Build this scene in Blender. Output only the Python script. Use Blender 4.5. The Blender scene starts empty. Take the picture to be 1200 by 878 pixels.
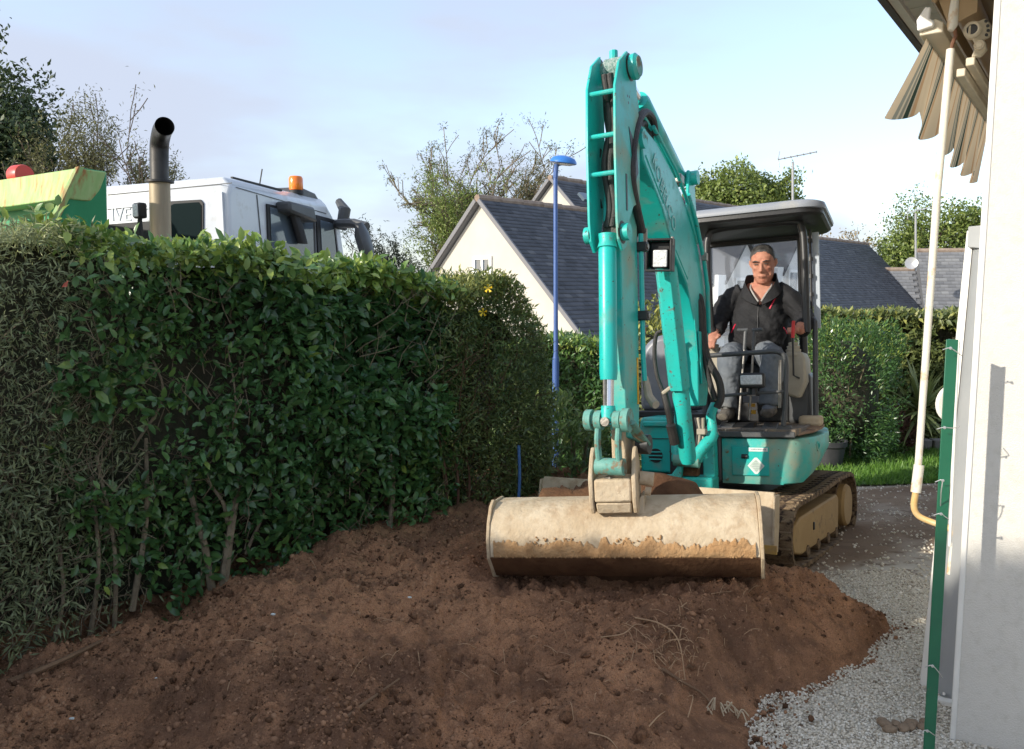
import bpy, bmesh, math, random
import numpy as np
from mathutils import Vector, Matrix, Euler
from math import radians, sin, cos, pi, atan, sqrt
random.seed(7); RNG = np.random.default_rng(11)
SC = bpy.context.scene
COL = SC.collection

# ------------------------------------------------------------------ camera
FPX, HCAM, PIT = 950.0, 1.75, atan(102 / 950.0)
cam_d = bpy.data.cameras.new("camera"); cam = bpy.data.objects.new("camera", cam_d); COL.objects.link(cam)
cam_d.sensor_width = 36; cam_d.lens = 36 * FPX / 1200; cam_d.clip_start = 0.05; cam_d.clip_end = 2000
cam.location = (0, 0, HCAM); cam.rotation_euler = (pi / 2 - PIT, 0, 0)
SC.camera = cam
# ------------------------------------------------------------------ sun, sky, exposure
SUN_EL = radians(21.0); SUN_DIR = Vector((-0.889, -0.459, 0)).normalized()   # horizontal direction towards the sun
sun_vec = Vector((SUN_DIR.x * cos(SUN_EL), SUN_DIR.y * cos(SUN_EL), sin(SUN_EL)))
sd = bpy.data.lights.new("sun", 'SUN'); sd.energy = 2.0; sd.angle = radians(0.8); sd.color = (1.0, 0.93, 0.82)
so = bpy.data.objects.new("sun", sd); COL.objects.link(so); so.location = (-20, -10, 20)
so.rotation_euler = sun_vec.to_track_quat('Z', 'Y').to_euler()
W = bpy.data.worlds.new("World"); SC.world = W; W.use_nodes = True
nt = W.node_tree; nt.nodes.clear()
wo = nt.nodes.new("ShaderNodeOutputWorld"); bg = nt.nodes.new("ShaderNodeBackground")
sky = nt.nodes.new("ShaderNodeTexSky"); sky.sky_type = 'NISHITA'; sky.sun_disc = False
sky.sun_elevation = SUN_EL; sky.sun_rotation = math.atan2(SUN_DIR.x, SUN_DIR.y) % (2 * pi)
sky.air_density = 1.0; sky.dust_density = 1.4; sky.ozone_density = 1.6
# thin bright cloud veil over the whole dome
tc = nt.nodes.new("ShaderNodeTexCoord")
mp = nt.nodes.new("ShaderNodeMapping"); mp.inputs['Scale'].default_value = (1.0, 1.0, 3.2); mp.inputs['Location'].default_value = (0.35, 0.1, 0.2)
nz = nt.nodes.new("ShaderNodeTexNoise"); nz.inputs['Scale'].default_value = 1.7; nz.inputs['Detail'].default_value = 5; nz.inputs['Roughness'].default_value = 0.5
rp = nt.nodes.new("ShaderNodeMapRange"); rp.inputs['From Min'].default_value = 0.38; rp.inputs['From Max'].default_value = 0.62
rp.inputs['To Min'].default_value = 0.44; rp.inputs['To Max'].default_value = 0.95; rp.interpolation_type = 'SMOOTHERSTEP'
mx = nt.nodes.new("ShaderNodeMix"); mx.data_type = 'RGBA'
mx.inputs['B'].default_value = (1.66, 1.82, 2.22, 1)
nt.links.new(tc.outputs['Generated'], mp.inputs['Vector']); nt.links.new(mp.outputs[0], nz.inputs['Vector'])
nt.links.new(nz.outputs['Fac'], rp.inputs['Value']); nt.links.new(rp.outputs[0], mx.inputs['Factor'])
nt.links.new(sky.outputs[0], mx.inputs['A']); nt.links.new(mx.outputs['Result'], bg.inputs[0])
bg.inputs[1].default_value = 0.15
nt.links.new(bg.outputs[0], wo.inputs[0])
SC.view_settings.view_transform = 'Standard'; SC.view_settings.look = 'None'
SC.view_settings.exposure = 1.42; SC.view_settings.gamma = 1.0
SC.cycles.max_bounces = 6; SC.cycles.transparent_max_bounces = 12
SC.cycles.use_denoising = True

# ------------------------------------------------------------------ sight-line helpers (photo pixels 1200x878 -> metres)
_c, _s = cos(PIT), sin(PIT)
def ray(px, py):
    a = (px - 600) / FPX; b = -(py - 439) / FPX
    return Vector((a, _c + b * _s, -_s + b * _c))
OC = Vector((0, 0, HCAM))
def P(px, py, Y):
    r = ray(px, py); return OC + r * (Y / r.y)
class Frame:
    def __init__(s, o, rz, rx, ry):
        s.o = Vector(o)
        s.R = Matrix.Rotation(radians(rz), 3, 'Z') @ Matrix.Rotation(radians(rx), 3, 'X') @ Matrix.Rotation(radians(ry), 3, 'Y')
        s.Ri = s.R.transposed()
    def w(s, p): return s.R @ Vector(p) + s.o
    def on(s, px, py, axis, val):
        r = s.Ri @ ray(px, py); o = s.Ri @ (OC - s.o); t = (val - o[axis]) / r[axis]
        return o + r * t
    def m4(s): return Matrix.Translation(s.o) @ s.R.to_4x4()
KF = Frame((1.637, 6.17, -.229), -34, -6, -4)     # undercarriage
UF = Frame((1.637, 6.17, -.229), -26, -6, -4)     # upper body
BF = Frame((1.302, 5.518, .928), -27, -6, -4)     # boom plane (x right, y back, z up)
CF = Frame(P(729, 628, 3.95), -14, -3, -4.6)      # bucket
# ------------------------------------------------------------------ object helpers
WL = {}
def setp(o, label=None, cat=None, group=None, kind=None):
    if label: o['label'] = label
    if cat: o['category'] = cat
    if group: o['group'] = group
    if kind: o['kind'] = kind
    return o
def link(o, parent=None, loc=None):
    COL.objects.link(o)
    if loc is not None: o.location = loc
    WL[o.name] = Vector(o.location)
    if parent is not None:
        o.parent = parent; o.matrix_parent_inverse = Matrix.Translation(-WL[parent.name])
    return o
def empty(name, loc, label, cat, group=None):
    o = bpy.data.objects.new(name, None); o.empty_display_size = .1
    link(o, None, Vector(loc)); return setp(o, label, cat, group)
def inst(name, me, mw, parent=None):
    o = bpy.data.objects.new(name, me); COL.objects.link(o)
    if parent is not None:
        o.parent = parent; o.matrix_parent_inverse = Matrix.Translation(-WL[parent.name])
    o.matrix_basis = mw; WL[o.name] = Vector(mw.translation); return o
class MB:
    def __init__(s, fr=None): s.v = []; s.f = []; s.mi = []; s.fr = fr
    def add(s, vs, fs, mi=0):
        n = len(s.v)
        s.v += [tuple(s.fr.w(p)) if s.fr else tuple(p) for p in vs]
        s.f += [tuple(i + n for i in f) for f in fs]; s.mi += [mi] * len(fs); return s
    def box(s, c, d, R=None, mi=0):
        c = Vector(c); x, y, z = d[0] / 2, d[1] / 2, d[2] / 2
        vs = [Vector((a * x, b * y, e * z)) for a in (-1, 1) for b in (-1, 1) for e in (-1, 1)]
        if R is not None: vs = [R @ v for v in vs]
        return s.add([c + v for v in vs], [(0, 1, 3, 2), (4, 6, 7, 5), (0, 4, 5, 1), (2, 3, 7, 6), (0, 2, 6, 4), (1, 5, 7, 3)], mi)
    def prism(s, pts, vec, mi=0):
        n = len(pts); vec = Vector(vec); a = [Vector(p) for p in pts]
        return s.add(a + [p + vec for p in a], [tuple(range(n))[::-1], tuple(range(n, 2 * n))] + [(i, (i + 1) % n, n + (i + 1) % n, n + i) for i in range(n)], mi)
    def loft(s, rings, mi=0, cap=True, closed=True):
        n = len(rings[0]); vs = [p for r in rings for p in r]; fs = []
        m = n if closed else n - 1
        for k in range(len(rings) - 1):
            fs += [(k * n + i, k * n + (i + 1) % n, (k + 1) * n + (i + 1) % n, (k + 1) * n + i) for i in range(m)]
        if cap and closed: fs += [tuple(range(n))[::-1], tuple(range((len(rings) - 1) * n, len(rings) * n))]
        return s.add(vs, fs, mi)
    def tube(s, pts, r, n=10, mi=0, cap=True, flat=None):
        pts = [Vector(p) for p in pts]; rs = r if isinstance(r, (list, tuple)) else [r] * len(pts)
        rings = []; prev = None
        for i, p in enumerate(pts):
            t = (pts[min(i + 1, len(pts) - 1)] - pts[max(i - 1, 0)]).normalized()
            if prev is None:
                a = Vector((0, 0, 1)) if abs(t.z) < .9 else Vector((1, 0, 0))
                u = t.cross(a).normalized()
            else: u = (prev - t * prev.dot(t)).normalized()
            prev = u; w = t.cross(u)
            rr = rs[i]; ra, rb = rr if isinstance(rr, (list, tuple)) else (rr, rr)
            rings.append([p + u * (ra * cos(2 * pi * k / n)) + w * (rb * sin(2 * pi * k / n)) for k in range(n)])
        return s.loft(rings, mi, cap)
    def cyl(s, p, q, r, n=16, mi=0): return s.tube([p, q], r, n, mi)
    def lathe(s, prof, o, axis=(0, 0, 1), n=20, mi=0, cap=True):
        ax = Vector(axis).normalized(); a = Vector((1, 0, 0)) if abs(ax.x) < .9 else Vector((0, 1, 0))
        u = ax.cross(a).normalized(); w = ax.cross(u); o = Vector(o)
        return s.loft([[o + ax * h + u * (r * cos(2 * pi * k / n)) + w * (r * sin(2 * pi * k / n)) for k in range(n)] for r, h in prof], mi, cap)
    def ico(s, c, d, sub=1, R=None, jit=0, mi=0):
        b = bmesh.new(); bmesh.ops.create_icosphere(b, subdivisions=sub, radius=1)
        vs = []
        for v in b.verts:
            p = Vector((v.co.x * d[0], v.co.y * d[1], v.co.z * d[2])) * (1 + random.uniform(-jit, jit))
            vs.append(Vector(c) + (R @ p if R is not None else p))
        b.verts.index_update(); fs = [tuple(x.index for x in f.verts) for f in b.faces]; b.free()
        return s.add(vs, fs, mi)
    def build(s, name, mats, parent=None, smooth=35, bevel=0, bseg=2, recalc=True, label=None, cat=None, group=None, kind=None):
        a = np.array(s.v, float); c = Vector((a.min(0) + a.max(0)) / 2)
        me = bpy.data.meshes.new(name); me.from_pydata((a - np.array(c)).tolist(), [], s.f)
        for m in (mats if isinstance(mats, (list, tuple)) else [mats]): me.materials.append(m)
        if any(s.mi): me.polygons.foreach_set('material_index', s.mi)
        if recalc:
            b = bmesh.new(); b.from_mesh(me); bmesh.ops.recalc_face_normals(b, faces=b.faces); b.to_mesh(me); b.free()
        if smooth: me.shade_smooth(); me.set_sharp_from_angle(angle=radians(smooth))
        o = link(bpy.data.objects.new(name, me), parent, c)
        if bevel:
            md = o.modifiers.new("bevel", 'BEVEL'); md.width = bevel; md.segments = bseg; md.limit_method = 'ANGLE'; md.angle_limit = radians(40)
        return setp(o, label, cat, group, kind)
def bez(p0, p1, p2, p3, n=12):
    p0, p1, p2, p3 = map(Vector, (p0, p1, p2, p3))
    return [p0 * (1 - t) ** 3 + p1 * 3 * t * (1 - t) ** 2 + p2 * 3 * t * t * (1 - t) + p3 * t ** 3 for t in [i / n for i in range(n + 1)]]
def crv(pts, n=6):          # Catmull-Rom through points
    p = [Vector(q) for q in pts]; p = [p[0] * 2 - p[1]] + p + [p[-1] * 2 - p[-2]]; out = []
    for i in range(1, len(p) - 2):
        for k in range(n):
            t = k / n; a, b, c, d = p[i - 1:i + 3]
            out.append(.5 * ((2 * b) + (c - a) * t + (2 * a - 5 * b + 4 * c - d) * t * t + (3 * b - a - 3 * c + d) * t ** 3))
    return out + [p[-2]]
def npmesh(name, V, loops, starts, totals, mat, parent=None, attr=None, attr_dom='POINT', smooth=False, loc=None, **kw):
    me = bpy.data.meshes.new(name)
    c = (V.min(0) + V.max(0)) / 2 if loc is None else np.array(loc)
    me.vertices.add(len(V)); me.vertices.foreach_set('co', (V - c).astype(np.float32).ravel())
    me.loops.add(len(loops)); me.loops.foreach_set('vertex_index', loops.astype(np.int32))
    me.polygons.add(len(starts)); me.polygons.foreach_set('loop_start', starts.astype(np.int32)); me.polygons.foreach_set('loop_total', totals.astype(np.int32))
    if smooth: me.polygons.foreach_set('use_smooth', np.ones(len(starts), bool))
    me.update(calc_edges=True)
    if attr is not None:
        for k, a in (attr.items() if isinstance(attr, dict) else [('rnd', attr)]):
            at = me.attributes.new(k, 'FLOAT', 'POINT'); at.data.foreach_set('value', a.astype(np.float32))
    me.materials.append(mat)
    o = link(bpy.data.objects.new(name, me), parent, Vector(c))
    return setp(o, kw.get('label'), kw.get('cat'), kw.get('group'), kw.get('kind'))
def nrm(a): return a / np.maximum(np.linalg.norm(a, axis=-1, keepdims=True), 1e-9)
def scatter(name, tv, tf, pos, d, n, size, mat, parent=None, rnd=None, width=None, **kw):
    """many small pieces baked into one mesh: template (tv, tf), direction d (+Y of template), normal hint n, size"""
    N = len(pos); tv = np.array(tv, float); k = len(tv)
    y = nrm(d); z = n - y * (n * y).sum(1, keepdims=True); z = nrm(z); x = np.cross(y, z)
    sz = np.asarray(size)[:, None, None]; wd = sz if width is None else np.asarray(width)[:, None, None]
    V = pos[:, None, :] + x[:, None, :] * tv[None, :, 0:1] * wd + y[:, None, :] * tv[None, :, 1:2] * sz + z[:, None, :] * tv[None, :, 2:3] * sz
    V = V.reshape(-1, 3)
    fl = np.array([i for f in tf for i in f]); ft = np.array([len(f) for f in tf]); L = len(fl)
    loops = (fl[None, :] + (np.arange(N) * k)[:, None]).ravel(); totals = np.tile(ft, N)
    starts = np.concatenate([[0], np.cumsum(totals)[:-1]])
    r = RNG.random(N) if rnd is None else rnd
    return npmesh(name, V, loops, starts, totals, mat, parent, attr=np.repeat(r, k), **kw)
def vnoise(x, y, seed=0, octv=4, f=1.0, gain=.5):
    out = np.zeros_like(x, float); amp = 1; tot = 0
    for o in range(octv):
        g = np.random.default_rng(seed * 31 + o).random((256, 256)); X = x * f + 17.3 * o + 100; Y = y * f + 9.7 * o + 100
        xi = np.floor(X).astype(int); yi = np.floor(Y).astype(int); u = X - xi; v = Y - yi
        u = u * u * (3 - 2 * u); v = v * v * (3 - 2 * v); a = xi % 256; b = yi % 256; a1 = (a + 1) % 256; b1 = (b + 1) % 256
        out += amp * ((g[a, b] * (1 - u) + g[a1, b] * u) * (1 - v) + (g[a, b1] * (1 - u) + g[a1, b1] * u) * v); tot += amp; amp *= gain; f *= 2.03
    return out / tot
def gridmesh(name, X, Y, Z, mat, parent=None, attr=None, smooth=True, **kw):
    ny, nx = X.shape; V = np.c_[X.ravel(), Y.ravel(), Z.ravel()]
    i = (np.arange(ny - 1)[:, None] * nx + np.arange(nx - 1)[None, :]).ravel()
    loops = np.c_[i, i + 1, i + nx + 1, i + nx].ravel(); n = len(i)
    return npmesh(name, V, loops, np.arange(n) * 4, np.full(n, 4), mat, parent, attr=attr, smooth=smooth, loc=(V[0] * 0), **kw)
# ------------------------------------------------------------------ materials
def mat(name, c1, c2=None, scale=6, rough=.6, metal=0, bump=0, bscale=60, c3=None, d_scale=5, d_lo=.55, d_hi=.65, spec=.5, attr=None, acol=None, coat=0, trans=0, rough2=None, stretch=None, detail=5, chips=None):
    m = bpy.data.materials.new(name); m.use_nodes = True; t = m.node_tree; N = t.nodes; L = t.links
    b = N['Principled BSDF']; b.inputs['Roughness'].default_value = rough; b.inputs['Metallic'].default_value = metal
    b.inputs['Specular IOR Level'].default_value = spec; b.inputs['Coat Weight'].default_value = coat
    co = N.new('ShaderNodeTexCoord'); vec = co.outputs['Object']
    if stretch:
        mp = N.new('ShaderNodeMapping'); mp.inputs['Scale'].default_value = stretch; L.new(vec, mp.inputs['Vector']); vec = mp.outputs[0]
    col = None
    def noise(sc, det=detail):
        n = N.new('ShaderNodeTexNoise'); n.inputs['Scale'].default_value = sc; n.inputs['Detail'].default_value = det; n.inputs['Roughness'].default_value = .6
        L.new(vec, n.inputs['Vector']); return n.outputs['Fac']
    def rng(f, lo, hi, a=0, bb=1):
        r = N.new('ShaderNodeMapRange'); r.inputs['From Min'].default_value = lo; r.inputs['From Max'].default_value = hi
        r.inputs['To Min'].default_value = a; r.inputs['To Max'].default_value = bb; L.new(f, r.inputs['Value']); return r.outputs[0]
    def mix(f, A, B):
        x = N.new('ShaderNodeMix'); x.data_type = 'RGBA'; L.new(f, x.inputs['Factor'])
        for s, v in (('A', A), ('B', B)):
            if isinstance(v, tuple): x.inputs[s].default_value = (*v, 1)
            else: L.new(v, x.inputs[s])
        return x.outputs['Result']
    col = c1
    if c2 is not None: col = mix(rng(noise(scale), .35, .65), c1, c2)
    if attr:
        a = N.new('ShaderNodeAttribute'); a.attribute_name = attr
        r = N.new('ShaderNodeValToRGB'); e = r.color_ramp.elements
        while len(e) < len(acol): e.new(.5)
        for i, (p, c) in enumerate(acol): e[i].position = p; e[i].color = (*c, 1)
        L.new(a.outputs['Fac'], r.inputs[0]); col = r.outputs[0]
    if c3 is not None:
        f = rng(noise(d_scale, 8), d_lo, d_hi); col = mix(f, col, c3)
        if rough2 is not None: L.new(rng(f, 0, 1, rough, rough2), b.inputs['Roughness'])
    if chips: col = mix(rng(noise(chips[1], 3), chips[2], chips[3]), col, chips[0])
    if isinstance(col, tuple): b.inputs['Base Color'].default_value = (*col, 1)
    else: L.new(col, b.inputs['Base Color'])
    if bump:
        bp = N.new('ShaderNodeBump'); bp.inputs['Strength'].default_value = bump; bp.inputs['Distance'].default_value = .02
        L.new(noise(bscale, 6), bp.inputs['Height']); L.new(bp.outputs[0], b.inputs['Normal'])
    if trans:
        tr = N.new('ShaderNodeBsdfTranslucent'); ms = N.new('ShaderNodeMixShader'); ms.inputs[0].default_value = trans
        if isinstance(col, tuple): tr.inputs[0].default_value = (*col, 1)
        else: L.new(col, tr.inputs[0])
        L.new(b.outputs[0], ms.inputs[1]); L.new(tr.outputs[0], ms.inputs[2]); L.new(ms.outputs[0], N['Material Output'].inputs[0])
    return m
M = {}
def leafmat(name, cols, rough=.42, trans=.22, spec=.5):
    return mat(name, cols[0], attr='rnd', acol=[(i / (len(cols) - 1), c) for i, c in enumerate(cols)], rough=rough, trans=trans, spec=spec)
TQ = (.008, .46, .41); DUST = (.27, .20, .12)
M['paint'] = mat('turquoise_paint', TQ, (.02, .42, .37), 5, .34, c3=(.17, .30, .25), d_scale=6, d_lo=.54, d_hi=.76, rough2=.85, bump=.05, bscale=25, chips=((.07, .075, .06), 38, .685, .70))
M['paint_chip'] = mat('chipped_turquoise_paint', (.012, .50, .44), (.03, .42, .36), 9, .42, c3=(.13, .14, .11), d_scale=16, d_lo=.60, d_hi=.67, chips=((.06, .055, .045), 55, .65, .67), rough2=.8, bump=.08, bscale=40)
M['paint_old'] = mat('faded_turquoise_paint', (.16, .36, .30), (.08, .28, .23), 12, .6, c3=(.20, .15, .09), d_scale=18, d_lo=.50, d_hi=.6, rough2=.85, bump=.2, bscale=50)
M['paint_dusty'] = mat('dusty_turquoise_paint', (.012, .42, .37), (.03, .43, .37), 3, .4, c3=(.34, .36, .26), d_scale=4, d_lo=.44, d_hi=.70, rough2=.85, bump=.05, chips=((.10, .09, .07), 30, .68, .70))
M['mud'] = mat('dried_mud_steel', (.44, .34, .22), (.58, .48, .34), 6, .85, c3=(.36, .25, .15), d_scale=11, d_lo=.50, d_hi=.74, bump=.45, bscale=35, spec=.2)
M['mud_dark'] = mat('dark_mud', (.10, .05, .028), (.16, .085, .045), 8, .95, bump=.6, bscale=40, spec=.1)
M['tan'] = mat('tan_track_paint', (.36, .23, .09), (.42, .28, .12), 6, .7, c3=(.16, .10, .05), d_scale=11, d_lo=.58, d_hi=.72, bump=.15, bscale=50)
M['track'] = mat('muddy_track_rubber', (.13, .085, .05), (.28, .20, .12), 10, .9, c3=(.045, .03, .022), d_scale=22, d_lo=.5, d_hi=.62, bump=.6, bscale=70, spec=.2)
M['black'] = mat('black_plastic', (.012, .012, .013), (.02, .02, .02), 8, .45, bump=.05)
M['hose'] = mat('black_hose', (.018, .017, .016), (.035, .032, .028), 20, .55, bump=.3, bscale=120)
M['dgrey'] = mat('dark_grey_paint', (.055, .058, .06), (.075, .078, .08), 5, .45, c3=(.16, .13, .09), d_scale=8, d_lo=.62, d_hi=.8, bump=.04)
M['cover'] = mat('grey_cover', (.155, .16, .185), (.18, .185, .205), 3, .4, c3=(.24, .22, .2), d_scale=4, d_lo=.6, d_hi=.8)
M['roofgrey'] = mat('canopy_grey', (.23, .25, .28), (.27, .285, .31), 3, .45, c3=(.32, .32, .30), d_scale=6, d_lo=.55, d_hi=.75)
M['steel'] = mat('worn_steel', (.35, .33, .30), (.22, .20, .17), 15, .4, .7, bump=.1)
M['chrome'] = mat('chrome_rod', (.7, .7, .7), None, rough=.18, metal=1)
M['lens'] = mat('lamp_lens', (.72, .74, .74), (.5, .52, .53), 60, .15, bump=.4, bscale=80)
M['white_sticker'] = mat('pale_sticker', (.62, .68, .64), (.70, .74, .70), 20, .5)
M['yellow'] = mat('yellow_tag', (.75, .40, .03), None, rough=.5)
M['red'] = mat('red_plastic', (.55, .03, .03), None, rough=.4)
M['beige'] = mat('beige_plastic', (.33, .29, .22), (.38, .34, .26), 8, .6, bump=.05)
M['matt'] = mat('dirty_floor', (.09, .085, .08), (.16, .13, .10), 7, .85, c3=(.26, .19, .12), d_scale=10, d_lo=.5, d_hi=.65, bump=.3)
# ================================================================== SETTING: ground, gravel, soil, lawn
def ground_h(x, y):
    xc = np.clip(x, -1.5, 5.0); yn = np.clip(y, 0, 11.5)
    z = -.229 + .04 * (xc - 1.637) - .085 * (yn - 6.17)
    return z - 1.6 * np.clip((y - 11.5) / 9.0, 0, 1) ** 1.2
def gh(x, y): return float(ground_h(np.array([x], float), np.array([y], float))[0])
HA, HB = np.array([-2.21, 3.5]), np.array([-.44, 5.2])            # front line of the left hedge
HD = (HB - HA) / np.linalg.norm(HB - HA); HN = np.array([HD[1], -HD[0]])   # along, and out towards the camera
# gravel yard and earth: one sheet out to the horizon
gx = np.concatenate([-np.geomspace(400, 6, 22), np.linspace(-5, 8, 131), np.geomspace(9, 400, 22)])
gy = np.concatenate([-np.geomspace(200, 1.5, 14), np.linspace(-1, 13, 141), np.geomspace(14, 900, 34)])
X, Y = np.meshgrid(gx, gy); Z = ground_h(X, Y) + .03 * (vnoise(X, Y, 3, 3, 1.3) - .5)
gravel_mask = lambda x, y: np.clip(1.25 - np.clip((y - 4.5 - .25 * (x - 1.5)) / .9, 0, 1) * .95 + np.clip((y - 8.1) / .35, 0, 1) * .9 + (vnoise(x, y, 5, 4, 1.7) - .5) * 1.0, 0, 1)
GM = gravel_mask(X, Y)
m = mat('gravel_ground', (.30, .26, .21), attr='grav', acol=[(0, (.14, .088, .055)), (.45, (.23, .165, .11)), (1, (.62, .58, .49))], rough=.95, bump=.8, bscale=55, c3=(.17, .12, .08), d_scale=7, d_lo=.52, d_hi=.66, spec=.2)
gridmesh('ground', X, Y, Z, m, attr={'grav': GM.ravel()}, kind='structure')

# soil heap
def softstep(a): a = np.clip(a, 0, 1); return a * a * (3 - 2 * a)
edge_r = [(.40, 1.2), (.62, 2.0), (.90, 2.75), (.93, 3.05), (1.28, 3.42), (1.68, 3.75), (2.0, 4.10), (1.78, 4.38), (1.42, 4.62), (1.30, 5.0), (1.25, 6.6)]
ex = np.array([e[0] for e in edge_r]); ey = np.array([e[1] for e in edge_r])
def soil_h(x, y, fine=True):
    e = np.interp(y, ey, ex) + (vnoise(x, y, 21, 4, 3.0) - .5) * .34
    inside = softstep((e - x) / .55) * .75 + .25 * softstep((e - x) / .16)
    base = .17 + .10 * softstep((y - 3.0) / 1.5) - .17 * softstep((-x - .7) / 1.1)
    for cx, cy, r, h in ((-1.35, 3.95, .55, .11), (-.75, 3.15, .6, .06), (.62, 3.35, .45, .10), (1.05, 3.9, .5, .06), (-.2, 4.6, .6, .05), (-.1, 2.9, .4, -.07), (.15, 3.6, .5, -.03), (-1.4, 2.7, .35, -.05), (.25, 2.75, .3, .06), (1.0, 3.45, .3, .07), (-.62, 3.75, .35, -.05), (-2.0, 3.55, .3, .07), (.62, 5.15, .55, .12)):
        base = base + h * np.exp(-((x - cx) ** 2 + (y - cy) ** 2) / r ** 2)
    n = (vnoise(x, y, 22, 4, 1.9) - .5) * .19
    if fine:
        bil = lambda f, sd: 1 - np.abs(vnoise(x, y, sd, 1, f) * 2 - 1) ** .8
        rough_ = .45 + 1.1 * vnoise(x, y, 27, 3, 2.1)
        n = n + (vnoise(x, y, 23, 5, 6, .6) - .5) * .075 + rough_ * ((np.abs(vnoise(x, y, 61, 1, 9) * 2 - 1) - .4) * .044 + (np.abs(vnoise(x + .3, y, 62, 1, 19) * 2 - 1) - .4) * .032 + (np.abs(vnoise(x, y + .7, 63, 1, 39) * 2 - 1) - .4) * .018 + (vnoise(x, y, 26, 2, 75) - .5) * .009)
    g = ground_h(x, y)
    return g * (1 - inside) + inside * (np.maximum(base, g + .03) + n) - .05 * (1 - softstep((e - x + .12) / .12))
xs = np.linspace(-3.2, 2.3, 580); ys = np.concatenate([np.linspace(1.3, 2.3, 40)[:-1], np.linspace(2.3, 4.7, 370), np.linspace(4.72, 6.6, 90)])
X, Y = np.meshgrid(xs, ys); Z = soil_h(X, Y)
m = bpy.data.materials.new('brown_soil'); m.use_nodes = True; t = m.node_tree; N = t.nodes; L = t.links; b = N['Principled BSDF']
b.inputs['Roughness'].default_value = .96; b.inputs['Specular IOR Level'].default_value = .12
tcn = N.new('ShaderNodeTexCoord')
def nzn(sc, d, r=.6):
    n = N.new('ShaderNodeTexNoise'); n.inputs['Scale'].default_value = sc; n.inputs['Detail'].default_value = d; n.inputs['Roughness'].default_value = r; L.new(tcn.outputs['Object'], n.inputs['Vector']); return n
def mxn(fo, lo, hi, A, B):
    r = N.new('ShaderNodeMapRange'); r.inputs['From Min'].default_value = lo; r.inputs['From Max'].default_value = hi; L.new(fo, r.inputs['Value'])
    x = N.new('ShaderNodeMix'); x.data_type = 'RGBA'; L.new(r.outputs[0], x.inputs['Factor'])
    for s_, v_ in (('A', A), ('B', B)):
        if isinstance(v_, tuple): x.inputs[s_].default_value = (*v_, 1)
        else: L.new(v_, x.inputs[s_])
    return x.outputs['Result']
c = mxn(nzn(1.7, 7, .65).outputs['Fac'], .42, .58, (.190, .100, .058), (.42, .218, .115))
c = mxn(nzn(9, 6).outputs['Fac'], .50, .72, c, (.15, .082, .05))
c = mxn(nzn(60, 4).outputs['Fac'], .60, .75, c, (.46, .28, .165))
L.new(c, b.inputs['Base Color'])
c = mxn(nzn(190, 3).outputs['Fac'], .22, .55, (.12, .065, .038), c)
L.new(c, b.inputs['Base Color'])
vo = N.new('ShaderNodeTexVoronoi'); vo.inputs['Scale'].default_value = 95; L.new(tcn.outputs['Object'], vo.inputs['Vector'])
bp = N.new('ShaderNodeBump'); bp.inputs['Strength'].default_value = .5; bp.inputs['Distance'].default_value = .008; bp.invert = True
L.new(vo.outputs['Distance'], bp.inputs['Height'])
bq = N.new('ShaderNodeBump'); bq.inputs['Strength'].default_value = .7; bq.inputs['Distance'].default_value = .010
L.new(nzn(85, 8, .75).outputs['Fac'], bq.inputs['Height']); L.new(bp.outputs[0], bq.inputs['Normal']); L.new(bq.outputs[0], b.inputs['Normal'])
M['soil'] = m
soil = gridmesh('soil_heap', X, Y, Z, m, kind='structure')
# clods on the heap: big ones are pieces, crumbs are one mass
clod_me = []
for k in range(8):
    mb = MB(); mb.ico((0, 0, 0), (1, random.uniform(.6, 1), random.uniform(.45, .75)), 2, jit=.30); o = mb.build('soil_clod', M['soil'], soil, smooth=25); clod_me.append(o.data); bpy.data.objects.remove(o)
def ok_soil(x, y): return x < np.interp(y, ey, ex) + .12 and (np.array([x, y]) - HA) @ HN > -.05
cl = 0
while cl < 280:
    x, y = random.uniform(-2.6, 1.9), random.uniform(2.5, 4.7)
    if not ok_soil(x, y) or random.random() > .05 + 1.5 * float(vnoise(np.array([x]), np.array([y]), 44, 2, 1.8)[0]) ** 2: continue
    s = min(random.uniform(.010, .019) * (.75 + random.random() ** 8 * 2.4), .038); z = float(soil_h(np.array([x]), np.array([y]))[0])
    inst('soil_clod', random.choice(clod_me), Matrix.Translation((x, y, z + s * .2)) @ Euler((random.random() * 6, random.random() * 6, random.random() * 6)).to_matrix().to_4x4() @ Matrix.Diagonal((s, s, s, 1)), soil); cl += 1
def ico_t(sub=1, jit=.15, fl=.7):
    b = bmesh.new(); bmesh.ops.create_icosphere(b, subdivisions=sub, radius=1); b.verts.index_update()
    tv = [(v.co.x * (1 + random.uniform(-jit, jit)), v.co.y * (1 + random.uniform(-jit, jit)), v.co.z * fl) for v in b.verts]; tf = [tuple(v.index for v in f.verts) for f in b.faces]; b.free(); return tv, tf
def oct_t(jit=.3, fl=.7):
    r = lambda: 1 + random.uniform(-jit, jit)
    return [(r(), 0, 0), (-r(), .1, 0), (0, r(), .1), (.1, -r(), 0), (0, .1, fl * r()), (.1, 0, -fl * r())], [(0, 2, 4), (2, 1, 4), (1, 3, 4), (3, 0, 4), (2, 0, 5), (1, 2, 5), (3, 1, 5), (0, 3, 5)]
def rdir(n): return nrm(RNG.normal(size=(n, 3)))
M['crumb'] = mat('soil_crumb', (.2, .11, .06), attr='rnd', acol=[(0, (.07, .038, .022)), (.3, (.16, .086, .048)), (.7, (.30, .165, .095)), (1, (.37, .21, .12))], rough=.95, spec=.1, bump=.4, bscale=120)
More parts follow.
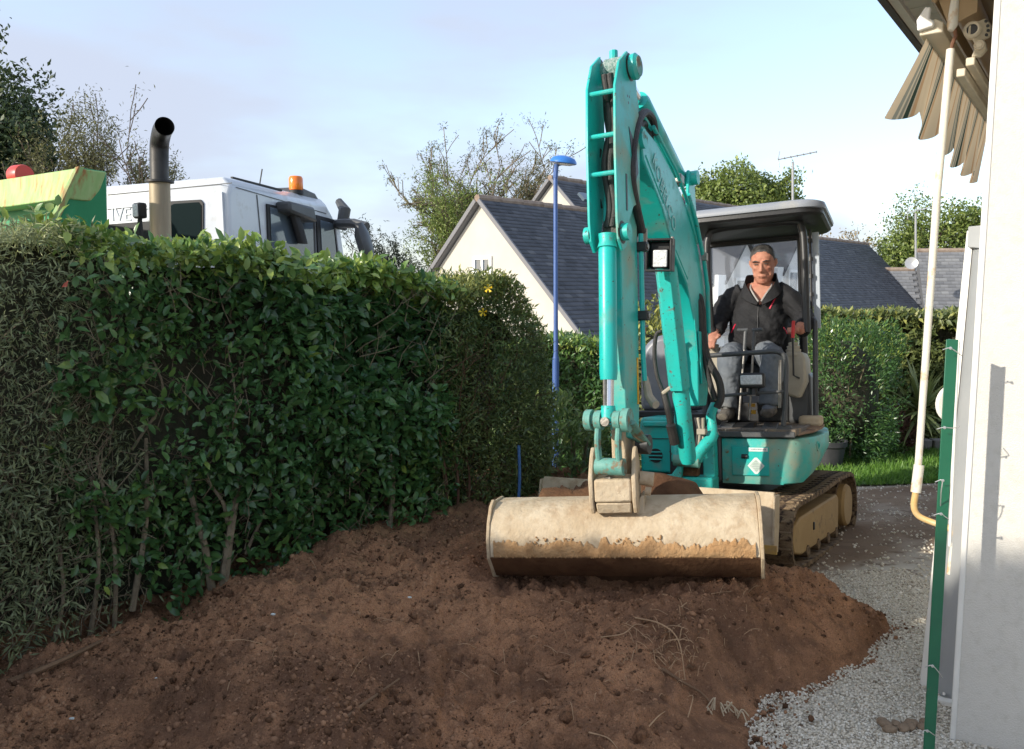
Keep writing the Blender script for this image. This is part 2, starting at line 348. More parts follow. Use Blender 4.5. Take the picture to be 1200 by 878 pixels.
for nn_, lo_, hi_, pw_, sd_ in ((70000, .002, .006, 2.5, 41), (26000, .005, .017, 4, 46)):
    n = nn_; px_ = RNG.uniform(-2.7, 2.3, n); py_ = RNG.uniform(2.4, 5.0, n); ee = np.interp(py_, ey, ex)
    keep = (px_ < ee + .03 + .22 * RNG.random(n) ** 4) & (((np.c_[px_, py_] - HA) @ HN) > -.1) & (vnoise(px_, py_, sd_, 4, 2.6) > RNG.uniform(.34, .66, n))
    px_, py_ = px_[keep], py_[keep]; n = len(px_); tv, tf = oct_t() if lo_ < .004 else ico_t(1, .28)
    scatter('soil_crumbs', tv, tf, np.c_[px_, py_, np.maximum(soil_h(px_, py_), ground_h(px_, py_) + .012) + .001], rdir(n), rdir(n), lo_ + (hi_ - lo_) * RNG.random(n) ** pw_, M['crumb'], soil, kind='stuff')
M['soil_spill'] = M['soil']
# loose pale gravel
M['pebble'] = mat('pale_pebbles', (.4, .38, .33), attr='rnd', acol=[(0, (.30, .25, .18)), (.2, (.56, .50, .39)), (.7, (.70, .64, .53)), (1, (.80, .76, .66))], rough=.8, spec=.3)
def gravel(n, x0, x1, y0, y1, s0, s1, name):
    x = RNG.uniform(x0, x1, n); y = y0 + (y1 - y0) * RNG.random(n) ** 1.2
    e = np.interp(y, ey, ex)
    k = (soil_h(x, y) < ground_h(x, y) + .012) & (gravel_mask(x, y) > RNG.uniform(.05, 1.0, n)) & (vnoise(x, y, 77, 3, 2.5) > RNG.uniform(.1, .45, n))
    x, y, e = x[k], y[k], e[k]; n = len(x); tv, tf = oct_t(.3, .7)
    z = np.maximum(ground_h(x, y) + .03 * (vnoise(x, y, 3, 3, 1.3) - .5), soil_h(x, y) * (x < e + .1) - 5 * (x >= e + .1))
    d = rdir(n); d[:, 2] *= .3
    return scatter(name, tv, tf, np.c_[x, y, z + .003], d, rdir(n) * .4 + np.array([0, 0, 1]), s0 + (s1 - s0) * RNG.random(n) ** 2, M['pebble'], None, kind='stuff', label='pale grey gravel spread beside the soil heap', cat='gravel')
gravel(64000, .7, 2.6, 2.6, 5.2, .004, .0095, 'gravel')
o = gravel(9000, 1.6, 6.0, 4.6, 9.0, .008, .016, 'gravel'); o['label'] = 'thinner pale gravel strip along the lawn edge'
# brown stones near the wall foot
sx = P(1065, 862, 3.0)
for k in range(9):
    x, y = 1.46 + .05 * (k % 4) + random.uniform(-.02, .02), 2.98 + .04 * (k // 4) + random.uniform(-.015, .015)
    mb = MB(); mb.ico((x, y, gh(x, y) + .012), (random.uniform(.016, .03), random.uniform(.016, .026), .016), 2, jit=.12)
    if k == 0: stones = empty('stone_pile', (1.5, 3.0, gh(1.5, 3.0)), 'small pile of brown stones on the gravel by the wall foot', 'stones')
    mb.build('stone', mat('brown_stone', (.20, .14, .09), (.28, .20, .13), 15, .9, bump=.3) if k == 0 else bpy.data.materials['brown_stone'], stones)
# roots and sticks in the soil
M['root'] = mat('pale_root', (.36, .22, .12), (.46, .30, .17), 12, .85, bump=.2)
M['stick'] = mat('brown_stick', (.15, .085, .045), (.22, .13, .07), 14, .9, bump=.4)
def gp(px, py):     # pixel -> point on the soil
    Yv = 3.5
    for _ in range(12):
        p = P(px, py, Yv); z = float(soil_h(np.array([p.x]), np.array([p.y]), False)[0]); r = ray(px, py); t = (z - HCAM) / r.z; Yv = .5 * Yv + .5 * (r.y * t)
    return P(px, py, Yv)
def root(pts, r, m, name, label, cat, lift=.012):
    q = [gp(*p) for p in pts]; q = [Vector((v.x, v.y, v.z + lift * (1 if 0 < i < len(q) - 1 else .2))) for i, v in enumerate(q)]
    c_ = crv(q, 5); n_ = len(c_)
    mb = MB(); mb.tube(c_, [r * (1 - .6 * i / n_) for i in range(n_)], 6); return mb.build(name, m, None, label=label, cat=cat)
root([(0, 805), (60, 785), (108, 762), (140, 742)], .016, M['stick'], 'dead_branch', 'thick brown branch half buried at the left soil edge', 'branch', .02)
root([(742, 726), (775, 745), (795, 765), (803, 800)], .0042, M['root'], 'root', 'long pale root arching over the soil hollow', 'root', .05)
root([(704, 748), (730, 748), (745, 737), (760, 736)], .003, M['root'], 'root', 'thin forked root at the left rim of the soil hollow', 'root', .02)
root([(760, 853), (772, 845), (781, 834)], .003, M['root'], 'root', 'short straight pale root below the soil hollow', 'root', .02)
root([(690, 859), (712, 868), (724, 878)], .003, M['root'], 'root', 'pale root at the bottom edge of the soil', 'root', .01)
root([(793, 716), (815, 705), (838, 700), (857, 694)], .003, M['root'], 'root', 'thin yellowish root just under the bucket corner', 'root', .02)
root([(806, 843), (812, 825), (806, 818)], .0028, M['root'], 'root', 'hooked pale root beside the pale root tangle', 'root', .03)
root([(385, 860), (420, 832), (468, 796)], .009, M['stick'], 'dead_branch', 'dark stick lying in the middle of the soil', 'branch', .006)
root([(776, 785), (800, 805), (822, 818), (838, 832)], .007, M['stick'], 'dead_branch', 'brown stick sloping from the hollow to the gravel', 'branch', .02)
tang = empty('root_tangle', gp(845, 835), 'pale tangle of fine roots at the soil edge by the gravel', 'roots')
for k in range(12):
    a = gp(825 + 45 * random.random(), 828 + 14 * random.random()); b_ = a + Vector((random.uniform(-.06, .06), random.uniform(-.05, .05), 0)); mid = (a + b_) / 2 + Vector((random.uniform(-.03, .03), 0, random.uniform(.02, .05)))
    MB().tube(crv([a, mid, b_], 5), .0028, 5).build('root_strand', mat('white_root', (.52, .42, .28), None, rough=.8) if k == 0 else bpy.data.materials['white_root'], tang)
fine = MB()
for k in range(150):
    cx = random.choice([(780, 755, 60, 25), (800, 770, 50, 40), (640, 780, 200, 90), (800, 710, 90, 22), (400, 760, 300, 80)])
    a = gp(cx[0] + random.gauss(0, cx[2] / 2), min(875, max(668, cx[1] + random.gauss(0, cx[3] / 2)))); d_ = Vector((random.gauss(0, .05), random.gauss(0, .05), random.uniform(-.02, .05)))
    fine.tube(crv([a, a + d_ * .5 + Vector((0, 0, .012)), a + d_], 3), [.0014] * 6 + [.0007], 4)
fine.build('fine_roots', M['root'], soil, smooth=0, kind='stuff')
dug = empty('soil_hollow_roots', gp(790, 765), 'dark hollow of torn fine roots in the soil right of centre', 'roots')
for k in range(26):
    a = gp(765 + 65 * random.random(), 738 + 45 * random.random()); a.z -= .01
    b_ = a + Vector((random.gauss(0, .03), random.gauss(-.02, .02), random.uniform(.0, .05)))
    MB().tube(crv([a, (a + b_) / 2 + Vector((random.uniform(-.015, .015), 0, .015)), b_], 4), [.0025] * 5 + [.0016] * 3 + [.001], 5).build('root_strand', M['root'] if k % 3 else M['stick'], dug)
for k in range(8): 
    p = gp(*random.choice([(207, 717), (217, 789), (165, 715), (84, 842), (480, 700), (320, 720), (600, 745), (330, 690), (182, 795)]))
    MB().ico(p, (.012, .006, .005), 1, jit=.2).build('pale_stone_chip', M['white_sticker'], soil)
# lawn
lp = [(3.0, 8.55), (6.4, 8.35), (7.2, 10.9), (2.6, 11.1)]
lx = np.linspace(2.0, 7.5, 60); ly = np.linspace(8.35, 11.3, 40); X, Y = np.meshgrid(lx, ly); Y = Y + (vnoise(X, Y, 8, 3, 2) - .5) * .2
gridmesh('lawn', X, Y, ground_h(X, Y) + .02, mat('lawn_earth', (.05, .11, .02), (.075, .15, .03), 9, .95, bump=.4), kind='structure')
n = 34000; x = RNG.uniform(2.0, 7.2, n); y = RNG.uniform(8.3, 11.1, n); keep = vnoise(x, y, 9, 3, 3) > RNG.uniform(.15, .5, n); x, y = x[keep], y[keep]; n = len(x)
d = np.c_[RNG.normal(0, .35, n), RNG.normal(0, .35, n), np.ones(n)]
scatter('grass', [(-.07, 0, 0), (.07, 0, 0), (.03, .6, .12), (0, 1, .3)], [(0, 1, 2), (0, 2, 3)], np.c_[x, y, ground_h(x, y) + .015], d, rdir(n), .05 + .06 * RNG.random(n), leafmat('grass_blade', [(.07, .16, .02), (.11, .24, .03), (.19, .33, .06)], .5, .3), None, kind='stuff', label='bright green lawn grass beyond the excavator', cat='grass')
# ================================================================== RIGHT HOUSE, awning, post
Cc = P(1147, 337, 2.9); WD = Vector((.809, -.588, 0)); HDv = Vector((.588, .809, 0))
def hp(o, t, z): return Vector((Cc.x, Cc.y, 0)) - WD * o + HDv * t + Vector((0, 0, z))     # o out of the hidden wall, t along it
M['render'] = mat('white_render', (.60, .575, .52), (.64, .615, .56), 2.5, .92, bump=.35, bscale=190, c3=(.56, .535, .475), d_scale=30, d_lo=.5, d_hi=.7, spec=.2)
M['white'] = mat('white_trim', (.72, .70, .64), (.78, .76, .70), 6, .5)
M['soffit'] = mat('soffit_white', (.52, .50, .44), (.60, .58, .52), 4, .6, stretch=(1, 1, 1))
M['fascia'] = mat('fascia_dark', (.06, .055, .05), (.09, .08, .07), 8, .6)
hz = empty('rendered_house', hp(0, 0, 0), 'white rendered house corner with boarded eaves at the right edge', 'house')
mb = MB(); mb.prism([hp(0, 0, -.6), hp(-3.2, 0, -.6), hp(-3.2, 5, -.6), hp(0, 5, -.6)], (0, 0, 3.70)); mb.build('wall', M['render'], hz, bevel=.012)
mb = MB(); mb.prism([hp(.006, -.006, -.6), hp(-.014, -.006, -.6), hp(-.014, .03, -.6), hp(.006, .03, -.6)], (0, 0, 3.69)); mb.build('corner_bead', M['white'], hz, bevel=.004)
me0 = None
for k in range(40):
    t0 = -.55 + k * .14
    if me0 is None:
        mb = MB(); mb.prism([hp(.52, t0, 3.135), hp(.01, t0, 3.135), hp(.01, t0 + .133, 3.135), hp(.52, t0 + .133, 3.135)], (0, 0, .015)); o = mb.build('soffit_plank', M['soffit'], hz, bevel=.003); me0 = o.data; c0 = Vector(o.location)
    else:
        o = inst('soffit_plank', me0, Matrix.Translation(c0 + HDv * .14 * k), hz)
        md = o.modifiers.new('bevel', 'BEVEL'); md.width = .003
mb = MB(); mb.prism([hp(.525, -.6, 3.12), hp(.565, -.6, 3.12), hp(.565, 5, 3.12), hp(.525, 5, 3.12)], (0, 0, .05)); mb.build('soffit_edge', M['white'], hz)
mb = MB(); mb.prism([hp(.568, -.6, 3.11), hp(.60, -.6, 3.11), hp(.60, 5, 3.11), hp(.568, 5, 3.11)], (0, 0, .17)); mb.build('fascia', M['fascia'], hz)
mb = MB(); mb.prism([hp(.62, -.62, 3.17), hp(-1.5, -.62, 4.6), hp(-1.5, -.62, 4.7), hp(.62, -.62, 3.28)], HDv * 5.7); mb.build('roof', M['fascia'], hz)
# awning
mA = bpy.data.materials.new('striped_canvas'); mA.use_nodes = True; t = mA.node_tree; N = t.nodes; L = t.links; b = N['Principled BSDF']; b.inputs['Roughness'].default_value = .9
a = N.new('ShaderNodeAttribute'); a.attribute_name = 'rnd'; fr = N.new('ShaderNodeMath'); fr.operation = 'FRACT'; L.new(a.outputs['Fac'], fr.inputs[0])
r = N.new('ShaderNodeValToRGB'); r.color_ramp.interpolation = 'CONSTANT'; e = r.color_ramp.elements
ST = [(0, (.60, .48, .33)), (.22, (.26, .26, .21)), (.29, (.56, .48, .35)), (.33, (.24, .24, .19)), (.38, (.54, .46, .34)), (.41, (.035, .06, .045)), (.49, (.50, .43, .31)), (.52, (.50, .31, .17)), (.60, (.62, .50, .34)), (.93, (.50, .31, .17))]
e[0].color = (*ST[0][1], 1); e[1].position = ST[1][0]; e[1].color = (*ST[1][1], 1)
for p_, c_ in ST[2:]: q = e.new(p_); q.color = (*c_, 1)
L.new(fr.outputs[0], r.inputs[0]); L.new(r.outputs[0], b.inputs['Base Color'])
tr = N.new('ShaderNodeBsdfTranslucent'); L.new(r.outputs[0], tr.inputs[0]); ms = N.new('ShaderNodeMixShader'); ms.inputs[0].default_value = .5
L.new(b.outputs[0], ms.inputs[1]); L.new(tr.outputs[0], ms.inputs[2]); L.new(ms.outputs[0], N['Material Output'].inputs[0])
aw = empty('awning', hp(.2, .6, 2.8), 'folded striped awning with a wavy valance under the eaves', 'awning')
nt_, nz_ = 240, 14; T = np.linspace(0, 2.3, nt_); Hh = np.linspace(0, 1, nz_); TT, HH = np.meshgrid(T, Hh)
drop = .285 - .045 + .05 * np.clip(TT, 0, 1) + .075 * np.abs(np.sin((TT + .22) * pi / .44)) ** .7 + .02 * vnoise(TT, TT * 0, 3, 3, 3)
o_ = .315 + HH * (.05 + .06 * np.exp(-TT / .25)) + HH ** 1.3 * .030 * np.cos(TT * 2 * pi / .44) + .008 * HH * np.sin(TT * 13)
tw = TT + .6 - .06 * HH * np.exp(-TT / .3)
Zc = 2.80 - HH * drop
Xw = Cc.x - WD.x * o_ + HDv.x * tw; Yw = Cc.y - WD.y * o_ + HDv.y * tw
gridmesh('valance', Xw, Yw, Zc, mA, aw, attr=(TT / .32 + .05 * HH).ravel())
M['alu'] = mat('cream_aluminium', (.55, .48, .36), (.62, .55, .42), 7, .45)
M['brownhood'] = mat('brown_hood', (.30, .20, .10), (.36, .25, .13), 6, .5)
M['whitepl'] = mat('white_plastic', (.80, .78, .73), None, rough=.4)
mb = MB(); mb.prism([hp(.34, .58, 2.81), hp(.25, .58, 2.81), hp(.25, .58, 2.85), hp(.28, .58, 2.87), hp(.34, .58, 2.86)], HDv * 2.4); mb.build('front_bar', M['alu'], aw, bevel=.005)
mb = MB(); mb.prism([hp(.345, .555, 2.825), hp(.285, .555, 2.835), hp(.282, .555, 2.855), hp(.302, .555, 2.87), hp(.297, .555, 2.915), hp(.32, .555, 2.918), hp(.35, .555, 2.87)], HDv * .03); mb.build('end_cap', M['whitepl'], aw, bevel=.006)
hood = [hp(.30, .57, 2.94), hp(.27, .57, 2.985), hp(.20, .57, 3.03), hp(.08, .57, 3.06), hp(.08, .57, 3.045), hp(.19, .57, 3.015), hp(.255, .57, 2.975), hp(.285, .57, 2.93)]
mb = MB(); mb.prism(hood, HDv * 2.4); mb.build('hood', M['brownhood'], aw)
mb = MB(); mb.cyl(hp(.19, .62, 2.94), hp(.19, 2.9, 2.94), .055); mb.build('roller', M['brownhood'], aw)
mb = MB(); mb.prism([hp(.28, .585, 2.96), hp(.13, .585, 2.99), hp(.13, .585, 2.87), hp(.23, .585, 2.83)], HDv * .02); mb.build('side_plate', M['brownhood'], aw)
bY = 3.49
q_ = [P(*p, bY) for p in ((1134, 42), (1135, 30), (1143, 26), (1155, 21), (1161, 29), (1160, 42), (1152, 46), (1157, 57), (1149, 66), (1138, 67), (1143, 55), (1140, 47))]
bk = MB().prism(q_, HDv * .03).build('bracket', M['alu'], aw, bevel=.005)
def ring(c, ro, ri, nm):
    MB().lathe([(ri, -.012), (ro * .8, -.014), (ro, -.006), (ro, .03), (ri, .03), (ri, -.012)], c, HDv, 22, cap=False).build(nm, M['alu'], bk)
    MB().cyl(c - HDv * .004, c + HDv * .02, ri, 18).build('bracket_hole', M['black'], bk)
ring(P(1139.5, 35, bY), .034, .021, 'bracket_ring'); ring(P(1148, 53, bY), .022, .012, 'bracket_ring')
MB().lathe([(.012, 0), (.012, -.016), (.004, -.018)], P(1148, 53, bY), HDv, 12).build('bolt', M['alu'], bk)
for p in ((1155.5, 25), (1157.5, 30.5), (1158, 36), (1156, 41)): MB().cyl(P(*p, bY) - HDv * .004, P(*p, bY) + HDv * .01, .0065, 10).build('bolt_hole', M['black'], bk)
for p, hw in (((1137, 72), .017), ((1126, 85), .017)):
    c = P(*p, bY); v = Vector((0, 0, hw)); h = WD * hw
    MB().prism([c - v - h, c - v + h, c + v + h, c + v - h], HDv * 1.9).build('arm', M['alu'], aw, bevel=.005)
mb = MB(); mb.prism([hp(.05, .68, 2.66), hp(.02, .68, 2.66), hp(.02, .68, 2.70), hp(.05, .68, 2.70)], HDv * 2.0); mb.build('square_bar', M['alu'], aw)
# crank rod hanging from the awning gear
M['rod'] = mat('yellowed_white_rod', (.68, .64, .54), (.72, .69, .60), 5, .5, c3=(.55, .33, .14), d_scale=9, d_lo=.56, d_hi=.68)
M['ocher'] = mat('yellowed_plastic', (.62, .38, .12), (.58, .44, .24), 8, .45)
cr = empty('crank_rod', P(1078, 575, 3.5), 'long pale awning crank rod hanging beside the green post', 'crank')
MB().tube([P(1114, 58, 3.52), P(1098, 230, 3.5), P(1075, 560, 3.46)], [.0165, .0155, .0145], 12).build('rod', M['rod'], cr)
MB().tube([P(1120, -8, 3.5), P(1118, 10, 3.5), P(1116, 30, 3.5), P(1114, 36, 3.5)], [.014, .018, .021, .012], 12).build('hook_socket', M['rod'], cr)
MB().tube([P(1118, 30, 3.5), P(1120, 42, 3.5), P(1116, 52, 3.52), P(1114, 62, 3.52)], [.008, .008, .008, .006], 8).build('hook', mat('rusty_hook', (.22, .09, .04), (.15, .07, .04), 20, .7), cr)
MB().tube([P(1077, 545, 3.46), P(1073, 577, 3.45)], .021, 12).build('grip', M['rod'], cr)
MB().tube(crv([P(1073, 577, 3.45), P(1071, 594, 3.45), P(1077, 605, 3.44), P(1095, 613, 3.40), P(1108, 617, 3.36), P(1117, 624, 3.33), P(1120, 640, 3.32)], 5), .0135, 12).build('elbow', M['ocher'], cr)
MB().tube([P(1119, 636, 3.32), P(1114, 673, 3.32)], .0165, 12).build('grip', M['rod'], cr)
# green post with wire ties
M['green'] = mat('green_coated_steel', (.008, .11, .055), (.012, .13, .062), 7, .38, c3=(.06, .12, .07), d_scale=20, d_lo=.66, d_hi=.72, coat=.2)
gpst = empty('fence_post', (P(1090, 878, 2.7).x, 2.7, gh(1.4, 2.7)), 'green metal fence post with wire ties by the white wall', 'fence post')
tp, bt = P(1117, 398, 2.72), P(1088, 905, 2.70); ax = (tp - bt).normalized(); wx = Vector((1, -.15, 0)); wx = (wx - ax * wx.dot(ax)).normalized(); wy = ax.cross(wx)
bt = bt - ax * .08
L_ = [(-.021, 0), (.017, 0), (.017, .004), (-.0, .005), (-.0, .036), (-.005, .036), (-.005, .005), (-.021, .005)]
mb = MB(); mb.prism([bt + wx * a_ + wy * b_ for a_, b_ in L_], tp - bt); mb.build('post', M['green'], gpst, bevel=.0012)
M['wire'] = mat('galvanised_wire', (.55, .55, .52), None, rough=.35, metal=.6)
for (px_, py_, dx, dy) in ((1113, 410, 14, 7), (1106, 503, 18, -3), (1104, 565, -2, 30), (1102, 604, 10, 5), (1092, 782, 12, 12), (1086, 858, 12, 6)):
    p0 = P(px_ - 8, py_, 2.69); p1 = P(px_, py_ - 2, 2.675); p2 = P(px_ + dx * .6, py_ + dy * .4, 2.68); p3 = P(px_ + dx, py_ + dy, 2.72)
    MB().tube(crv([p0, p1, p2, p3], 5), .0018, 6).build('wire_tie', M['wire'], gpst)
    MB().lathe([(.001, 0), (.005, .001), (.005, .004), (.001, .005)], p1 + Vector((0, -.002, 0)), (0, -1, 0), 10).build('clip', M['wire'], gpst)
# grey metal panel behind the post
M['panel'] = mat('pale_grey_metal', (.36, .37, .37), (.40, .41, .41), 3, .5, bump=.03)
pn = empty('metal_board', P(1095, 822, 3.36), 'tall pale grey metal panel standing behind the green post', 'panel')
mb = MB(); mb.prism([P(1089, 818, 3.38), P(1119, 826, 3.16), P(1170, 268, 3.2), P(1140, 270, 3.4)], Vector((.02, .03, 0))); mb.build('sheet', M['panel'], pn, bevel=.004)
mb = MB(); mb.prism([P(1076, 818, 3.40), P(1090, 822, 3.36), P(1141, 272, 3.38), P(1133, 270, 3.42)], Vector((.02, .03, 0))); mb.build('edge_strip', M['white'], pn, bevel=.004)
mb = MB(); mb.prism([P(1135, 266, 3.39), P(1156, 264, 3.3), P(1156, 292, 3.3), P(1134, 290, 3.39)], Vector((-.012, -.02, 0))); mb.build('cap', M['panel'], pn, bevel=.003)
mb = MB(); mb.prism([P(1076, 815, 3.37), P(1116, 824, 3.13), P(1116, 829, 3.13), P(1075, 820, 3.37)], Vector((.02, .03, 0))); mb.build('bottom_rail', M['white'], pn)
mb = MB(); mb.cyl(P(1106, 813, 3.24), P(1106, 813, 3.2), .006, 10); mb.build('rivet', M['white'], pn)
mb = MB(); mb.tube([P(1123, 400, 2.95), P(1113, 640, 2.95)], .006, 8); tag = mb.build('metal_rod', M['white'], None, label='thin white rod between the green post and the wall', cat='rod')
mb = MB(); mb.lathe([(.004, 0), (.075, .004), (.085, .012), (.075, .02), (.004, .022)], P(1115, 472, 3.46), (.15, -1, 0), 28); mb.build('round_plate', M['white'], None, label='white round plate showing past the left edge of the green post', cat='plate')
# ================================================================== HEDGES AND PLANTS
LEAF = ([(0, 0, 0), (-.17, .3, .05), (0, .3, 0), (.17, .3, .05), (-.16, .66, .02), (0, .66, -.04), (.16, .66, .02), (0, 1, -.14)],
        [(0, 2, 1), (0, 3, 2), (1, 2, 5, 4), (2, 3, 6, 5), (4, 5, 7), (5, 6, 7)])
NARR = ([(0, 0, 0), (-.09, .45, .02), (.09, .45, .02), (0, 1, -.12)], [(0, 2, 1), (1, 2, 3)])
MID = ([(0, 0, 0), (-.19, .42, .06), (0, .5, -.02), (.19, .42, .06), (0, 1, -.12)], [(0, 2, 1), (0, 3, 2), (1, 2, 4), (2, 3, 4)])
SML = ([(0, 0, 0), (-.22, .5, .05), (.22, .5, .05), (0, 1, -.1)], [(0, 2, 3, 1)])
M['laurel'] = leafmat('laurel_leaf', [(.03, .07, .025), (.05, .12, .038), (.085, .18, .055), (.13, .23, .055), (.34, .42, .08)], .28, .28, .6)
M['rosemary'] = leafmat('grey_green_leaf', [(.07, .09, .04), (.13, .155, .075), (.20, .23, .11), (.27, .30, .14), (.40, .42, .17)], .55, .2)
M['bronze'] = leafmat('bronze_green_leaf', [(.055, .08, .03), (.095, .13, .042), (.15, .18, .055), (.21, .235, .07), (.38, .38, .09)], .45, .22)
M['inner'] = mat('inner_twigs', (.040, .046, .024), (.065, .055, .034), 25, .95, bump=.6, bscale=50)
M['bark'] = mat('grey_brown_bark', (.17, .13, .085), (.26, .21, .13), 18, .9, bump=.5, bscale=60)
M['bark_d'] = mat('dark_bark', (.075, .055, .04), (.12, .09, .065), 18, .9, bump=.5)
def hpt(s, dpt, z): return np.stack([HA[0] + HD[0] * s + HN[0] * -dpt, HA[1] + HD[1] * s + HN[1] * -dpt, z], -1)
def hedge(name, label, s0, s1, ztop, zbot, n, tmpl, size, m, N3=None, gaps=.0, thick=.75, up=.45, topyoung=.75, bump=.16, single=0, singlename='leaf', seed=1, lown=.35, soft0=0, soft1=0, core1=0, wsc=1, cdrop=.07, cdeep=0):
    base = Vector(hpt(np.array([(s0 + s1) / 2]), np.array([.3]), np.array([0.]))[0]); base.z = zbot
    root_ = empty(name, base, label, 'hedge')
    # inner dark mass
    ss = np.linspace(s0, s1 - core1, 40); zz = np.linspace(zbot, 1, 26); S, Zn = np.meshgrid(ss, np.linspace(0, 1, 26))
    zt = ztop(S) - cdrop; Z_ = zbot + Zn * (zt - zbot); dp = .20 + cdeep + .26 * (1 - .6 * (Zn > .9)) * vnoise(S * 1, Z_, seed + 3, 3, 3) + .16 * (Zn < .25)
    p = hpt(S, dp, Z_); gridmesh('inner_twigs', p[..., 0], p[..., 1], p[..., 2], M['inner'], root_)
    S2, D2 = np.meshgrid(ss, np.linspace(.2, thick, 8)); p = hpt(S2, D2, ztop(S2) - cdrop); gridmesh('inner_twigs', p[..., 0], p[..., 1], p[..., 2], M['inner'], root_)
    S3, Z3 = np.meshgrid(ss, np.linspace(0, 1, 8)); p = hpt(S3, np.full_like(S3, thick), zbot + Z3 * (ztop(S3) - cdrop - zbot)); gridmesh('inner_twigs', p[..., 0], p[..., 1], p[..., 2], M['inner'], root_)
    s = RNG.uniform(s0, s1, n); zt = ztop(s); u = RNG.random(n); top = u < .27
    z = np.where(top, zt + RNG.normal(0, .025, n) + .05 * RNG.random(n) ** 4, zbot + (zt - zbot) * RNG.random(n))
    surf = bump * (vnoise(s, z, seed, 3, 2.2) - .5) * 2
    dpt = np.where(top, RNG.random(n) ** 1.3 * thick, surf + RNG.exponential(.07, n)) + .10 * softstep((zt - z < .15) * 1.) * (~top) * RNG.random(n)
    g = vnoise(s, z, seed + 7, 3, 1.9); rel = (z - zbot) / (zt - zbot)
    keep = top | ((g > gaps * RNG.uniform(.75, 1.1, n)) & (rel > lown * RNG.random(n) * RNG.random(n)))
    if soft0: keep &= (s - s0) / soft0 > .6 * vnoise(s * 2, z * 2, seed + 31, 3, 2.) + .55 * RNG.random(n)
    if soft1: keep &= (s1 - s) / soft1 > .6 * vnoise(s * 2, z * 2, seed + 37, 3, 2.) + .55 * RNG.random(n)
    s, z, dpt, top, zt = s[keep], z[keep], dpt[keep], top[keep], zt[keep]; n = len(s)
    pos = hpt(s, dpt, z); out = np.r_[HN, 0.]
    d = nrm(out * np.where(top, .2, .55)[:, None] + np.array([0, 0, 1]) * np.where(top, .8, up)[:, None] * RNG.uniform(-.6, 1.4, n)[:, None] + .8 * RNG.normal(size=(n, 3)))
    nn = out * .55 + np.array([0, 0, .75]) + .45 * RNG.normal(size=(n, 3))
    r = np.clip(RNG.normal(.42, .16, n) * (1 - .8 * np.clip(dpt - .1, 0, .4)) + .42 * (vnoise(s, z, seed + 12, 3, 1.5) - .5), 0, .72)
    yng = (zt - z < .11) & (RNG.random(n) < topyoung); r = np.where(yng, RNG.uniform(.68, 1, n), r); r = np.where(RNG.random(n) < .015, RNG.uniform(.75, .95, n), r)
    sz = size * RNG.uniform(.55, 1.25, n) * (.68 + .64 * vnoise(s, z, seed + 41, 2, 1.6))
    big = np.zeros(n, bool)
    if single:
        order = np.argsort(-(sz / np.linalg.norm(pos - np.array([0, 0, HCAM]), axis=1)) * (dpt < .08) * (~top)); big[order[:single]] = True
        cols = [.25, .38, .5, .62, .8]; lms = []
        for c_ in cols:
            me = bpy.data.meshes.new('leaf'); me.from_pydata(tmpl[0], [], tmpl[1]); at = me.attributes.new('rnd', 'FLOAT', 'POINT'); at.data.foreach_set('value', [c_] * len(tmpl[0])); me.materials.append(m); lms.append(me)
        for i in order[:single]:
            y = Vector(d[i]); zv = Vector(nn[i]); zv = (zv - y * zv.dot(y)).normalized(); x = y.cross(zv)
            mw = Matrix((x, y, zv)).transposed().to_4x4(); mw.translation = Vector(pos[i]); k_ = sz[i]
            inst(singlename, lms[int(np.argmin(np.abs(np.array(cols) - r[i])))], mw @ Matrix.Diagonal((k_ * wsc, k_, k_, 1)), root_)
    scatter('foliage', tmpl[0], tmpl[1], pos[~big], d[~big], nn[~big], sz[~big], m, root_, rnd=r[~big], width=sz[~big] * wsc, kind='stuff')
    return root_
def hstem(root_, pts, r, m, name='stem'):
    q = [Vector(hpt(np.array([a]), np.array([b]), np.array([c_]))[0]) for a, b, c_ in pts]; c2 = crv(q, 4); n_ = len(c2)
    MB().tube(c2, [r * (1 - .5 * i / n_) for i in range(n_)], 7).build(name, m, root_)
h1 = hedge('grey_shrub_hedge', 'grey green fine leaved shrub at the left end of the hedge', -2.6, .85, lambda s: 1.95 - .02 * s + .04 * np.sin(s * 5) - .40 * softstep((-s - .25) / .5), .0, 80000, NARR, .050, M['rosemary'], gaps=.12, seed=51, up=.55, topyoung=.7, lown=.55, bump=.12, soft1=.7, core1=.45)  # stretch out of view at left dropped lower so sun reaches the bucket
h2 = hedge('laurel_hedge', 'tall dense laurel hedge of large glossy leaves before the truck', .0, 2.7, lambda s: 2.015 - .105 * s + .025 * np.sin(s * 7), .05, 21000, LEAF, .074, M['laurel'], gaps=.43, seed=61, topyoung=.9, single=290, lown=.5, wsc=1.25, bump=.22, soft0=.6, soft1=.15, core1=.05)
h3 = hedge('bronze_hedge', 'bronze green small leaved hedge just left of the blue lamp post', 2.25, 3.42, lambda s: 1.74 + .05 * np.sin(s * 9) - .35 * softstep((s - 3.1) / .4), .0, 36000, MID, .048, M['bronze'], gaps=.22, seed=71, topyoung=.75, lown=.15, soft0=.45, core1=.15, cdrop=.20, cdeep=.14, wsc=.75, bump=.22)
for a in ((.12, .55, .20, .012), (.30, .85, .35, .014), (-.2, .6, -.3, .02), (-.5, .7, -.2, .018), (.0, .5, .1, .009), (-.35, .5, -.6, .012), (.42, .95, .38, .013)):
    hstem(h1, [(a[0], .10, .0), ((a[0] + a[2]) / 2 + .03, .05, a[1] * .5), (a[2], .08, a[1])], a[3], M['bark'])
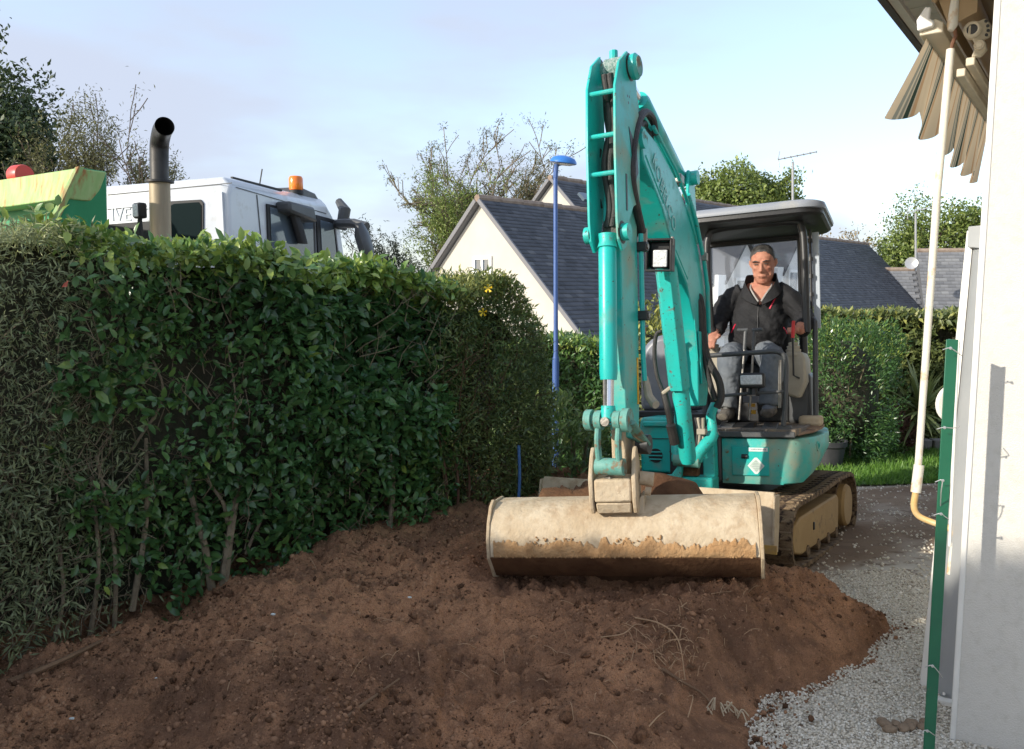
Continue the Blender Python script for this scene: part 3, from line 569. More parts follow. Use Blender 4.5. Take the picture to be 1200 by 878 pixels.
for pts, r in (([(.95, .04, .10), (1.0, .03, .42), (1.10, .09, .75)], .030), ([(.90, .05, .16), (.86, .04, .45), (.80, .1, .8)], .024), ([(1.0, .05, .5), (.97, .03, .62), (.90, .06, .75)], .013), ([(1.1, .06, .30), (1.25, .04, .62), (1.3, .10, .95)], .010),
               ([(.50, .06, .15), (.58, .04, .6), (.62, .1, 1.0)], .017), ([(.55, .10, .95), (.70, .06, 1.22), (.62, .09, 1.5)], .008), ([(2.05, .06, .2), (2.08, .05, .6), (2.0, .08, 1.0)], .018), ([(1.35, .06, 1.2), (1.38, .05, 1.45), (1.36, .08, 1.62)], .006), ([(1.05, .04, .9), (1.06, .03, 1.2), (1.04, .06, 1.45)], .007)):
    hstem(h2, pts, r, M['bark'])
for k in range(9): hstem(h3, [(2.5 + .1 * k, .1, .0), (2.52 + .1 * k, .06, .45), (2.45 + .11 * k, .12, .95)], .011, mat('red_brown_bark', (.11, .05, .03), (.15, .08, .05), 16, .9) if k == 0 else bpy.data.materials['red_brown_bark'])
def twigs(root_, s0, s1, z0, z1, n, r0, L_, m, d0=.02, d1=.22):
    mb = MB()
    for k in range(n):
        s, z, dp = random.uniform(s0, s1), random.uniform(z0, z1), random.uniform(d0, d1); a = Vector(hpt(np.array([s]), np.array([dp]), np.array([z]))[0])
        d = (Vector((HD[0], HD[1], 0)) * random.gauss(0, .5) + Vector((HN[0], HN[1], 0)) * random.uniform(-.1, .6) + Vector((0, 0, random.uniform(.2, 1.2)))).normalized() * L_ * random.uniform(.5, 1.3)
        q = a + d * .5 + Vector((random.gauss(0, .02), random.gauss(0, .02), 0)); mb.tube([a, q, a + d], [r0, r0 * .8, r0 * .35], 4)
        for j in range(2): e = Vector((random.gauss(0, .06), random.gauss(0, .06), random.uniform(.0, .10))); st = a.lerp(a + d, random.uniform(.4, .9)); mb.tube([st, st + e], [r0 * .5, r0 * .25], 4)
    mb.build('twigs', m, root_, kind='stuff', smooth=0)
twigs(h1, -.6, .46, .02, 1.5, 260, .0035, .24, M['bark']); twigs(h2, .36, 2.5, .1, 1.7, 260, .0035, .22, M['bark']); twigs(h3, 2.46, 3.4, .0, 1.3, 260, .003, .25, bpy.data.materials['red_brown_bark'])
fy = Vector(hpt(np.array([2.95]), np.array([-.05]), np.array([1.77]))[0])
for k in range(2):
    mb = MB(); p0 = P(572, 338, 5.35) if k == 0 else P(566, 366, 5.3)
    for i in range(5):
        a = i * 2 * pi / 5; mb.add([p0, p0 + Vector((.028 * cos(a), -.01, .028 * sin(a))), p0 + Vector((.03 * cos(a + .6), -.02, .03 * sin(a + .6)))], [(0, 1, 2)])
    mb.build('yellow_flower', mat('yellow_petal', (.75, .50, .02), None, rough=.6) if k == 0 else bpy.data.materials['yellow_petal'], h3, recalc=False)
# a red dead leaf in the grey shrub
mb = MB(); p0 = P(75, 332, 3.62); mb.add([p0, p0 + Vector((.02, 0, .012)), p0 + Vector((.018, -.01, -.016)), p0 + Vector((-.012, 0, -.018))], [(0, 1, 2, 3)]); mb.build('dead_leaf', mat('red_leaf', (.36, .07, .04), None, rough=.6), h1, recalc=False)

def bush(name, label, c, rad, n, tmpl, size, m, cat='shrub', rz=0, shell=.5, gaps=.3, seed=5, up=.6, stems=6, stem_m=None, young=.7, flat=1, wsc=1, core=True, group=None, stem_len=.9):
    """box-to-egg shaped shrub standing at c (base centre) with half sizes rad=(rx, ry, height)"""
    c = Vector(c); rt = empty(name, c, label, cat, group)
    v = nrm(RNG.normal(size=(n, 3))); v = np.sign(v) * np.abs(v) ** flat; rr = 1 - shell * RNG.random(n) ** 2.2
    q = v * rr[:, None]; q[:, 2] = np.abs(q[:, 2]) if False else q[:, 2]
    lump = 1 + .28 * (vnoise(v[:, 0] * 2 + v[:, 2], v[:, 1] * 2 - v[:, 2] * 1.3, seed, 3, 1.6) - .5) * 2
    pos = np.c_[q[:, 0] * rad[0] * lump, q[:, 1] * rad[1] * lump, rad[2] * (.5 + .5 * q[:, 2] * lump)]
    k = vnoise(pos[:, 0] * 3 / max(rad[0], .3) + 5, pos[:, 2] * 3 / max(rad[2], .3) + pos[:, 1], seed + 2, 3, 1.) > gaps * RNG.uniform(.7, 1.1, n)
    k &= pos[:, 2] > 0
    pos, v, rr = pos[k], v[k], rr[k]; n = len(pos); ca, sa = cos(rz), sin(rz)
    pos = np.c_[pos[:, 0] * ca - pos[:, 1] * sa, pos[:, 0] * sa + pos[:, 1] * ca, pos[:, 2]] + np.array(c)
    d = nrm(v * .7 + np.array([0, 0, up]) + .7 * RNG.normal(size=(n, 3)))
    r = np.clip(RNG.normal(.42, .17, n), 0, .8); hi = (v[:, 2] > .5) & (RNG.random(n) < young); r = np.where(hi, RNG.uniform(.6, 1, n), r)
    sz = size * RNG.uniform(.6, 1.3, n)
    scatter('foliage', tmpl[0], tmpl[1], pos, d, v + .5 * RNG.normal(size=(n, 3)) + np.array([0, 0, .4]), sz, m, rt, rnd=r, width=sz * wsc, kind='stuff')
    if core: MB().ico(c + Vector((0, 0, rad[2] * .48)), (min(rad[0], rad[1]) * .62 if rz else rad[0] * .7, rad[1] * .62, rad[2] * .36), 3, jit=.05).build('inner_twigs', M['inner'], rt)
    for i in range(stems):
        a = random.random() * 6.28; b0 = c + Vector((rad[0] * .35 * cos(a), rad[1] * .35 * sin(a), -.02)); b1 = c + Vector((rad[0] * .75 * cos(a), rad[1] * .7 * sin(a), rad[2] * stem_len * random.uniform(.6, 1)))
        MB().tube(crv([b0, (b0 + b1) / 2 + Vector((random.uniform(-.04, .04), 0, rad[2] * .08)), b1], 4), [.011, .011, .011, .011, .01, .009, .008, .007, .006], 6).build('stem', stem_m or M['bark'], rt)
    return rt
M['weedy'] = leafmat('mid_green_leaf', [(.05, .085, .03), (.10, .16, .05), (.16, .24, .07), (.30, .36, .11)], .42, .28)
def gpt(px, Y): p = P(px, 337, Y); return (p.x, Y, gh(p.x, Y))
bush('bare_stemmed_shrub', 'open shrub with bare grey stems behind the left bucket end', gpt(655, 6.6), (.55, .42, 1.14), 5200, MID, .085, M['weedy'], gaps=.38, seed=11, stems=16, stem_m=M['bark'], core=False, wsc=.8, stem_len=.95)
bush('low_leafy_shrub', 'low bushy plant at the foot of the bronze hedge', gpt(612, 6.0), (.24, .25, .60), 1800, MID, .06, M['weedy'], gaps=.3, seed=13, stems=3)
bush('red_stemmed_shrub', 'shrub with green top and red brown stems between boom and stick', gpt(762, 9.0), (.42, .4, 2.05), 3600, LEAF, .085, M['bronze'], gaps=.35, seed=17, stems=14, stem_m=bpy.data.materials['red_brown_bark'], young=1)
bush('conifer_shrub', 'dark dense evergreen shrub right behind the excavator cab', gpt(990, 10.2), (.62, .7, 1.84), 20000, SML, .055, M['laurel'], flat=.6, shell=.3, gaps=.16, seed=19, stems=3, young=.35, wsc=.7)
bush('red_dwarf_shrub', 'low dark red twiggy shrub before the back hedge', gpt(1047, 10.7), (.36, .3, .62), 3800, NARR, .10, leafmat('red_twig', [(.05, .025, .02), (.11, .045, .03), (.16, .075, .05), (.20, .12, .07)], .7, .1), gaps=.1, seed=25, stems=8, stem_m=bpy.data.materials['red_brown_bark'])
bush('ground_plant', 'small leafy weeds at the far lawn edge', gpt(1025, 10.4), (.55, .18, .22), 1300, LEAF, .06, leafmat('weed', [(.05, .10, .02), (.09, .17, .03), (.13, .22, .05)], .5, .2), cat='plant', gaps=.2, seed=27, stems=0, core=False)
# spiky plant
yb = Vector(gpt(1086, 10.6)); yk = empty('spiky_plant', yb, 'spiky sword leaved plant on a short stem before the hedge', 'plant')
MB().tube([yb, yb + Vector((0, 0, .35)), yb + Vector((0, 0, .62))], [.05, .045, .04], 9).build('stem', M['bark'], yk)
ML = leafmat('sword_leaf', [(.09, .12, .03), (.16, .20, .06), (.28, .30, .11)], .45, .2)
lm = None
for k in range(70):
    a = random.random() * 6.28; el = random.uniform(-.75, 1.45); L_ = random.uniform(.55, .78); dr = Vector((cos(a) * cos(el), sin(a) * cos(el), sin(el)))
    if lm is None:
        me = bpy.data.meshes.new('leaf'); me.from_pydata([(-.03, 0, 0), (.03, 0, 0), (-.034, .4, .02), (.034, .4, .02), (-.02, .75, 0), (.02, .75, 0), (0, 1, -.06)], [], [(0, 1, 3, 2), (2, 3, 5, 4), (4, 5, 6)])
        at = me.attributes.new('rnd', 'FLOAT', 'POINT'); at.data.foreach_set('value', [.1, .1, .5, .5, .7, .7, 1]); me.materials.append(ML); lm = me
    q = dr.to_track_quat('Y', 'Z'); inst('leaf', lm, Matrix.Translation(yb + Vector((0, 0, .60))) @ q.to_matrix().to_4x4() @ Matrix.Diagonal((L_ * 1.1, L_, L_, 1)), yk)
pb = Vector(gpt(980, 9.6)); MB().lathe([(.14, 0), (.18, .28), (.20, .30), (.205, .36), (.185, .36), (.17, .30), (.01, .29)], pb, n=24).build('plant_pot', mat('charcoal_pot', (.035, .036, .04), (.05, .05, .055), 6, .6), None, label='large charcoal plant pot behind the excavator track', cat='pot')
kb = empty('stone_border', gpt(1065, 10.95), 'low grey stone border along the far lawn edge', 'border')
for k in range(7):
    p = Vector(gpt(1000, 10.95)) + Vector((.3 + .33 * k, -.02 * k, 0)); p.z = gh(p.x, p.y) + .09
    MB().box(p, (.315, .16, .2)).build('stone', mat('border_stone', (.16, .15, .13), (.24, .22, .19), 8, .9, bump=.4) if k == 0 else bpy.data.materials['border_stone'], kb, bevel=.015)
mb = MB(); mb.tube(crv([P(608, 522, 5.55), P(609, 560, 5.5), P(607, 600, 5.45)], 4), .011, 8); mb.build('blue_hose', mat('blue_plastic', (.04, .12, .30), None, rough=.4), None, label='blue pipe end standing by the hedge foot', cat='pipe')

_keep = (HA, HD, HN)
def far_hedge(name, label, pa, Ya, pb, Yb, ytop, n, size, m, **k):
    global HA, HD, HN
    a, b_ = P(pa, 337, Ya), P(pb, 337, Yb); HA = np.array([a.x, a.y]); B_ = np.array([b_.x, b_.y]); L_ = float(np.linalg.norm(B_ - HA)); HD = (B_ - HA) / L_; HN = np.array([HD[1], -HD[0]])
    za, zb = P(pa, ytop, Ya).z, P(pb, ytop, Yb).z
    r = hedge(name, label, 0, L_, lambda s: za + (zb - za) * s / L_ + .03 * np.sin(s * 6), gh(a.x, a.y) - .05, n, MID, size, m, bump=.10, up=.4, **k); HA, HD, HN = _keep; return r
far_hedge('clipped_back_hedge', 'clipped green hedge behind the blue lamp post base', 535, 10.4, 775, 9.4, 403, 16000, .085, M['laurel'], gaps=.3, seed=81, topyoung=.6, lown=.2, wsc=.9)
far_hedge('laurel_back_hedge', 'broad leaved clipped hedge behind the lawn under the far roofs', 940, 11.9, 1165, 11.3, 373, 15000, .13, M['bronze'], gaps=.3, seed=85, topyoung=.28, lown=.3, wsc=1.1)

HA, HD, HN = np.array([-3.4, -1.8]), np.array([0., 1.]), np.array([1., 0.])  # unseen hedge added, top sloped to shade soil and wall but clear the bucket
hedge('boundary_hedge', 'garden hedge along the left boundary stepping up towards the viewer', 0, 4.55, lambda s: 1.72 + (4.25 - s) * .53, -.1, 9000, MID, .13, M['laurel'], gaps=.05, seed=95, topyoung=.6, lown=.1, bump=.05, cdrop=.02)
HA, HD, HN = _keep
# ================================================================== BLUE LAMP POST
M['blue'] = mat('blue_paint', (.05, .11, .30), (.06, .125, .33), 4, .45); M['blue2'] = mat('blue_lamp_paint', (.03, .17, .52), None, rough=.35)
YL = 8.5; lb = P(651, 480, YL); lt = P(651, 197, YL)
lamp = empty('street_lamp', (lb.x, YL, gh(lb.x, YL)), 'blue street lamp with a domed head behind the hedge', 'street lamp')
MB().tube([Vector((lb.x, YL, gh(lb.x, YL))), Vector((lb.x, YL, lb.z + .55))], .036, 14).build('pole_base', M['blue'], lamp)
MB().tube([Vector((lb.x, YL, lb.z + .55)), Vector((lb.x, YL, lb.z + .6)), lt], [.03, .0245, .022], 14).build('pole', M['blue'], lamp)
hc = P(660, 191, YL)
MB().lathe([(.125, -.009), (.14, 0), (.136, .019), (.114, .049), (.061, .068), (.008, .075)], hc, (0.13, -.10, 1), 26).build('lamp_head', M['blue2'], lamp)
MB().lathe([(.008, -.023), (.076, -.023), (.118, -.009), (.008, -.006)], hc, (.13, -.10, 1), 22).build('lens', M['lens'], lamp)
MB().tube([lt - Vector((0, 0, .1)), lt + Vector((0.01, 0, .03)), hc], [.026, .026, .022], 10).build('collar', M['blue'], lamp)
# ================================================================== FAR HOUSES
M['cream'] = mat('cream_render', (.50, .475, .41), (.54, .51, .445), 2, .9, bump=.1, bscale=80)
M['palewall'] = mat('pale_wall', (.60, .59, .56), (.66, .65, .62), 2, .9)
M['slate'] = mat('slate', (.07, .075, .09), attr='rnd', acol=[(0, (.040, .043, .052)), (.35, (.062, .067, .080)), (.75, (.085, .09, .105)), (1, (.13, .135, .145))], rough=.55, c3=(.12, .12, .12), d_scale=.8, d_lo=.6, d_hi=.85, spec=.4)
M['slate2'] = mat('light_slate', (.17, .175, .185), attr='rnd', acol=[(0, (.13, .135, .145)), (.5, (.18, .185, .195)), (1, (.24, .245, .25))], rough=.6)  # slate made paler to stand for the different light on these slopes
M['verge'] = mat('grey_verge', (.16, .16, .17), None, rough=.6)
M['ridge'] = mat('ridge_tile', (.22, .16, .12), (.34, .27, .21), 4, .85)
M['glass'] = mat('window_glass', (.10, .13, .16), None, rough=.08, spec=.8)
M['pvc'] = mat('white_frame', (.78, .78, .76), None, rough=.4)
def slates(name, o, u, v, lu, lv, su, sv, m, parent, trim=None):
    """roof slope: corner o, u along the eave, v up the slope; overlapping slates with a small lip each"""
    o, u, v = np.array(o), np.array(u), np.array(v); nn = np.cross(u, v); nn = nn / np.linalg.norm(nn); nn = nn if nn[2] > 0 else -nn
    nu, nv = int(lu / su), int(lv / sv); P_ = []; F = []; R_ = []
    for j in range(nv):
        for i in range(-1, nu):
            a0 = (i + (.5 if j % 2 else 0)) * su; a1 = a0 + su * .975; a0 = max(a0, 0); a1 = min(a1, lu)
            if a1 - a0 < .03: continue
            b0 = j * sv - .002; b1 = (j + 1) * sv + .03; h = .030 + random.uniform(-.005, .007)
            if trim and not trim((a0 + a1) / 2, (b0 + b1) / 2): continue
            base = o + u * a0 + v * b0; k = len(P_)
            P_ += [base + nn * .006, o + u * a1 + v * b0 + nn * .006, base + nn * h, o + u * a1 + v * b0 + nn * h, o + u * a0 + v * b1 + nn * .006, o + u * a1 + v * b1 + nn * .006]
            F += [(k, k + 1, k + 3, k + 2), (k + 2, k + 3, k + 5, k + 4)]; R_ += [min(1, max(0, random.gauss(.45, .22)))] * 6
    V = np.array(P_); fl = np.array(F).ravel(); n = len(F)
    return npmesh(name, V, fl, np.arange(n) * 4, np.full(n, 4), m, parent, attr=np.array(R_), kind='stuff')
def gable_house(label, o, rz, w, ze, za, lx, zg, wall, slate, su=.26, sv=.145, trim=None, over=.18, loc=None):
    Fh = Frame(o, rz, 0, 0); rt = empty('house', Fh.w((0, w / 2, zg)), label, 'house')
    mb = MB(Fh); mb.prism([(0, 0, zg), (0, w, zg), (0, w, ze), (0, w / 2, za), (0, 0, ze)], (lx, 0, 0)); mb.build('wall', wall, rt, smooth=0)
    sl = Vector((0, w / 2, za - ze)); n_ = sl.length; vdir = sl.normalized()
    for sgn in (0, 1):
        e0 = Vector((-over, -.22 * vdir.y, ze - .22 * vdir.z)); vd = vdir.copy()
        if sgn: e0.y = w + .22 * vdir.y; vd.y = -vd.y
        nn = Vector((0, -vd.z, abs(vd.y))) if not sgn else Vector((0, vd.z, abs(vd.y)))
        e0 = e0 + nn * .03; L_ = n_ + .22
        mb = MB(Fh); mb.prism([e0, e0 + vd * L_, e0 + vd * L_ + nn * .07, e0 + nn * .07], (lx + 2 * over, 0, 0)); rf = mb.build('roof', M['verge'], rt, smooth=0)
        if not sgn: slates('slates', Fh.w(e0 + nn * .07), Fh.R @ Vector((1, 0, 0)), Fh.R @ vd, lx + 2 * over, L_, su, sv, slate, rf, trim)
        mb = MB(Fh); mb.prism([e0 + Vector((-.03, 0, 0)), e0 + Vector((-.03, 0, 0)) + vd * L_, e0 + Vector((-.03, 0, 0)) + vd * L_ + nn * .11, e0 + Vector((-.03, 0, 0)) + nn * .11], (.06, 0, 0)); mb.build('verge', M['verge'], rf, smooth=0)
    k = 0; n_t = int(lx / .45)
    rid = MB(Fh)
    for i in range(n_t + 1):
        x0 = -over + i * (lx + 2 * over) / (n_t + 1); rid.tube([(x0, w / 2, za + .12 + .012 * (i % 2)), (x0 + .46, w / 2, za + .135 + .012 * (i % 2))], .10, 7)
    rid.build('ridge_tiles', M['ridge'], rt, kind='stuff')
    return Fh, rt
ap = P(565, 238, 22.26)
HF, house1 = gable_house('long slate roofed house with a cream gable left of the excavator', (1.75, 20, 0), 48.6, 6.86, .53, ap.z, 31, -2.6, M['cream'], M['slate'])
def window(fr, axis, val, x0, y0, x1, y1, parent, dep=.06, mull=True, sgn=-1):
    """window set in the plane axis=val between photo corners"""
    a = fr.on(x0, y1, axis, val); b_ = fr.on(x1, y0, axis, val); c = (a + b_) / 2; oth = 1 - axis
    w_, h_ = abs(b_[oth] - a[oth]), abs(b_.z - a.z)
    def bx(mbx, du, dz, su_, sz_, dd, th):
        cc = c.copy(); cc[oth] += du; cc.z += dz; cc[axis] = val + sgn * dd; s_ = [0, 0, 0]; s_[oth] = su_; s_[axis] = th; s_[2] = sz_; mbx.box(cc, s_)
    f = MB(fr); t = .09
    for du, dz, su_, sz_ in ((-w_ / 2 + t / 2, 0, t, h_), (w_ / 2 - t / 2, 0, t, h_), (0, h_ / 2 - t / 2, w_ - 2 * t, t), (0, -h_ / 2 + t / 2, w_ - 2 * t, t)) + (((0, 0, t * .8, h_ - 2 * t),) if mull else ()): bx(f, du, dz, su_, sz_, .02, dep)
    wf = f.build('window', M['pvc'], parent, smooth=0)
    g = MB(fr); bx(g, 0, 0, w_ - t, h_ - t, .005, .02); g.build('pane', M['glass'], wf, smooth=0)
    s_ = MB(fr); bx(s_, 0, -h_ / 2 - .05, w_ + .2, .08, .06, .18); s_.build('sill', M['palewall'], wf, smooth=0)
window(HF, 0, 0, 555, 300, 577, 322, house1)
ga = HF.on(548, 322, 0, 0); gb = HF.on(555, 300, 0, 0)
# gutter and fascia along the visible eave
mb = MB(HF); mb.box((15.5, -.24, .33), (31.3, .12, .12)); mb.build('gutter', M['verge'], house1, smooth=0)
# two gabled wall dormers seen through the cab
for (xl, xr, xa, ya, ye) in ((850, 908, 874, 283, 318), (917, 975, 934, 284, 318)):
    pl, pr, pa, pe = HF.on(xl, ye, 1, -.12), HF.on(xr, ye, 1, -.12), HF.on(xa, ya, 1, -.12), HF.on(xl, 400, 1, -.12)
    hw = min(pa.x - pl.x, 1.7); xc = pa.x; zb = -.9; ze_ = pa.z - hw * .95
    mb = MB(HF); mb.prism([(xc - hw, -.13, zb), (xc + hw, -.13, zb), (xc + hw, -.13, ze_), (xc, -.13, pa.z), (xc - hw, -.13, ze_)], (0, 3.4, 0)); dm = mb.build('dormer', M['palewall'], house1, smooth=0)
    for sg in (-1, 1):
        mb = MB(HF); mb.prism([(xc, -.25, pa.z + .06), (xc + sg * (hw + .15), -.25, ze_ - .10), (xc + sg * (hw + .15), -.25, ze_ + .0), (xc, -.25, pa.z + .18)], (0, 3.5, 0)); mb.build('dormer_roof', M['slate'], dm, smooth=0)
    f = MB(HF); f.box((xc, -.15, ze_ - .55), (1.5, .06, 1.2)); f.build('dormer_window', M['glass'], dm, smooth=0)
    f = MB(HF)
    for dx, sx_ in ((-.75, .10), (0, .08), (.75, .10)): f.box((xc + dx, -.17, ze_ - .55), (sx_, .08, 1.2))
    f.box((xc, -.17, ze_ + .08), (1.6, .08, .1)); f.build('window_frame', M['pvc'], dm, smooth=0)
    f = MB(HF); f.box((xc - hw - .35, -.14, ze_ - .9), (.5, .12, 2.2)); f.build('pilaster', M['pvc'], dm, smooth=0)
# house two, higher ridge behind
a2 = P(648, 213, 29); ca, sa = cos(radians(48.6)), sin(radians(48.6)); w2 = 7.2
o2 = Vector((a2.x, a2.y, 0)) - Vector((-sa, ca, 0)) * (w2 / 2)
H2, house2 = gable_house('taller slate roofed house whose ridge rises behind the long house', o2, 48.6, w2, a2.z - 3.6, a2.z, 21, -2.6, M['cream'], M['slate'])
# velux spot and antenna
mb = MB(H2); q = H2.on(686, 232, 1, w2 * .28); mb.box((q.x, q.y, q.z + .02), (.5, .35, .1), Matrix.Rotation(radians(45), 3, 'X')); mb.build('roof_window', M['glass'], house2)
def antenna(name, label, px, py0, py1, Y, boom, els, dish=None):
    b0, t0 = P(px, py0, Y), P(px, py1, Y); rt = empty(name, b0, label, 'antenna'); m_ = mat('grey_aluminium', (.42, .42, .42), None, rough=.4, metal=.4) if 'grey_aluminium' not in bpy.data.materials else bpy.data.materials['grey_aluminium']
    MB().tube([b0, t0], .05, 8).build('mast', m_, rt)
    p, q = P(*boom[0], Y), P(*boom[1], Y - .4); MB().tube([p, q], .03, 6).build('boom', m_, rt)
    for k in range(els):
        c_ = p + (q - p) * (k / max(1, els - 1)); MB().tube([c_ - Vector((.1, .25, -.0)), c_ + Vector((.1, .25, 0))], .014, 5).build('element', m_, rt)
    for sg in (-1, 1): MB().tube([p + Vector((0, 0, 0)), p + Vector((.05, 0, sg * .32))], .018, 5).build('reflector', m_, rt)
    if dish: MB().lathe([(.01, .0), (.18, .03), (.30, .09), (.30, .1), (.01, .02)], P(*dish, Y), (-.4, -.9, .2), 18).build('dish', m_, rt)
antenna('antenna', 'rake shaped rooftop antenna above the excavator canopy', 929, 245, 190, 33, ((912, 187), (957, 178)), 7)
# right-hand roofs, slate coloured paler as if lit more
r3 = Frame(P(1038, 380, 41), -12, 0, 0)
rt3 = empty('house', P(1085, 400, 40), 'house with a pale grey stepped roof below the right trees', 'house')
for x0, x1, yt in ((-2.5, 2.05, 317), (2.05, 8.0, 295)):
    zt = P(1040 if yt == 317 else 1090, yt, 43.4).z; zb = -1.2; o_ = r3.o
    mb = MB(r3); mb.prism([(x0, -.0, zb - o_.z), (x0, 3.0, zt - o_.z), (x0, 6.0, zb - o_.z)], (x1 - x0, 0, 0)); rr_ = mb.build('roof', M['slate2'], rt3, smooth=0)
    v = Vector((0, 3.0, zt - zb)); slates('slates', r3.w((x0, -.0 - .03, zb - o_.z + .03)), r3.R @ Vector((1, 0, 0)), r3.R @ v.normalized(), x1 - x0, v.length, .36, .2, M['slate2'], rr_)
    mb = MB(r3); mb.tube([(x0, 3.0, zt - o_.z + .05), (x1, 3.0, zt - o_.z + .05)], .13, 7); mb.build('ridge_tiles', M['ridge'], rt3)
mb = MB(r3); mb.box((2.7, 3.0, -3.2 - r3.o.z), (10.4, 5.6, 4.2)); mb.build('wall', M['palewall'], rt3)
antenna('antenna', 'tall tee shaped antenna mast with a dish on the right roof', 1073, 318, 250, 40, ((1063, 249), (1092, 243)), 3, (1068, 309))
# ================================================================== TREES
def tree(name, label, base, H, trunk_r, crowns, n, size, m, seed=1, tm=None, gaps=.35, tmpl=SML, wsc=1.15, cl=.22, limbs=7, group=None, depth=3, fill=.5, flat=1.0, kids=3, ang=.75, droop=0, reach=.5, tmin=.009):
    """trunk, limbs and twigs grown outward; leaves sit round the twig ends and fill the crown bodies"""
    rs = random.Random(seed); base = Vector(base); rt = empty(name, base, label, 'tree', group); tm = tm or M['bark_d']
    mb = MB(); top = base + Vector((crowns[0][0][0] * .5, 0, crowns[0][0][2] + crowns[0][1][2] * .5))
    tk = crv([base, base.lerp(top, .35) + Vector((rs.uniform(-.15, .15), 0, 0)), base.lerp(top, .7) + Vector((rs.uniform(-.25, .25), 0, 0)), top], 5)
    mb.tube(tk, [trunk_r * (1 - .85 * i / (len(tk) - 1)) for i in range(len(tk))], 9); ends = []
    def grow(p, d, L_, r, k):
        a = Vector((rs.gauss(0, 1), rs.gauss(0, 1), rs.gauss(0, .6) - droop)) * .16
        q1 = p + (d + a * .5).normalized() * L_ * .5; d2 = (d + a + Vector((0, 0, .10))).normalized(); q2 = q1 + d2 * L_ * .5
        c_ = crv([p, q1, q2], 3); mb.tube(c_, [max(r * (1 - .5 * i / (len(c_) - 1)), tmin) for i in range(len(c_))], 6 if k > 1 else 4)
        if k <= 1: ends.append(q2)
        if k == 0: return
        for i in range(kids):
            t = (.45, .75, 1.0)[i % 3]; s0 = p.lerp(q1, t * 2) if t < .5 else q1.lerp(q2, t * 2 - 1)
            v = Vector((rs.gauss(0, 1), rs.gauss(0, 1), rs.gauss(.15, .8))).normalized(); nd = (d2 + v * ang).normalized()
            grow(s0, nd, L_ * rs.uniform(.5, .72), r * .5, k - 1)
    for k in range(limbs):
        c, r = Vector(crowns[k % len(crowns)][0]), Vector(crowns[k % len(crowns)][1]); st = tk[int((len(tk) - 1) * rs.uniform(.35, 1.0))]
        v = Vector((rs.gauss(0, 1), rs.gauss(0, 1), rs.gauss(.2, .7))).normalized(); en = base + c + Vector((v.x * r.x, v.y * r.y, v.z * r.z)) * reach
        grow(st, (en - st).normalized(), (en - st).length * .9, trunk_r * .36, depth)
    mb.build('trunk', tm, rt)
    if n:
        E_ = np.array([list(e) for e in ends]); g = np.random.default_rng(seed); rad = np.array([r for c, r in crowns]).mean(0)
        pos = E_[g.integers(0, len(E_), n)] + g.normal(size=(n, 3)) * rad * cl; nf = int(n * fill)
        ci = g.integers(0, len(crowns), nf); v = nrm(g.normal(size=(nf, 3))); v = np.sign(v) * np.abs(v) ** flat; rr = .35 + .65 * g.random(nf) ** .5
        lump = 1 + .5 * (vnoise(v[:, 0] * 1.7 + v[:, 2] + ci * 3.3, v[:, 1] * 1.7 - v[:, 2], seed, 3, 1.8) - .5) * 2
        C_ = np.array([list(base + Vector(c)) for c, r in crowns]); pos[:nf] = C_[ci] + v * np.array([r for c, r in crowns])[ci] * (rr * lump)[:, None]
        k = vnoise(pos[:, 0] * 2.6 / rad[0] + pos[:, 1] / rad[1], pos[:, 2] * 2.6 / rad[2] - pos[:, 1] / rad[1], seed + 4, 3, 1.3) > gaps * g.uniform(.8, 1.12, n); pos = pos[k]; n2 = len(pos)
        nn = nrm(pos - C_.mean(0)) + .6 * g.normal(size=(n2, 3)) + np.array([0, 0, .3]); sz = size * g.uniform(.6, 1.3, n2)
        scatter('crown', tmpl[0], tmpl[1], pos, g.normal(size=(n2, 3)), nn, sz, m, rt, rnd=np.clip(g.normal(.5, .22, n2), 0, 1), width=sz * wsc, kind='stuff')
    return rt
Lg = {'dark': leafmat('tree_leaf_dark', [(.018, .035, .014), (.035, .06, .022), (.06, .095, .03), (.10, .13, .045)], .5, .25),
      'olive': leafmat('tree_leaf_olive', [(.06, .065, .03), (.11, .11, .05), (.16, .165, .065), (.25, .245, .09)], .5, .3),
      'lime': leafmat('tree_leaf_lime', [(.07, .11, .025), (.13, .19, .04), (.21, .27, .06), (.33, .37, .11)], .5, .3),
      'blue': leafmat('tree_leaf_bluegreen', [(.035, .05, .035), (.06, .08, .05), (.10, .12, .075)], .6, .2)}
def tb(px, Y, zg=-1.5): p = P(px, 337, Y); return (p.x, Y, zg)
tree('broadleaf_tree', 'tall dark green tree at the far left above the green skip', tb(12, 25), 11, .22, [((.1, 0, 7.5), (1.7, 1.6, 2.2)), ((-1.2, 0, 6.0), (1.7, 1.6, 2.2)), ((.25, -.3, 5.2), (1.4, 1.4, 2.0))], 60000, .17, Lg['dark'], 31, gaps=.36, limbs=9, fill=.75, cl=.14)
tree('thin_tree', 'thin leafed grey tree behind the white truck cab', tb(128, 23), 8.8, .10, [((-.4, 0, 6.5), (1.5, 1.2, 1.9)), ((1.2, 0, 5.3), (1.4, 1.0, 1.6)), ((-1.3, 0, 5.4), (1.0, 1.0, 1.7))], 34000, .115, Lg['olive'], 37, tmin=.013, gaps=.40, reach=.22, limbs=14, wsc=.6, cl=.12, fill=.65, kids=3)
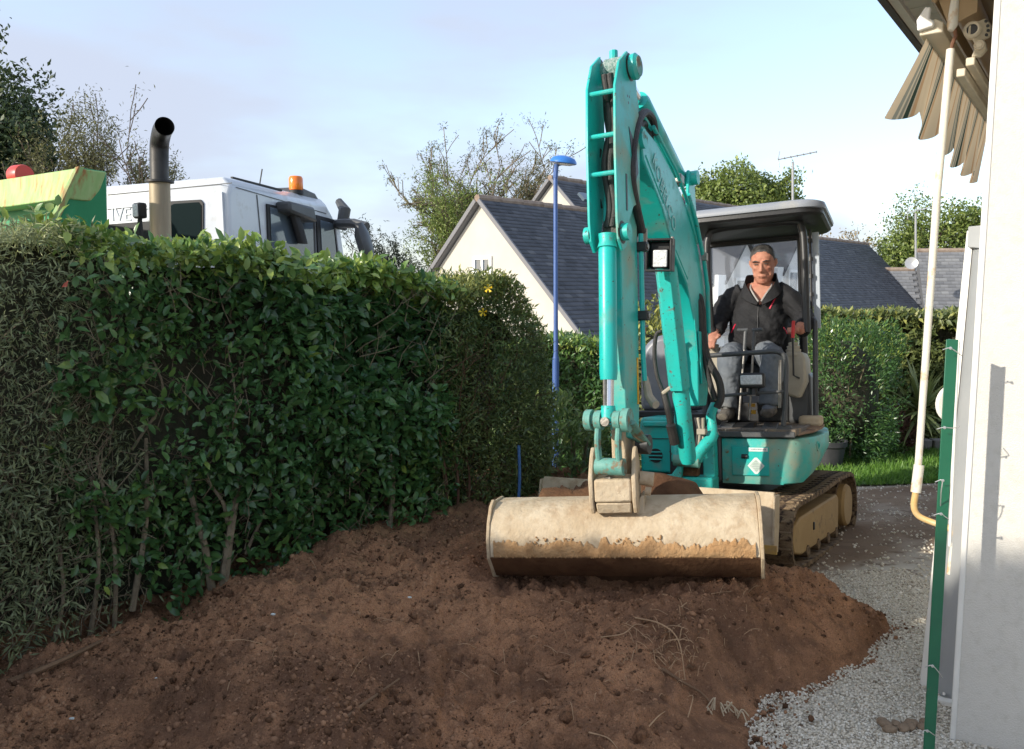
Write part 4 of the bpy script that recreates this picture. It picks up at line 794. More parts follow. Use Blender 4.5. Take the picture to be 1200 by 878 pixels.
tree('half_bare_tree', 'half bare tree with twiggy top behind the cream gable', tb(555, 34, -2), 10.6, .13, [((.3, 0, 7.2), (1.8, 1.5, 1.9)), ((-1.2, 0, 6.6), (1.4, 1.3, 1.9)), ((2.2, 0, 7.0), (1.1, 1.2, 1.7)), ((-.4, 0, 6.0), (2.0, 1.3, 1.5))], 26000, .13, Lg['olive'], 43, tm=M['bark'], gaps=.38, limbs=17, wsc=.6, cl=.07, fill=.10, kids=3, ang=.6, reach=.25, tmin=.017)
tree('bushy_tree', 'green bushy tree hugging the left slope of the cream gable', tb(525, 30, -2), 6.8, .14, [((-.3, 0, 4.8), (1.3, 1.2, 2.0)), ((.5, 0, 6.0), (.9, 1.2, 1.4)), ((-.5, 0, 3.4), (1.2, 1.2, 1.6)), ((.9, 0, 4.6), (1.0, 1.2, 1.6))], 26000, .14, Lg['lime'], 47, gaps=.42, limbs=10, wsc=.7, cl=.2, fill=.65)
tree('conifer', 'dark ragged conifer between the truck mirror and the gable', tb(458, 26, -2), 5.6, .1, [((0, 0, 3.3), (1.3, 1.0, 1.5)), ((-.75, 0, 3.9), (.30, .4, 1.9)), ((-.3, 0, 3.8), (.25, .4, 1.5)), ((.5, 0, 3.4), (.8, .6, 1.5)), ((.1, 0, 4.2), (.25, .4, 1.2))], 20000, .13, Lg['blue'], 53, gaps=.38, limbs=8, wsc=.5, cl=.12, fill=.8)
tree('round_tree', 'dense rounded green tree above the excavator canopy', tb(866, 46, -2), 10.4, .25, [((-.2, 0, 8.7), (2.5, 2.2, 2.0)), ((1.6, 0, 7.9), (1.6, 1.6, 1.9)), ((-1.7, 0, 7.9), (1.2, 1.5, 1.8))], 30000, .22, Lg['lime'], 59, gaps=.34, limbs=8, cl=.12, fill=.8)
tree('tall_bush_tree', 'wide sunlit green tree behind the pale stepped roof', tb(1108, 48, -2), 8.2, .22, [((-.6, 0, 6.3), (2.4, 2.0, 2.4)), ((2.2, 0, 6.4), (2.2, 2.0, 2.5)), ((-2.8, 0, 4.6), (1.6, 1.6, 2.2)), ((4.3, 0, 6.0), (2, 2, 2.6)), ((-.8, 0, 3.6), (2.6, 2, 2.2))], 46000, .22, Lg['lime'], 61, gaps=.36, limbs=12, cl=.12, fill=.75)
tree('tawny_tree', 'small tawny tree between canopy and right trees', tb(995, 56, -2), 7.2, .15, [((0, 0, 5.4), (1.5, 1.4, 1.2)), ((-1.2, 0, 5.4), (.9, 1, .9))], 5500, .2, leafmat('tree_leaf_tawny', [(.16, .13, .04), (.28, .20, .07), (.36, .25, .12)], .6, .3), 67, gaps=.35, limbs=7, cl=.15)
# ================================================================== TRUCK AND SKIP BEHIND THE HEDGE
M['cab'] = mat('white_cab_paint', (.62, .65, .68), (.66, .69, .71), 3, .35, coat=.2, c3=(.52, .52, .50), d_scale=5, d_lo=.56, d_hi=.74)
M['rubber'] = mat('black_rubber', (.015, .015, .016), None, rough=.6)
M['pipe'] = mat('tan_pipe', (.40, .33, .22), (.30, .24, .16), 10, .55, .3, stretch=(1, 1, .15))
M['soot'] = mat('black_exhaust', (.022, .022, .024), (.05, .048, .045), 7, .42, .4)
M['cabglass'] = mat('cab_glass', (.015, .024, .025), None, rough=.12, spec=.05)
TF = Frame((P(272, 337, 8.6).x, 8.6, -.5), -16, 0, 0); ZT = 2.91 + .5
truck = empty('truck', TF.w((-1.1, .9, 0)), 'white truck cab with orange beacon parked behind the laurel hedge', 'truck')
def ty(px, py): return TF.on(px, py, 0, 0)
yf = ty(385, 242).y; yb0 = ty(405, 304).y
prof = [(0, .55), (0, ZT - .10), (.06, ZT), (yf - .05, ZT - .02), (yf + .12, ZT - .16), (yb0 + .25, 2.0), (yb0 + .35, .55)]
mb = MB(TF); mb.loft([[(-2.3 + .09, y, z - (0.06 if z > 2.9 else 0)) for y, z in prof], [(-2.3, y, z - (.06 if z > 2.9 else 0) * 1.2) for y, z in prof], [(-.10, y, z) for y, z in prof], [(-.0, y + (0.05 if i < 1 else 0), z - (.10 if z > 2.9 else 0)) for i, (y, z) in enumerate(prof)]])
cabo = mb.build('cab', M['cab'], truck, bevel=.03, bseg=3)
def quad_on_side(name, pts, m, off=.004, th=.01, parent=None):
    q = [ty(*p) for p in pts]; mb = MB(TF); mb.prism([(off, p.y, p.z) for p in q], (th, 0, 0)); return mb.build(name, m, parent or truck, bevel=.003)
sw = quad_on_side('side_window', [(311, 239), (367, 250), (369, 320), (314, 320)], M['rubber'], .004, .02)
quad_on_side('pane', [(314, 243), (364, 254), (366, 318), (317, 318)], M['glass'], .026, .006, sw)
qw = quad_on_side('quarter_window', [(369, 252), (392, 258), (399, 320), (372, 320)], M['rubber'], .004, .02)
quad_on_side('pane', [(373, 258), (388, 262), (394, 318), (376, 318)], M['glass'], .026, .006, qw)
quad_on_side('pillar', [(389, 262), (393, 262), (402, 320), (396, 320)], M['cab'], .030, .02)
for nm, pts in (('door_gap', [(300, 228), (301.2, 228.3), (310, 320), (308.8, 320)]), ('roof_seam', [(276, 219), (382, 250), (382, 251), (276, 220)])): quad_on_side(nm, pts, M['dgrey'], .002, .004)
quad_on_side('roof_rail', [(272, 207), (330, 222), (330, 224.5), (272, 209)], M['rubber'], -.02, .03)
def ry(px, py, off=-.03): return TF.on(px, py, 1, off)
def quad_on_rear(name, pts, m, off=-.004, th=-.012, parent=None):
    q = [ry(px, py, off) for px, py in pts]; mb = MB(TF); mb.prism([(p.x, off, p.z) for p in q], (0, th, 0)); return mb.build(name, m, parent or truck, bevel=.004)
rw = quad_on_rear('rear_window', [(196, 240), (201, 236), (236, 234), (239, 238), (239, 300), (196, 300)], M['rubber'])
quad_on_rear('pane', [(199, 242), (204, 239), (233, 237), (236, 241), (236, 300), (199, 300)], M['cabglass'], -.018, -.004, rw)
for nm, a, b_ in (('panel_seam', (126, 228), (272, 214)), ('panel_seam', (126, 245), (172, 241))):
    quad_on_rear(nm, [a, b_, (b_[0], b_[1] + 1.1), (a[0], a[1] + 1.1)], M['dgrey'], -.002, -.003)
quad_on_rear('pressed_rib', [(255, 226), (262, 225), (266, 300), (259, 300)], M['cab'], -.002, -.03)
quad_on_rear('dark_gap', [(126, 263), (180, 259), (180, 300), (126, 300)], M['rubber'], -.003, -.006)  # flat black sheet standing in for the dark of a gap
def text(s, loc, xdir, updir, size, m, name, parent, ext=.006, align='LEFT', shear=0, sx=1):
    cu = bpy.data.curves.new(name, 'FONT'); cu.body = s; cu.size = size; cu.extrude = ext; cu.align_x = align; cu.shear = shear; cu.space_character = 1.05
    to = bpy.data.objects.new(name, cu); COL.objects.link(to); dg = bpy.context.evaluated_depsgraph_get(); me = bpy.data.meshes.new_from_object(to.evaluated_get(dg)); bpy.data.objects.remove(to)
    me.materials.clear(); me.materials.append(m); x = Vector(xdir).normalized(); y = Vector(updir); y = (y - x * y.dot(x)).normalized(); z = x.cross(y)
    mw = Matrix((x, y, z)).transposed().to_4x4(); mw.translation = Vector(loc); return inst(name, me, mw @ Matrix.Diagonal((sx, 1, 1, 1)), parent)
tl = ry(131, 259); text('IVECO', TF.w((tl.x - .03, -.006, tl.z)), TF.R @ Vector((1, 0, 0)), (0, 0, 1), .20, M['cab'], 'lettering', truck, .002, sx=.95)
bc = TF.w((-.14, ty(354, 226).y + .1, ZT - .02))
MB().lathe([(.09, 0), (.09, .04), (.075, .05)], bc, n=20).build('beacon_base', M['rubber'], truck)
MB().lathe([(.078, .05), (.085, .07), (.085, .19), (.07, .215), (.01, .22)], bc, n=22).build('beacon', mat('orange_lens', (.85, .22, .01), (.75, .16, .01), 20, .2, spec=.7), truck)
mb = MB(TF); yv = ty(352, 224).y; mb.prism([(-.5, yv + .05, ZT - .02), (-.5, yv + .15, ZT + .07), (-.5, yv + .5, ZT + .03), (-.5, yv + .75, ZT - .16)], (.42, 0, 0)); mb.build('roof_deflector', M['dgrey'], truck, bevel=.02)
mb = MB(TF); mb.tube([(-.3, ty(330, 224).y, ZT - .02), (-.28, ty(330, 224).y + .05, ZT + .22)], .008, 5); mb.build('aerial', M['rubber'], truck)
mb = MB(TF); a_, b_ = ty(322, 236), ty(352, 262); mb.prism([(.0, a_.y, a_.z), (.0, a_.y + .55, a_.z - .02), (.0, a_.y + .62, a_.z - .20), (.0, a_.y, a_.z - .12)], (.2, 0, 0)); mb.build('mirror_arm', M['dgrey'], truck, bevel=.03)
mb = MB(TF); mb.loft([[(.10 + .05 * cos(k), a_.y + .25 + .15 * t_ + .08 * sin(k) * 1.2, a_.z - .13 - .30 * t_) for k in [i * .785 for i in range(8)]] for t_ in (0, .5, 1, 1.1)]); mb.build('kerb_mirror', M['rubber'], truck, bevel=.01)
mb = MB(); mb.tube([P(398, 262, 10.6), P(415, 262, 10.2), P(430, 266, 10.1)], .06, 8); mb.build('mirror_arm', M['dgrey'], truck)
mm = MB(); mm.tube([P(421, 262, 10.0), P(424, 275, 10.0), P(430, 295, 10.0), P(434, 306, 10.0)], [(.10, .05), (.165, .09), (.165, .09), (.09, .05)], 14); mo = mm.build('mirror', M['dgrey'], truck)
mm = MB(); mm.prism([P(417, 270, 9.9), P(421, 268, 9.9), P(430, 300, 9.9), P(426, 303, 9.9)], (0, .02, 0)); mm.build('mirror_glass', M['glass'], mo)
mb = MB(); mb.tube([P(385, 262, 10.8), P(401, 264, 10.7), P(404, 246, 10.7), P(397, 236, 10.8)], [.05, .09, .08, .05], 8); mb.build('horn', M['dgrey'], truck)
# exhaust stack
ex_ = empty('exhaust_stack', P(187, 300, 8.1), 'black curved exhaust pipe rising behind the truck cab', 'exhaust pipe')
MB().tube([P(190, 330, 8.1), P(188, 262, 8.1), P(187, 214, 8.1)], .098, 22).build('lower_pipe', M['pipe'], ex_)
MB().lathe([(.10, -.015), (.135, -.01), (.135, .01), (.10, .015)], P(187, 213, 8.1), n=24).build('collar', M['soot'], ex_)
op = crv([P(187, 213, 8.1), P(186.5, 185, 8.1), P(187, 168, 8.08), P(189.5, 155, 7.98), P(193, 148, 7.82)], 6)
MB().tube(op, .088, 24, cap=False).build('curved_pipe', M['soot'], ex_)
MB().tube([o * 1 for o in op[4:]][::-1], [.081] * len(op[4:]), 24, cap=False).build('inner_pipe', M['rubber'], ex_)
# work lamp
wl = empty('work_lamp', P(163, 262, 8.2), 'black square work lamp beside the exhaust stack', 'lamp')
mb = MB(); c_ = P(164, 247, 8.2); Rl = Matrix.Rotation(radians(-38), 3, 'Z'); mb.box(c_, (.13, .09, .155), Rl); mb.build('housing', M['rubber'], wl, bevel=.02)
mb = MB(); mb.box(c_ + Rl @ Vector((0, -.048, 0)), (.10, .01, .125), Rl); mb.build('lens', M['lens'], wl, bevel=.004)
mb = MB(); mb.tube([P(164, 254, 8.2), P(164, 268, 8.2), P(164, 300, 8.2)], [.02, .03, .03], 8); mb.build('stalk', M['rubber'], wl)
# chassis and wheels on the road behind the hedge
mb = MB(TF); mb.box((-1.15, -1.5, .75), (.9, 5.5, .35)); mb.build('chassis', M['rubber'], truck)
for x_, y_ in ((-.15, 1.1), (-2.15, 1.1), (-.2, -2.6), (-2.1, -2.6)):
    mb = MB(TF); mb.lathe([(.2, -.14), (.46, -.14), (.5, -.1), (.5, .1), (.46, .14), (.2, .14)], (x_, y_, .5), (1, 0, 0), 24); wh = mb.build('wheel', M['rubber'], truck)
    mb = MB(TF); mb.lathe([(.02, -.1), (.28, -.12), (.28, .12), (.02, .1)], (x_, y_, .5), (1, 0, 0), 18); mb.build('rim', M['steel'], wh)
# green skip
M['gskip'] = mat('green_skip_paint', (.025, .25, .10), (.03, .28, .12), 4, .5, c3=(.10, .07, .03), d_scale=14, d_lo=.68, d_hi=.74)  # darker green carries the shade of the faces turned from the sun
M['gskip2'] = mat('rusty_light_green_paint', (.30, .50, .17), (.42, .56, .24), 5, .7, c3=(.40, .20, .07), d_scale=6, d_lo=.50, d_hi=.66, stretch=(2.5, 2.5, .35))  # same skip paint lightened and yellowed as sunlit; the rust is its own
sk = empty('skip', P(60, 300, 7.2), 'rusty green steel skip standing behind the hedge at left', 'skip')
a_ = [P(92, 196, 7.3), P(124, 201, 7.55), P(126, 300, 7.55), P(48, 300, 7.2), P(57, 262, 7.2)]
mb = MB(); mb.prism(a_, Vector((-.03, .07, 0))); mb.build('end_plate', M['gskip'], sk, bevel=.006)
mb = MB(); mb.prism([P(-60, 220, 8.7), P(90, 197, 7.28), P(77, 233, 7.26), P(-60, 252, 8.7)], Vector((.14, .25, 0))); mb.build('top_beam', M['gskip2'], sk, bevel=.01)
mb = MB(); mb.prism([P(-60, 250, 9.2), P(74, 236, 7.75), P(60, 330, 7.75), P(-60, 330, 9.2)], Vector((.03, .05, 0))); mb.build('side_panel', M['gskip'], sk)
mb = MB(); mb.prism([P(88, 196, 7.27), P(92, 195, 7.27), P(57, 268, 7.17), P(52, 268, 7.17)], Vector((.02, .06, 0))); mb.build('edge_flange', M['gskip2'], sk)
mb = MB(); mb.lathe([(.03, -.07), (.10, -.07), (.105, -.055), (.105, .055), (.10, .07), (.03, .07)], P(24, 206, 8.2), (.9, -.45, .0), 26); mb.build('roller', mat('red_paint', (.62, .05, .04), (.55, .06, .04), 5, .4), None, label='red roller showing above the rusty skip edge', cat='roller')
# ================================================================== EXCAVATOR
ex_root = empty('excavator', UF.o, 'turquoise mini excavator with open canopy levelling the soil', 'excavator')
X_ = ex_root
# ---- undercarriage
def track(sx):
    xo, xi = .80 * sx, .50 * sx; cf, rf_, cr, rr = (-.76, .235), .195, (.80, .255), .235
    pts = []
    for k in range(13): a = pi / 2 + pi * k / 12; pts.append((cf[0] + rf_ * cos(a) * 1.0, cf[1] + rf_ * sin(a)))
    pts += [(-.4, .035), (.0, .03), (.4, .028)]
    for k in range(13): a = -pi / 2 + pi * k / 12; pts.append((cr[0] + rr * cos(a), cr[1] + rr * sin(a)))
    pts += [(.4, .485), (.0, .455), (-.4, .44)]
    n = len(pts); mb = MB(KF); P2 = [Vector((0, *p)) for p in pts]; rings = []
    for i in range(n):
        t = (P2[(i + 1) % n] - P2[i - 1]).normalized(); no = Vector((0, t.z, -t.y)); no = no if (P2[i] - Vector((0, .02, .25))).dot(no) > 0 else -no
        q = P2[i]; rings.append([q + Vector((xo, 0, 0)), q + no * .026 + Vector((xo, 0, 0)), q + no * .026 + Vector((xi, 0, 0)), q + Vector((xi, 0, 0))])
    mb.loft(rings + [rings[0]], cap=False); tr_ = mb.build('track', M['track'], X_, smooth=50)
    # shoes
    L_ = [0]
    for i in range(n): L_.append(L_[-1] + (P2[(i + 1) % n] - P2[i]).length)
    N_ = 48; sm = MB(); sm.prism([(-.148, -.040, 0), (-.148, .040, 0), (-.148, .022, .024), (-.148, -.022, .024)], (.296, 0, 0)); so_ = sm.build('track_shoe', M['track'], None, bevel=.004); sme = so_.data; bpy.data.objects.remove(so_)
    for k in range(N_):
        d = L_[-1] * k / N_; i = max(j for j in range(n) if L_[j] <= d); f = (d - L_[i]) / (L_[i + 1] - L_[i]); a, b_ = P2[i], P2[(i + 1) % n]; q = a.lerp(b_, f)
        t = (P2[(i + 1) % n] - P2[i - 1]).normalized().lerp((P2[(i + 2) % n] - P2[i]).normalized(), f).normalized(); no = Vector((0, t.z, -t.y)); no = no if (q - Vector((0, .02, .25))).dot(no) > 0 else -no
        ctr = q + no * .024 + Vector(((xo + xi) / 2, 0, 0)); Rm = Matrix((Vector((1, 0, 0)), no.cross(Vector((1, 0, 0))), no)).transposed()
        mw = (KF.R @ Rm).to_4x4(); mw.translation = KF.w(ctr); inst('track_shoe', sme, mw, tr_)
    x1 = xo - .035 * sx; th = -.22 * sx
    mb = MB(KF); mb.prism([(x1, -.82, .20), (x1, -.78, .12), (x1, -.60, .085), (x1, .50, .10), (x1, .52, .34), (x1, .46, .375), (x1, -.62, .335), (x1, -.78, .29)], (th, 0, 0)); fr_ = mb.build('track_frame', M['tan'], tr_, bevel=.012)
    mb = MB(KF); mb.box((x1 + .003 * sx, -.28, .235), (.012, .028, .055)); mb.build('slot', M['black'], fr_, bevel=.005)
    for y in (-.45, -.15, .15, .42): mb = MB(KF); mb.cyl((x1 + .008 * sx, y, .085), (x1 - .2 * sx, y, .085), .042, 14); mb.build('roller', M['track'], tr_)
    mb = MB(KF); mb.lathe([(.02, 0), (.155, 0), (.17, .02), (.17, .12), (.02, .12)], (xo - .02 * sx, .80, .255), (-sx, 0, 0), 26); mb.build('drive_hub', M['tan'], tr_)
    mb = MB(KF); mb.lathe([(.02, 0), (.20, 0), (.20, .14), (.02, .14)], (xo - .08 * sx, .80, .255), (-sx, 0, 0), 22); mb.build('sprocket', M['track'], tr_)
    mb = MB(KF); mb.lathe([(.02, 0), (.15, 0), (.165, .02), (.165, .18), (.02, .18)], (xo - .06 * sx, -.76, .235), (-sx, 0, 0), 24); mb.build('idler', M['track'], tr_)
track(1); track(-1)
mb = MB(KF); mb.box((0, 0, .36), (1.02, .9, .22)); mb.build('car_body', M['dgrey'], X_, bevel=.02)
mb = MB(KF); mb.lathe([(.30, .46), (.33, .47), (.33, .55), (.28, .56)], (0, 0, 0), n=32); mb.build('slew_ring', M['black'], X_)
# blade
pr = [(-1.30, .56), (-1.345, .585), (-1.37, .555), (-1.385, .45), (-1.375, .34), (-1.40, .23), (-1.385, .22), (-1.34, .34), (-1.345, .45), (-1.33, .53)]
mb = MB(KF); mb.prism([(-.80, y, z) for y, z in pr], (1.60, 0, 0)); bl = mb.build('dozer_blade', M['mud'], X_, bevel=.006)
for sx in (-1, 1):
    mb = MB(KF); mb.prism([(sx * .80, -1.29, .565), (sx * .80, -1.38, .565), (sx * .80, -1.40, .45), (sx * .80, -1.41, .23), (sx * .80, -1.33, .23), (sx * .80, -1.30, .4)], (sx * .014, 0, 0)); mb.build('side_plate', M['mud'], bl, bevel=.003)
    mb = MB(KF); mb.box((sx * .33, -.95, .33), (.10, .85, .12)); mb.build('blade_arm', M['tan'], bl, bevel=.01)
mb = MB(KF); mb.box((.78, -1.415, .255), (.10, .012, .05)); mb.build('yellow_edge', mat('worn_yellow', (.55, .33, .06), (.40, .26, .10), 20, .7), bl)
# ---- upper body
plan = [(.168, -.72), (.40, -.722), (.575, -.72), (.65, -.69), (.705, -.60), (.755, -.40), (.79, -.15), (.80, .10), (.77, .40), (.66, .66), (.42, .86), (.10, .93), (-.25, .90), (-.52, .75), (-.70, .50), (-.70, .20), (-.56, .0), (-.30, -.10), (.168, -.12)]
def zb_(y): return .545 + .145 * min(1, max(0, (y + .60) / .62))
rings = []
for ins, f in ((.06, 0), (.035, .03), (.0, .42), (.0, .93), (.008, .985), (.028, 1.0)):
    r_ = []
    for x, y in plan:
        cx, cy = .1, .1; dx, dy = x - cx, y - cy; l_ = sqrt(dx * dx + dy * dy); s_ = 1 - (ins if f < .9 else ins) / l_ * (1 if (y > -.70 and x > .3) or f >= .9 else .15)
        z0, z1 = zb_(y), .858 + .03 * max(0, y + .3); r_.append((cx + dx * s_, cy + dy * s_, z0 + (z1 - z0) * f))
    rings.append(r_)
mb = MB(UF); mb.loft(rings); ub = mb.build('counterweight', M['paint_dusty'], X_, smooth=40)
# inspection door with latch and stickers
d0, d1 = UF.on(858, 557, 1, -.727), UF.on(901, 524, 1, -.727)
mb = MB(UF); mb.box(((d0.x + d1.x) / 2, -.726, (d0.z + d1.z) / 2), (d1.x - d0.x, .012, d1.z - d0.z)); dr = mb.build('inspection_door', M['paint'], ub, bevel=.01, bseg=3)
mb = MB(UF); q = UF.on(872.5, 535, 1, -.735); mb.tube([(q.x - .02, -.733, q.z), (q.x + .02, -.733, q.z)], .016, 14); mb.build('latch_hole', M['black'], dr)
q = UF.on(886, 546, 1, -.734); s_ = .056
mb = MB(UF); mb.prism([(q.x - s_, -.733, q.z), (q.x - .008, -.733, q.z - s_), (q.x + .008, -.733, q.z - s_), (q.x + s_, -.733, q.z), (q.x + .008, -.733, q.z + s_), (q.x - .008, -.733, q.z + s_)], (0, -.002, 0)); dm = mb.build('diamond_sticker', M['white_sticker'], dr)
s2 = .044; mb = MB(UF); mb.prism([(q.x - s2, -.7355, q.z), (q.x, -.7355, q.z - s2), (q.x + s2, -.7355, q.z), (q.x, -.7355, q.z + s2)], (0, -.0012, 0)); mb.build('sticker_field', mat('sticker_green_grey', (.40, .52, .44), (.50, .58, .52), 40, .5), dm)
for k in range(6):
    z_ = q.z - .028 + .0115 * k; hw = (s2 - abs(z_ - q.z)) * .62; mb = MB(UF); mb.box((q.x, -.7372, z_), (2 * hw, .0012, .0035)); mb.build('print_line', mat('sticker_print', (.30, .33, .33), None, rough=.6) if k == 0 else bpy.data.materials['sticker_print'], dm)
q = UF.on(888.5, 527, 1, -.735); mb = MB(UF); mb.box((q.x, -.734, q.z), (.125, .003, .026)); st = mb.build('label_strip', M['white_sticker'], dr)
for k in range(9): mb = MB(UF); mb.box((q.x - .045 + .0115 * k, -.7362, q.z + .001), (.008, .001, .009 if k % 3 else .005)); mb.build('print_mark', bpy.data.materials['sticker_print'], st)
for px, py in ((852, 529), (852, 561)): q = UF.on(px, py, 1, -.724); mb = MB(UF); mb.lathe([(.014, 0), (.012, .006), (.003, .008)], q, (0, -1, 0), 12); mb.build('bolt', M['paint_old'], ub)
q = Vector((.775, -.33, .775)); nn = Vector((.98, -.2, 0)); mb = MB(UF); mb.lathe([(.035, -.004), (.036, .006), (.022, .006), (.020, -.01), (.006, -.01), (.005, .0)], (.762, -.36, .785), nn, 20); mb.build('tie_down_eye', M['paint_dusty'], ub)
# floor and step
mb = MB(UF); mb.prism([(.10, -.745, .865), (.655, -.745, .865), (.655, -.745, .905), (.10, -.745, .905)], (0, .06, .0)); mb.build('floor_lip', M['dgrey'], X_, bevel=.006)
mb = MB(UF); mb.prism([(.02, -.74, .875), (.66, -.74, .875), (.70, -.45, .885), (.72, .35, .90), (-.06, .35, .90), (-.02, -.74, .875)][:5], (0, 0, .045)); mb.build('floor_plate', M['matt'], X_, bevel=.006)
mb = MB(UF); mb.prism([(.665, -.68, .872), (.745, -.42, .882), (.775, -.15, .892), (.775, .05, .90), (.70, .05, .90), (.66, -.42, .885)], (0, 0, .022)); mt = mb.build('rubber_step_mat', mat('red_brown_mat', (.20, .12, .08), (.30, .21, .14), 12, .9, bump=.4), X_, bevel=.005)
for k in range(6): mb = MB(UF); mb.box((.715 + .006 * k, -.44 + .065 * k, .912 + .002 * k), (.07, .018, .008)); mb.build('mat_rib', bpy.data.materials['red_brown_mat'], mt)
mb = MB(UF); mb.box((.70, -.15, .955), (.16, .16, .075)); mb.build('step_block', M['mud'], X_, bevel=.02)
# left body: grey cover, turquoise panel with vent
cv = []
for k in range(9): a = pi - (pi / 2) * k / 8; cv.append((-.47 + .215 * cos(a), 1.44 + .215 * sin(a)))
cv = [(-.69, 1.02)] + cv + [(-.28, 1.66), (-.20, 1.02)]
mb = MB(UF); mb.prism([(x, .18, z) for x, z in cv], (0, .62, 0)); ec = mb.build('engine_cover', M['cover'], X_, bevel=.05, bseg=4)
mb = MB(UF); mb.box((-.44, .45, .995), (.50, .66, .06)); mb.build('cover_trim', M['black'], ec, bevel=.012)
mb = MB(UF); mb.prism([(-.545, -.30, .56), (-.29, -.30, .555), (-.29, -.30, .93), (-.30, -.30, .985), (-.535, -.30, .985), (-.55, -.30, .93)], (0, .75, 0)); lp_ = mb.build('front_panel', M['paint'], X_, bevel=.02, bseg=3)
mb = MB(UF); mb.box((-.42, -.31, .935), (.20, .03, .045)); mb.build('panel_step', M['paint'], lp_, bevel=.012, bseg=3)
mb = MB(UF); mb.box((-.42, -.302, .82), (.25, .008, .006)); mb.build('panel_seam', M['black'], lp_)
q = UF.on(768.5, 534, 1, -.30); mb = MB(UF); mb.lathe([(.055, 0), (.055, .003), (.01, .0035)], (q.x, -.302, q.z), (0, -1, 0), 26); vt = mb.build('vent', M['black'], lp_)
for k in range(3):
    z_ = q.z - .028 + .028 * k; hw = sqrt(.055 ** 2 - (z_ - q.z) ** 2); mb = MB(UF); mb.box((q.x, -.307, z_), (2 * hw, .012, .010)); mb.build('vent_slat', M['paint'], vt, bevel=.003)
mb = MB(UF); mb.box((-.42, .35, .78), (.24, .5, .4)); mb.build('side_body', M['paint'], X_, bevel=.02)
mb = MB(UF); mb.box((-.08, -.05, .78), (.44, .6, .46)); mb.build('inner_frame', M['black'], X_)
mb = MB(UF); mb.box((.10, -.50, .72), (.13, .45, .34)); mb.build('pivot_block', M['dgrey'], X_, bevel=.02)
for k, (px, w_) in enumerate(((829, .020), (838, .02), (846, .016))): mb = MB(UF); a_, b_ = UF.on(px, 515, 1, -.62), UF.on(px, 562, 1, -.62); mb.tube([a_, b_], w_ * .7, 10); mb.build('frame_rib', M['dgrey'], X_)
# swing bracket
mb = MB(UF); a_, b_ = UF.on(785, 577, 1, -.98), UF.on(836, 560, 1, -.98); mb.box(((a_.x + b_.x) / 2, -.90, (a_.z + b_.z) / 2), (b_.x - a_.x, .2, b_.z - a_.z)); sb_ = mb.build('swing_bracket', M['paint_chip'], X_, bevel=.015)
q_ = lambda px, py, y: UF.on(px, py, 1, y)
mb = MB(UF); mb.tube(crv([q_(838, 474, -.86), q_(833, 488, -.9), q_(835, 510, -.95), q_(826, 522, -.99), q_(817, 534, -1.02), q_(815, 540, -1.02)], 4), [(.035, .03)] * 8 + [(.04, .04)] * 8 + [(.045, .045)] * 5, 12); mb.build('bracket_arm', M['paint_chip'], sb_)
mb = MB(UF); mb.tube(crv([q_(796, 478, -.86), q_(793, 510, -.95), q_(793, 527, -1.0), q_(794, 540, -1.02)], 4), [(.03, .03)] * 6 + [(.04, .04)] * 7, 12); mb.build('bracket_arm', M['paint_chip'], sb_)
mb = MB(UF); mb.prism([q_(823, 520, -.88), q_(836, 508, -.86), q_(838, 560, -.9), q_(824, 562, -.92)], (0, .12, 0)); mb.build('cheek_plate', M['paint_chip'], sb_, bevel=.008)
mb = MB(UF); mb.prism([q_(765, 556, -1.02), q_(786, 557, -1.02), q_(795, 545, -1.02), q_(799, 545, -1.02), q_(796, 580, -1.05), q_(784, 580, -1.05), q_(783, 566, -1.02), q_(767, 562, -1.02)], (0, .06, 0)); mb.build('horn_plate', M['paint_chip'], sb_, bevel=.008)
mb = MB(UF); mb.cyl(q_(790, 538, -1.02), q_(820, 541, -1.02), .045, 18); mb.build('cylinder_pin', M['paint_old'], sb_)
mb = MB(UF); mb.box(q_(808, 552, -.93), (.13, .06, .06)); mb.build('dark_pocket', M['mud_dark'], sb_)  # solid block standing in for a dark hollow
# ---- boom (plane frame BF): b(u forward, w right, v up)
def b(u, w, v): return Vector((w, -u, v))
def bpx(px, py, w): return BF.on(px, py, 0, w)
hb = .078
up_ = [(.38, .02), (.18, .02), (.13, .10), (.15, .80), (.26, .99), (.50, 1.20), (.86, 1.39), (1.22, 1.50), (1.48, 1.52)]
dn_ = [(1.50, 1.44), (1.46, 1.34), (1.12, 1.15), (.88, .92), (.62, .78), (.45, .55), (.38, .30)]
out = up_ + dn_
side = lambda w: [b(u, w, v) for u, v in out]
mb = MB(BF); mb.loft([[b(u, -hb, v) for u, v in out], [b(u, hb, v) for u, v in out]]); boom = mb.build('boom', M['paint'], X_, bevel=.008)
for w in (-1, 1):
    mb = MB(BF); mb.prism([b(.40, w * (hb + .002), .50), b(.15, w * (hb + .002), .50), b(.15, w * (hb + .002), .18), b(.34, w * (hb + .002), .16)], (w * .012, 0, 0)); mb.build('side_plate', M['paint'], boom, bevel=.004)
# lettering on the right side of the upper boom
lp0 = b(1.30, hb + .003, 1.36); dxd = (b(.84, hb, 1.06) - b(1.30, hb, 1.42)).normalized()
text('KOBELCO', BF.w(b(1.32, hb + .004, 1.37)), BF.R @ dxd, BF.R @ Vector((0, dxd.z * -1, dxd.y)) * 1.0, .125, mat('pale_lettering', (.17, .50, .45), (.30, .55, .50), 60, .5), 'lettering', boom, .0008, sx=.9)
# boom tip bosses and pin
mb = MB(BF); mb.cyl(b(1.50, -.10, 1.44), b(1.50, .10, 1.44), .05, 20); mb.build('stick_pin', M['paint_chip'], boom)
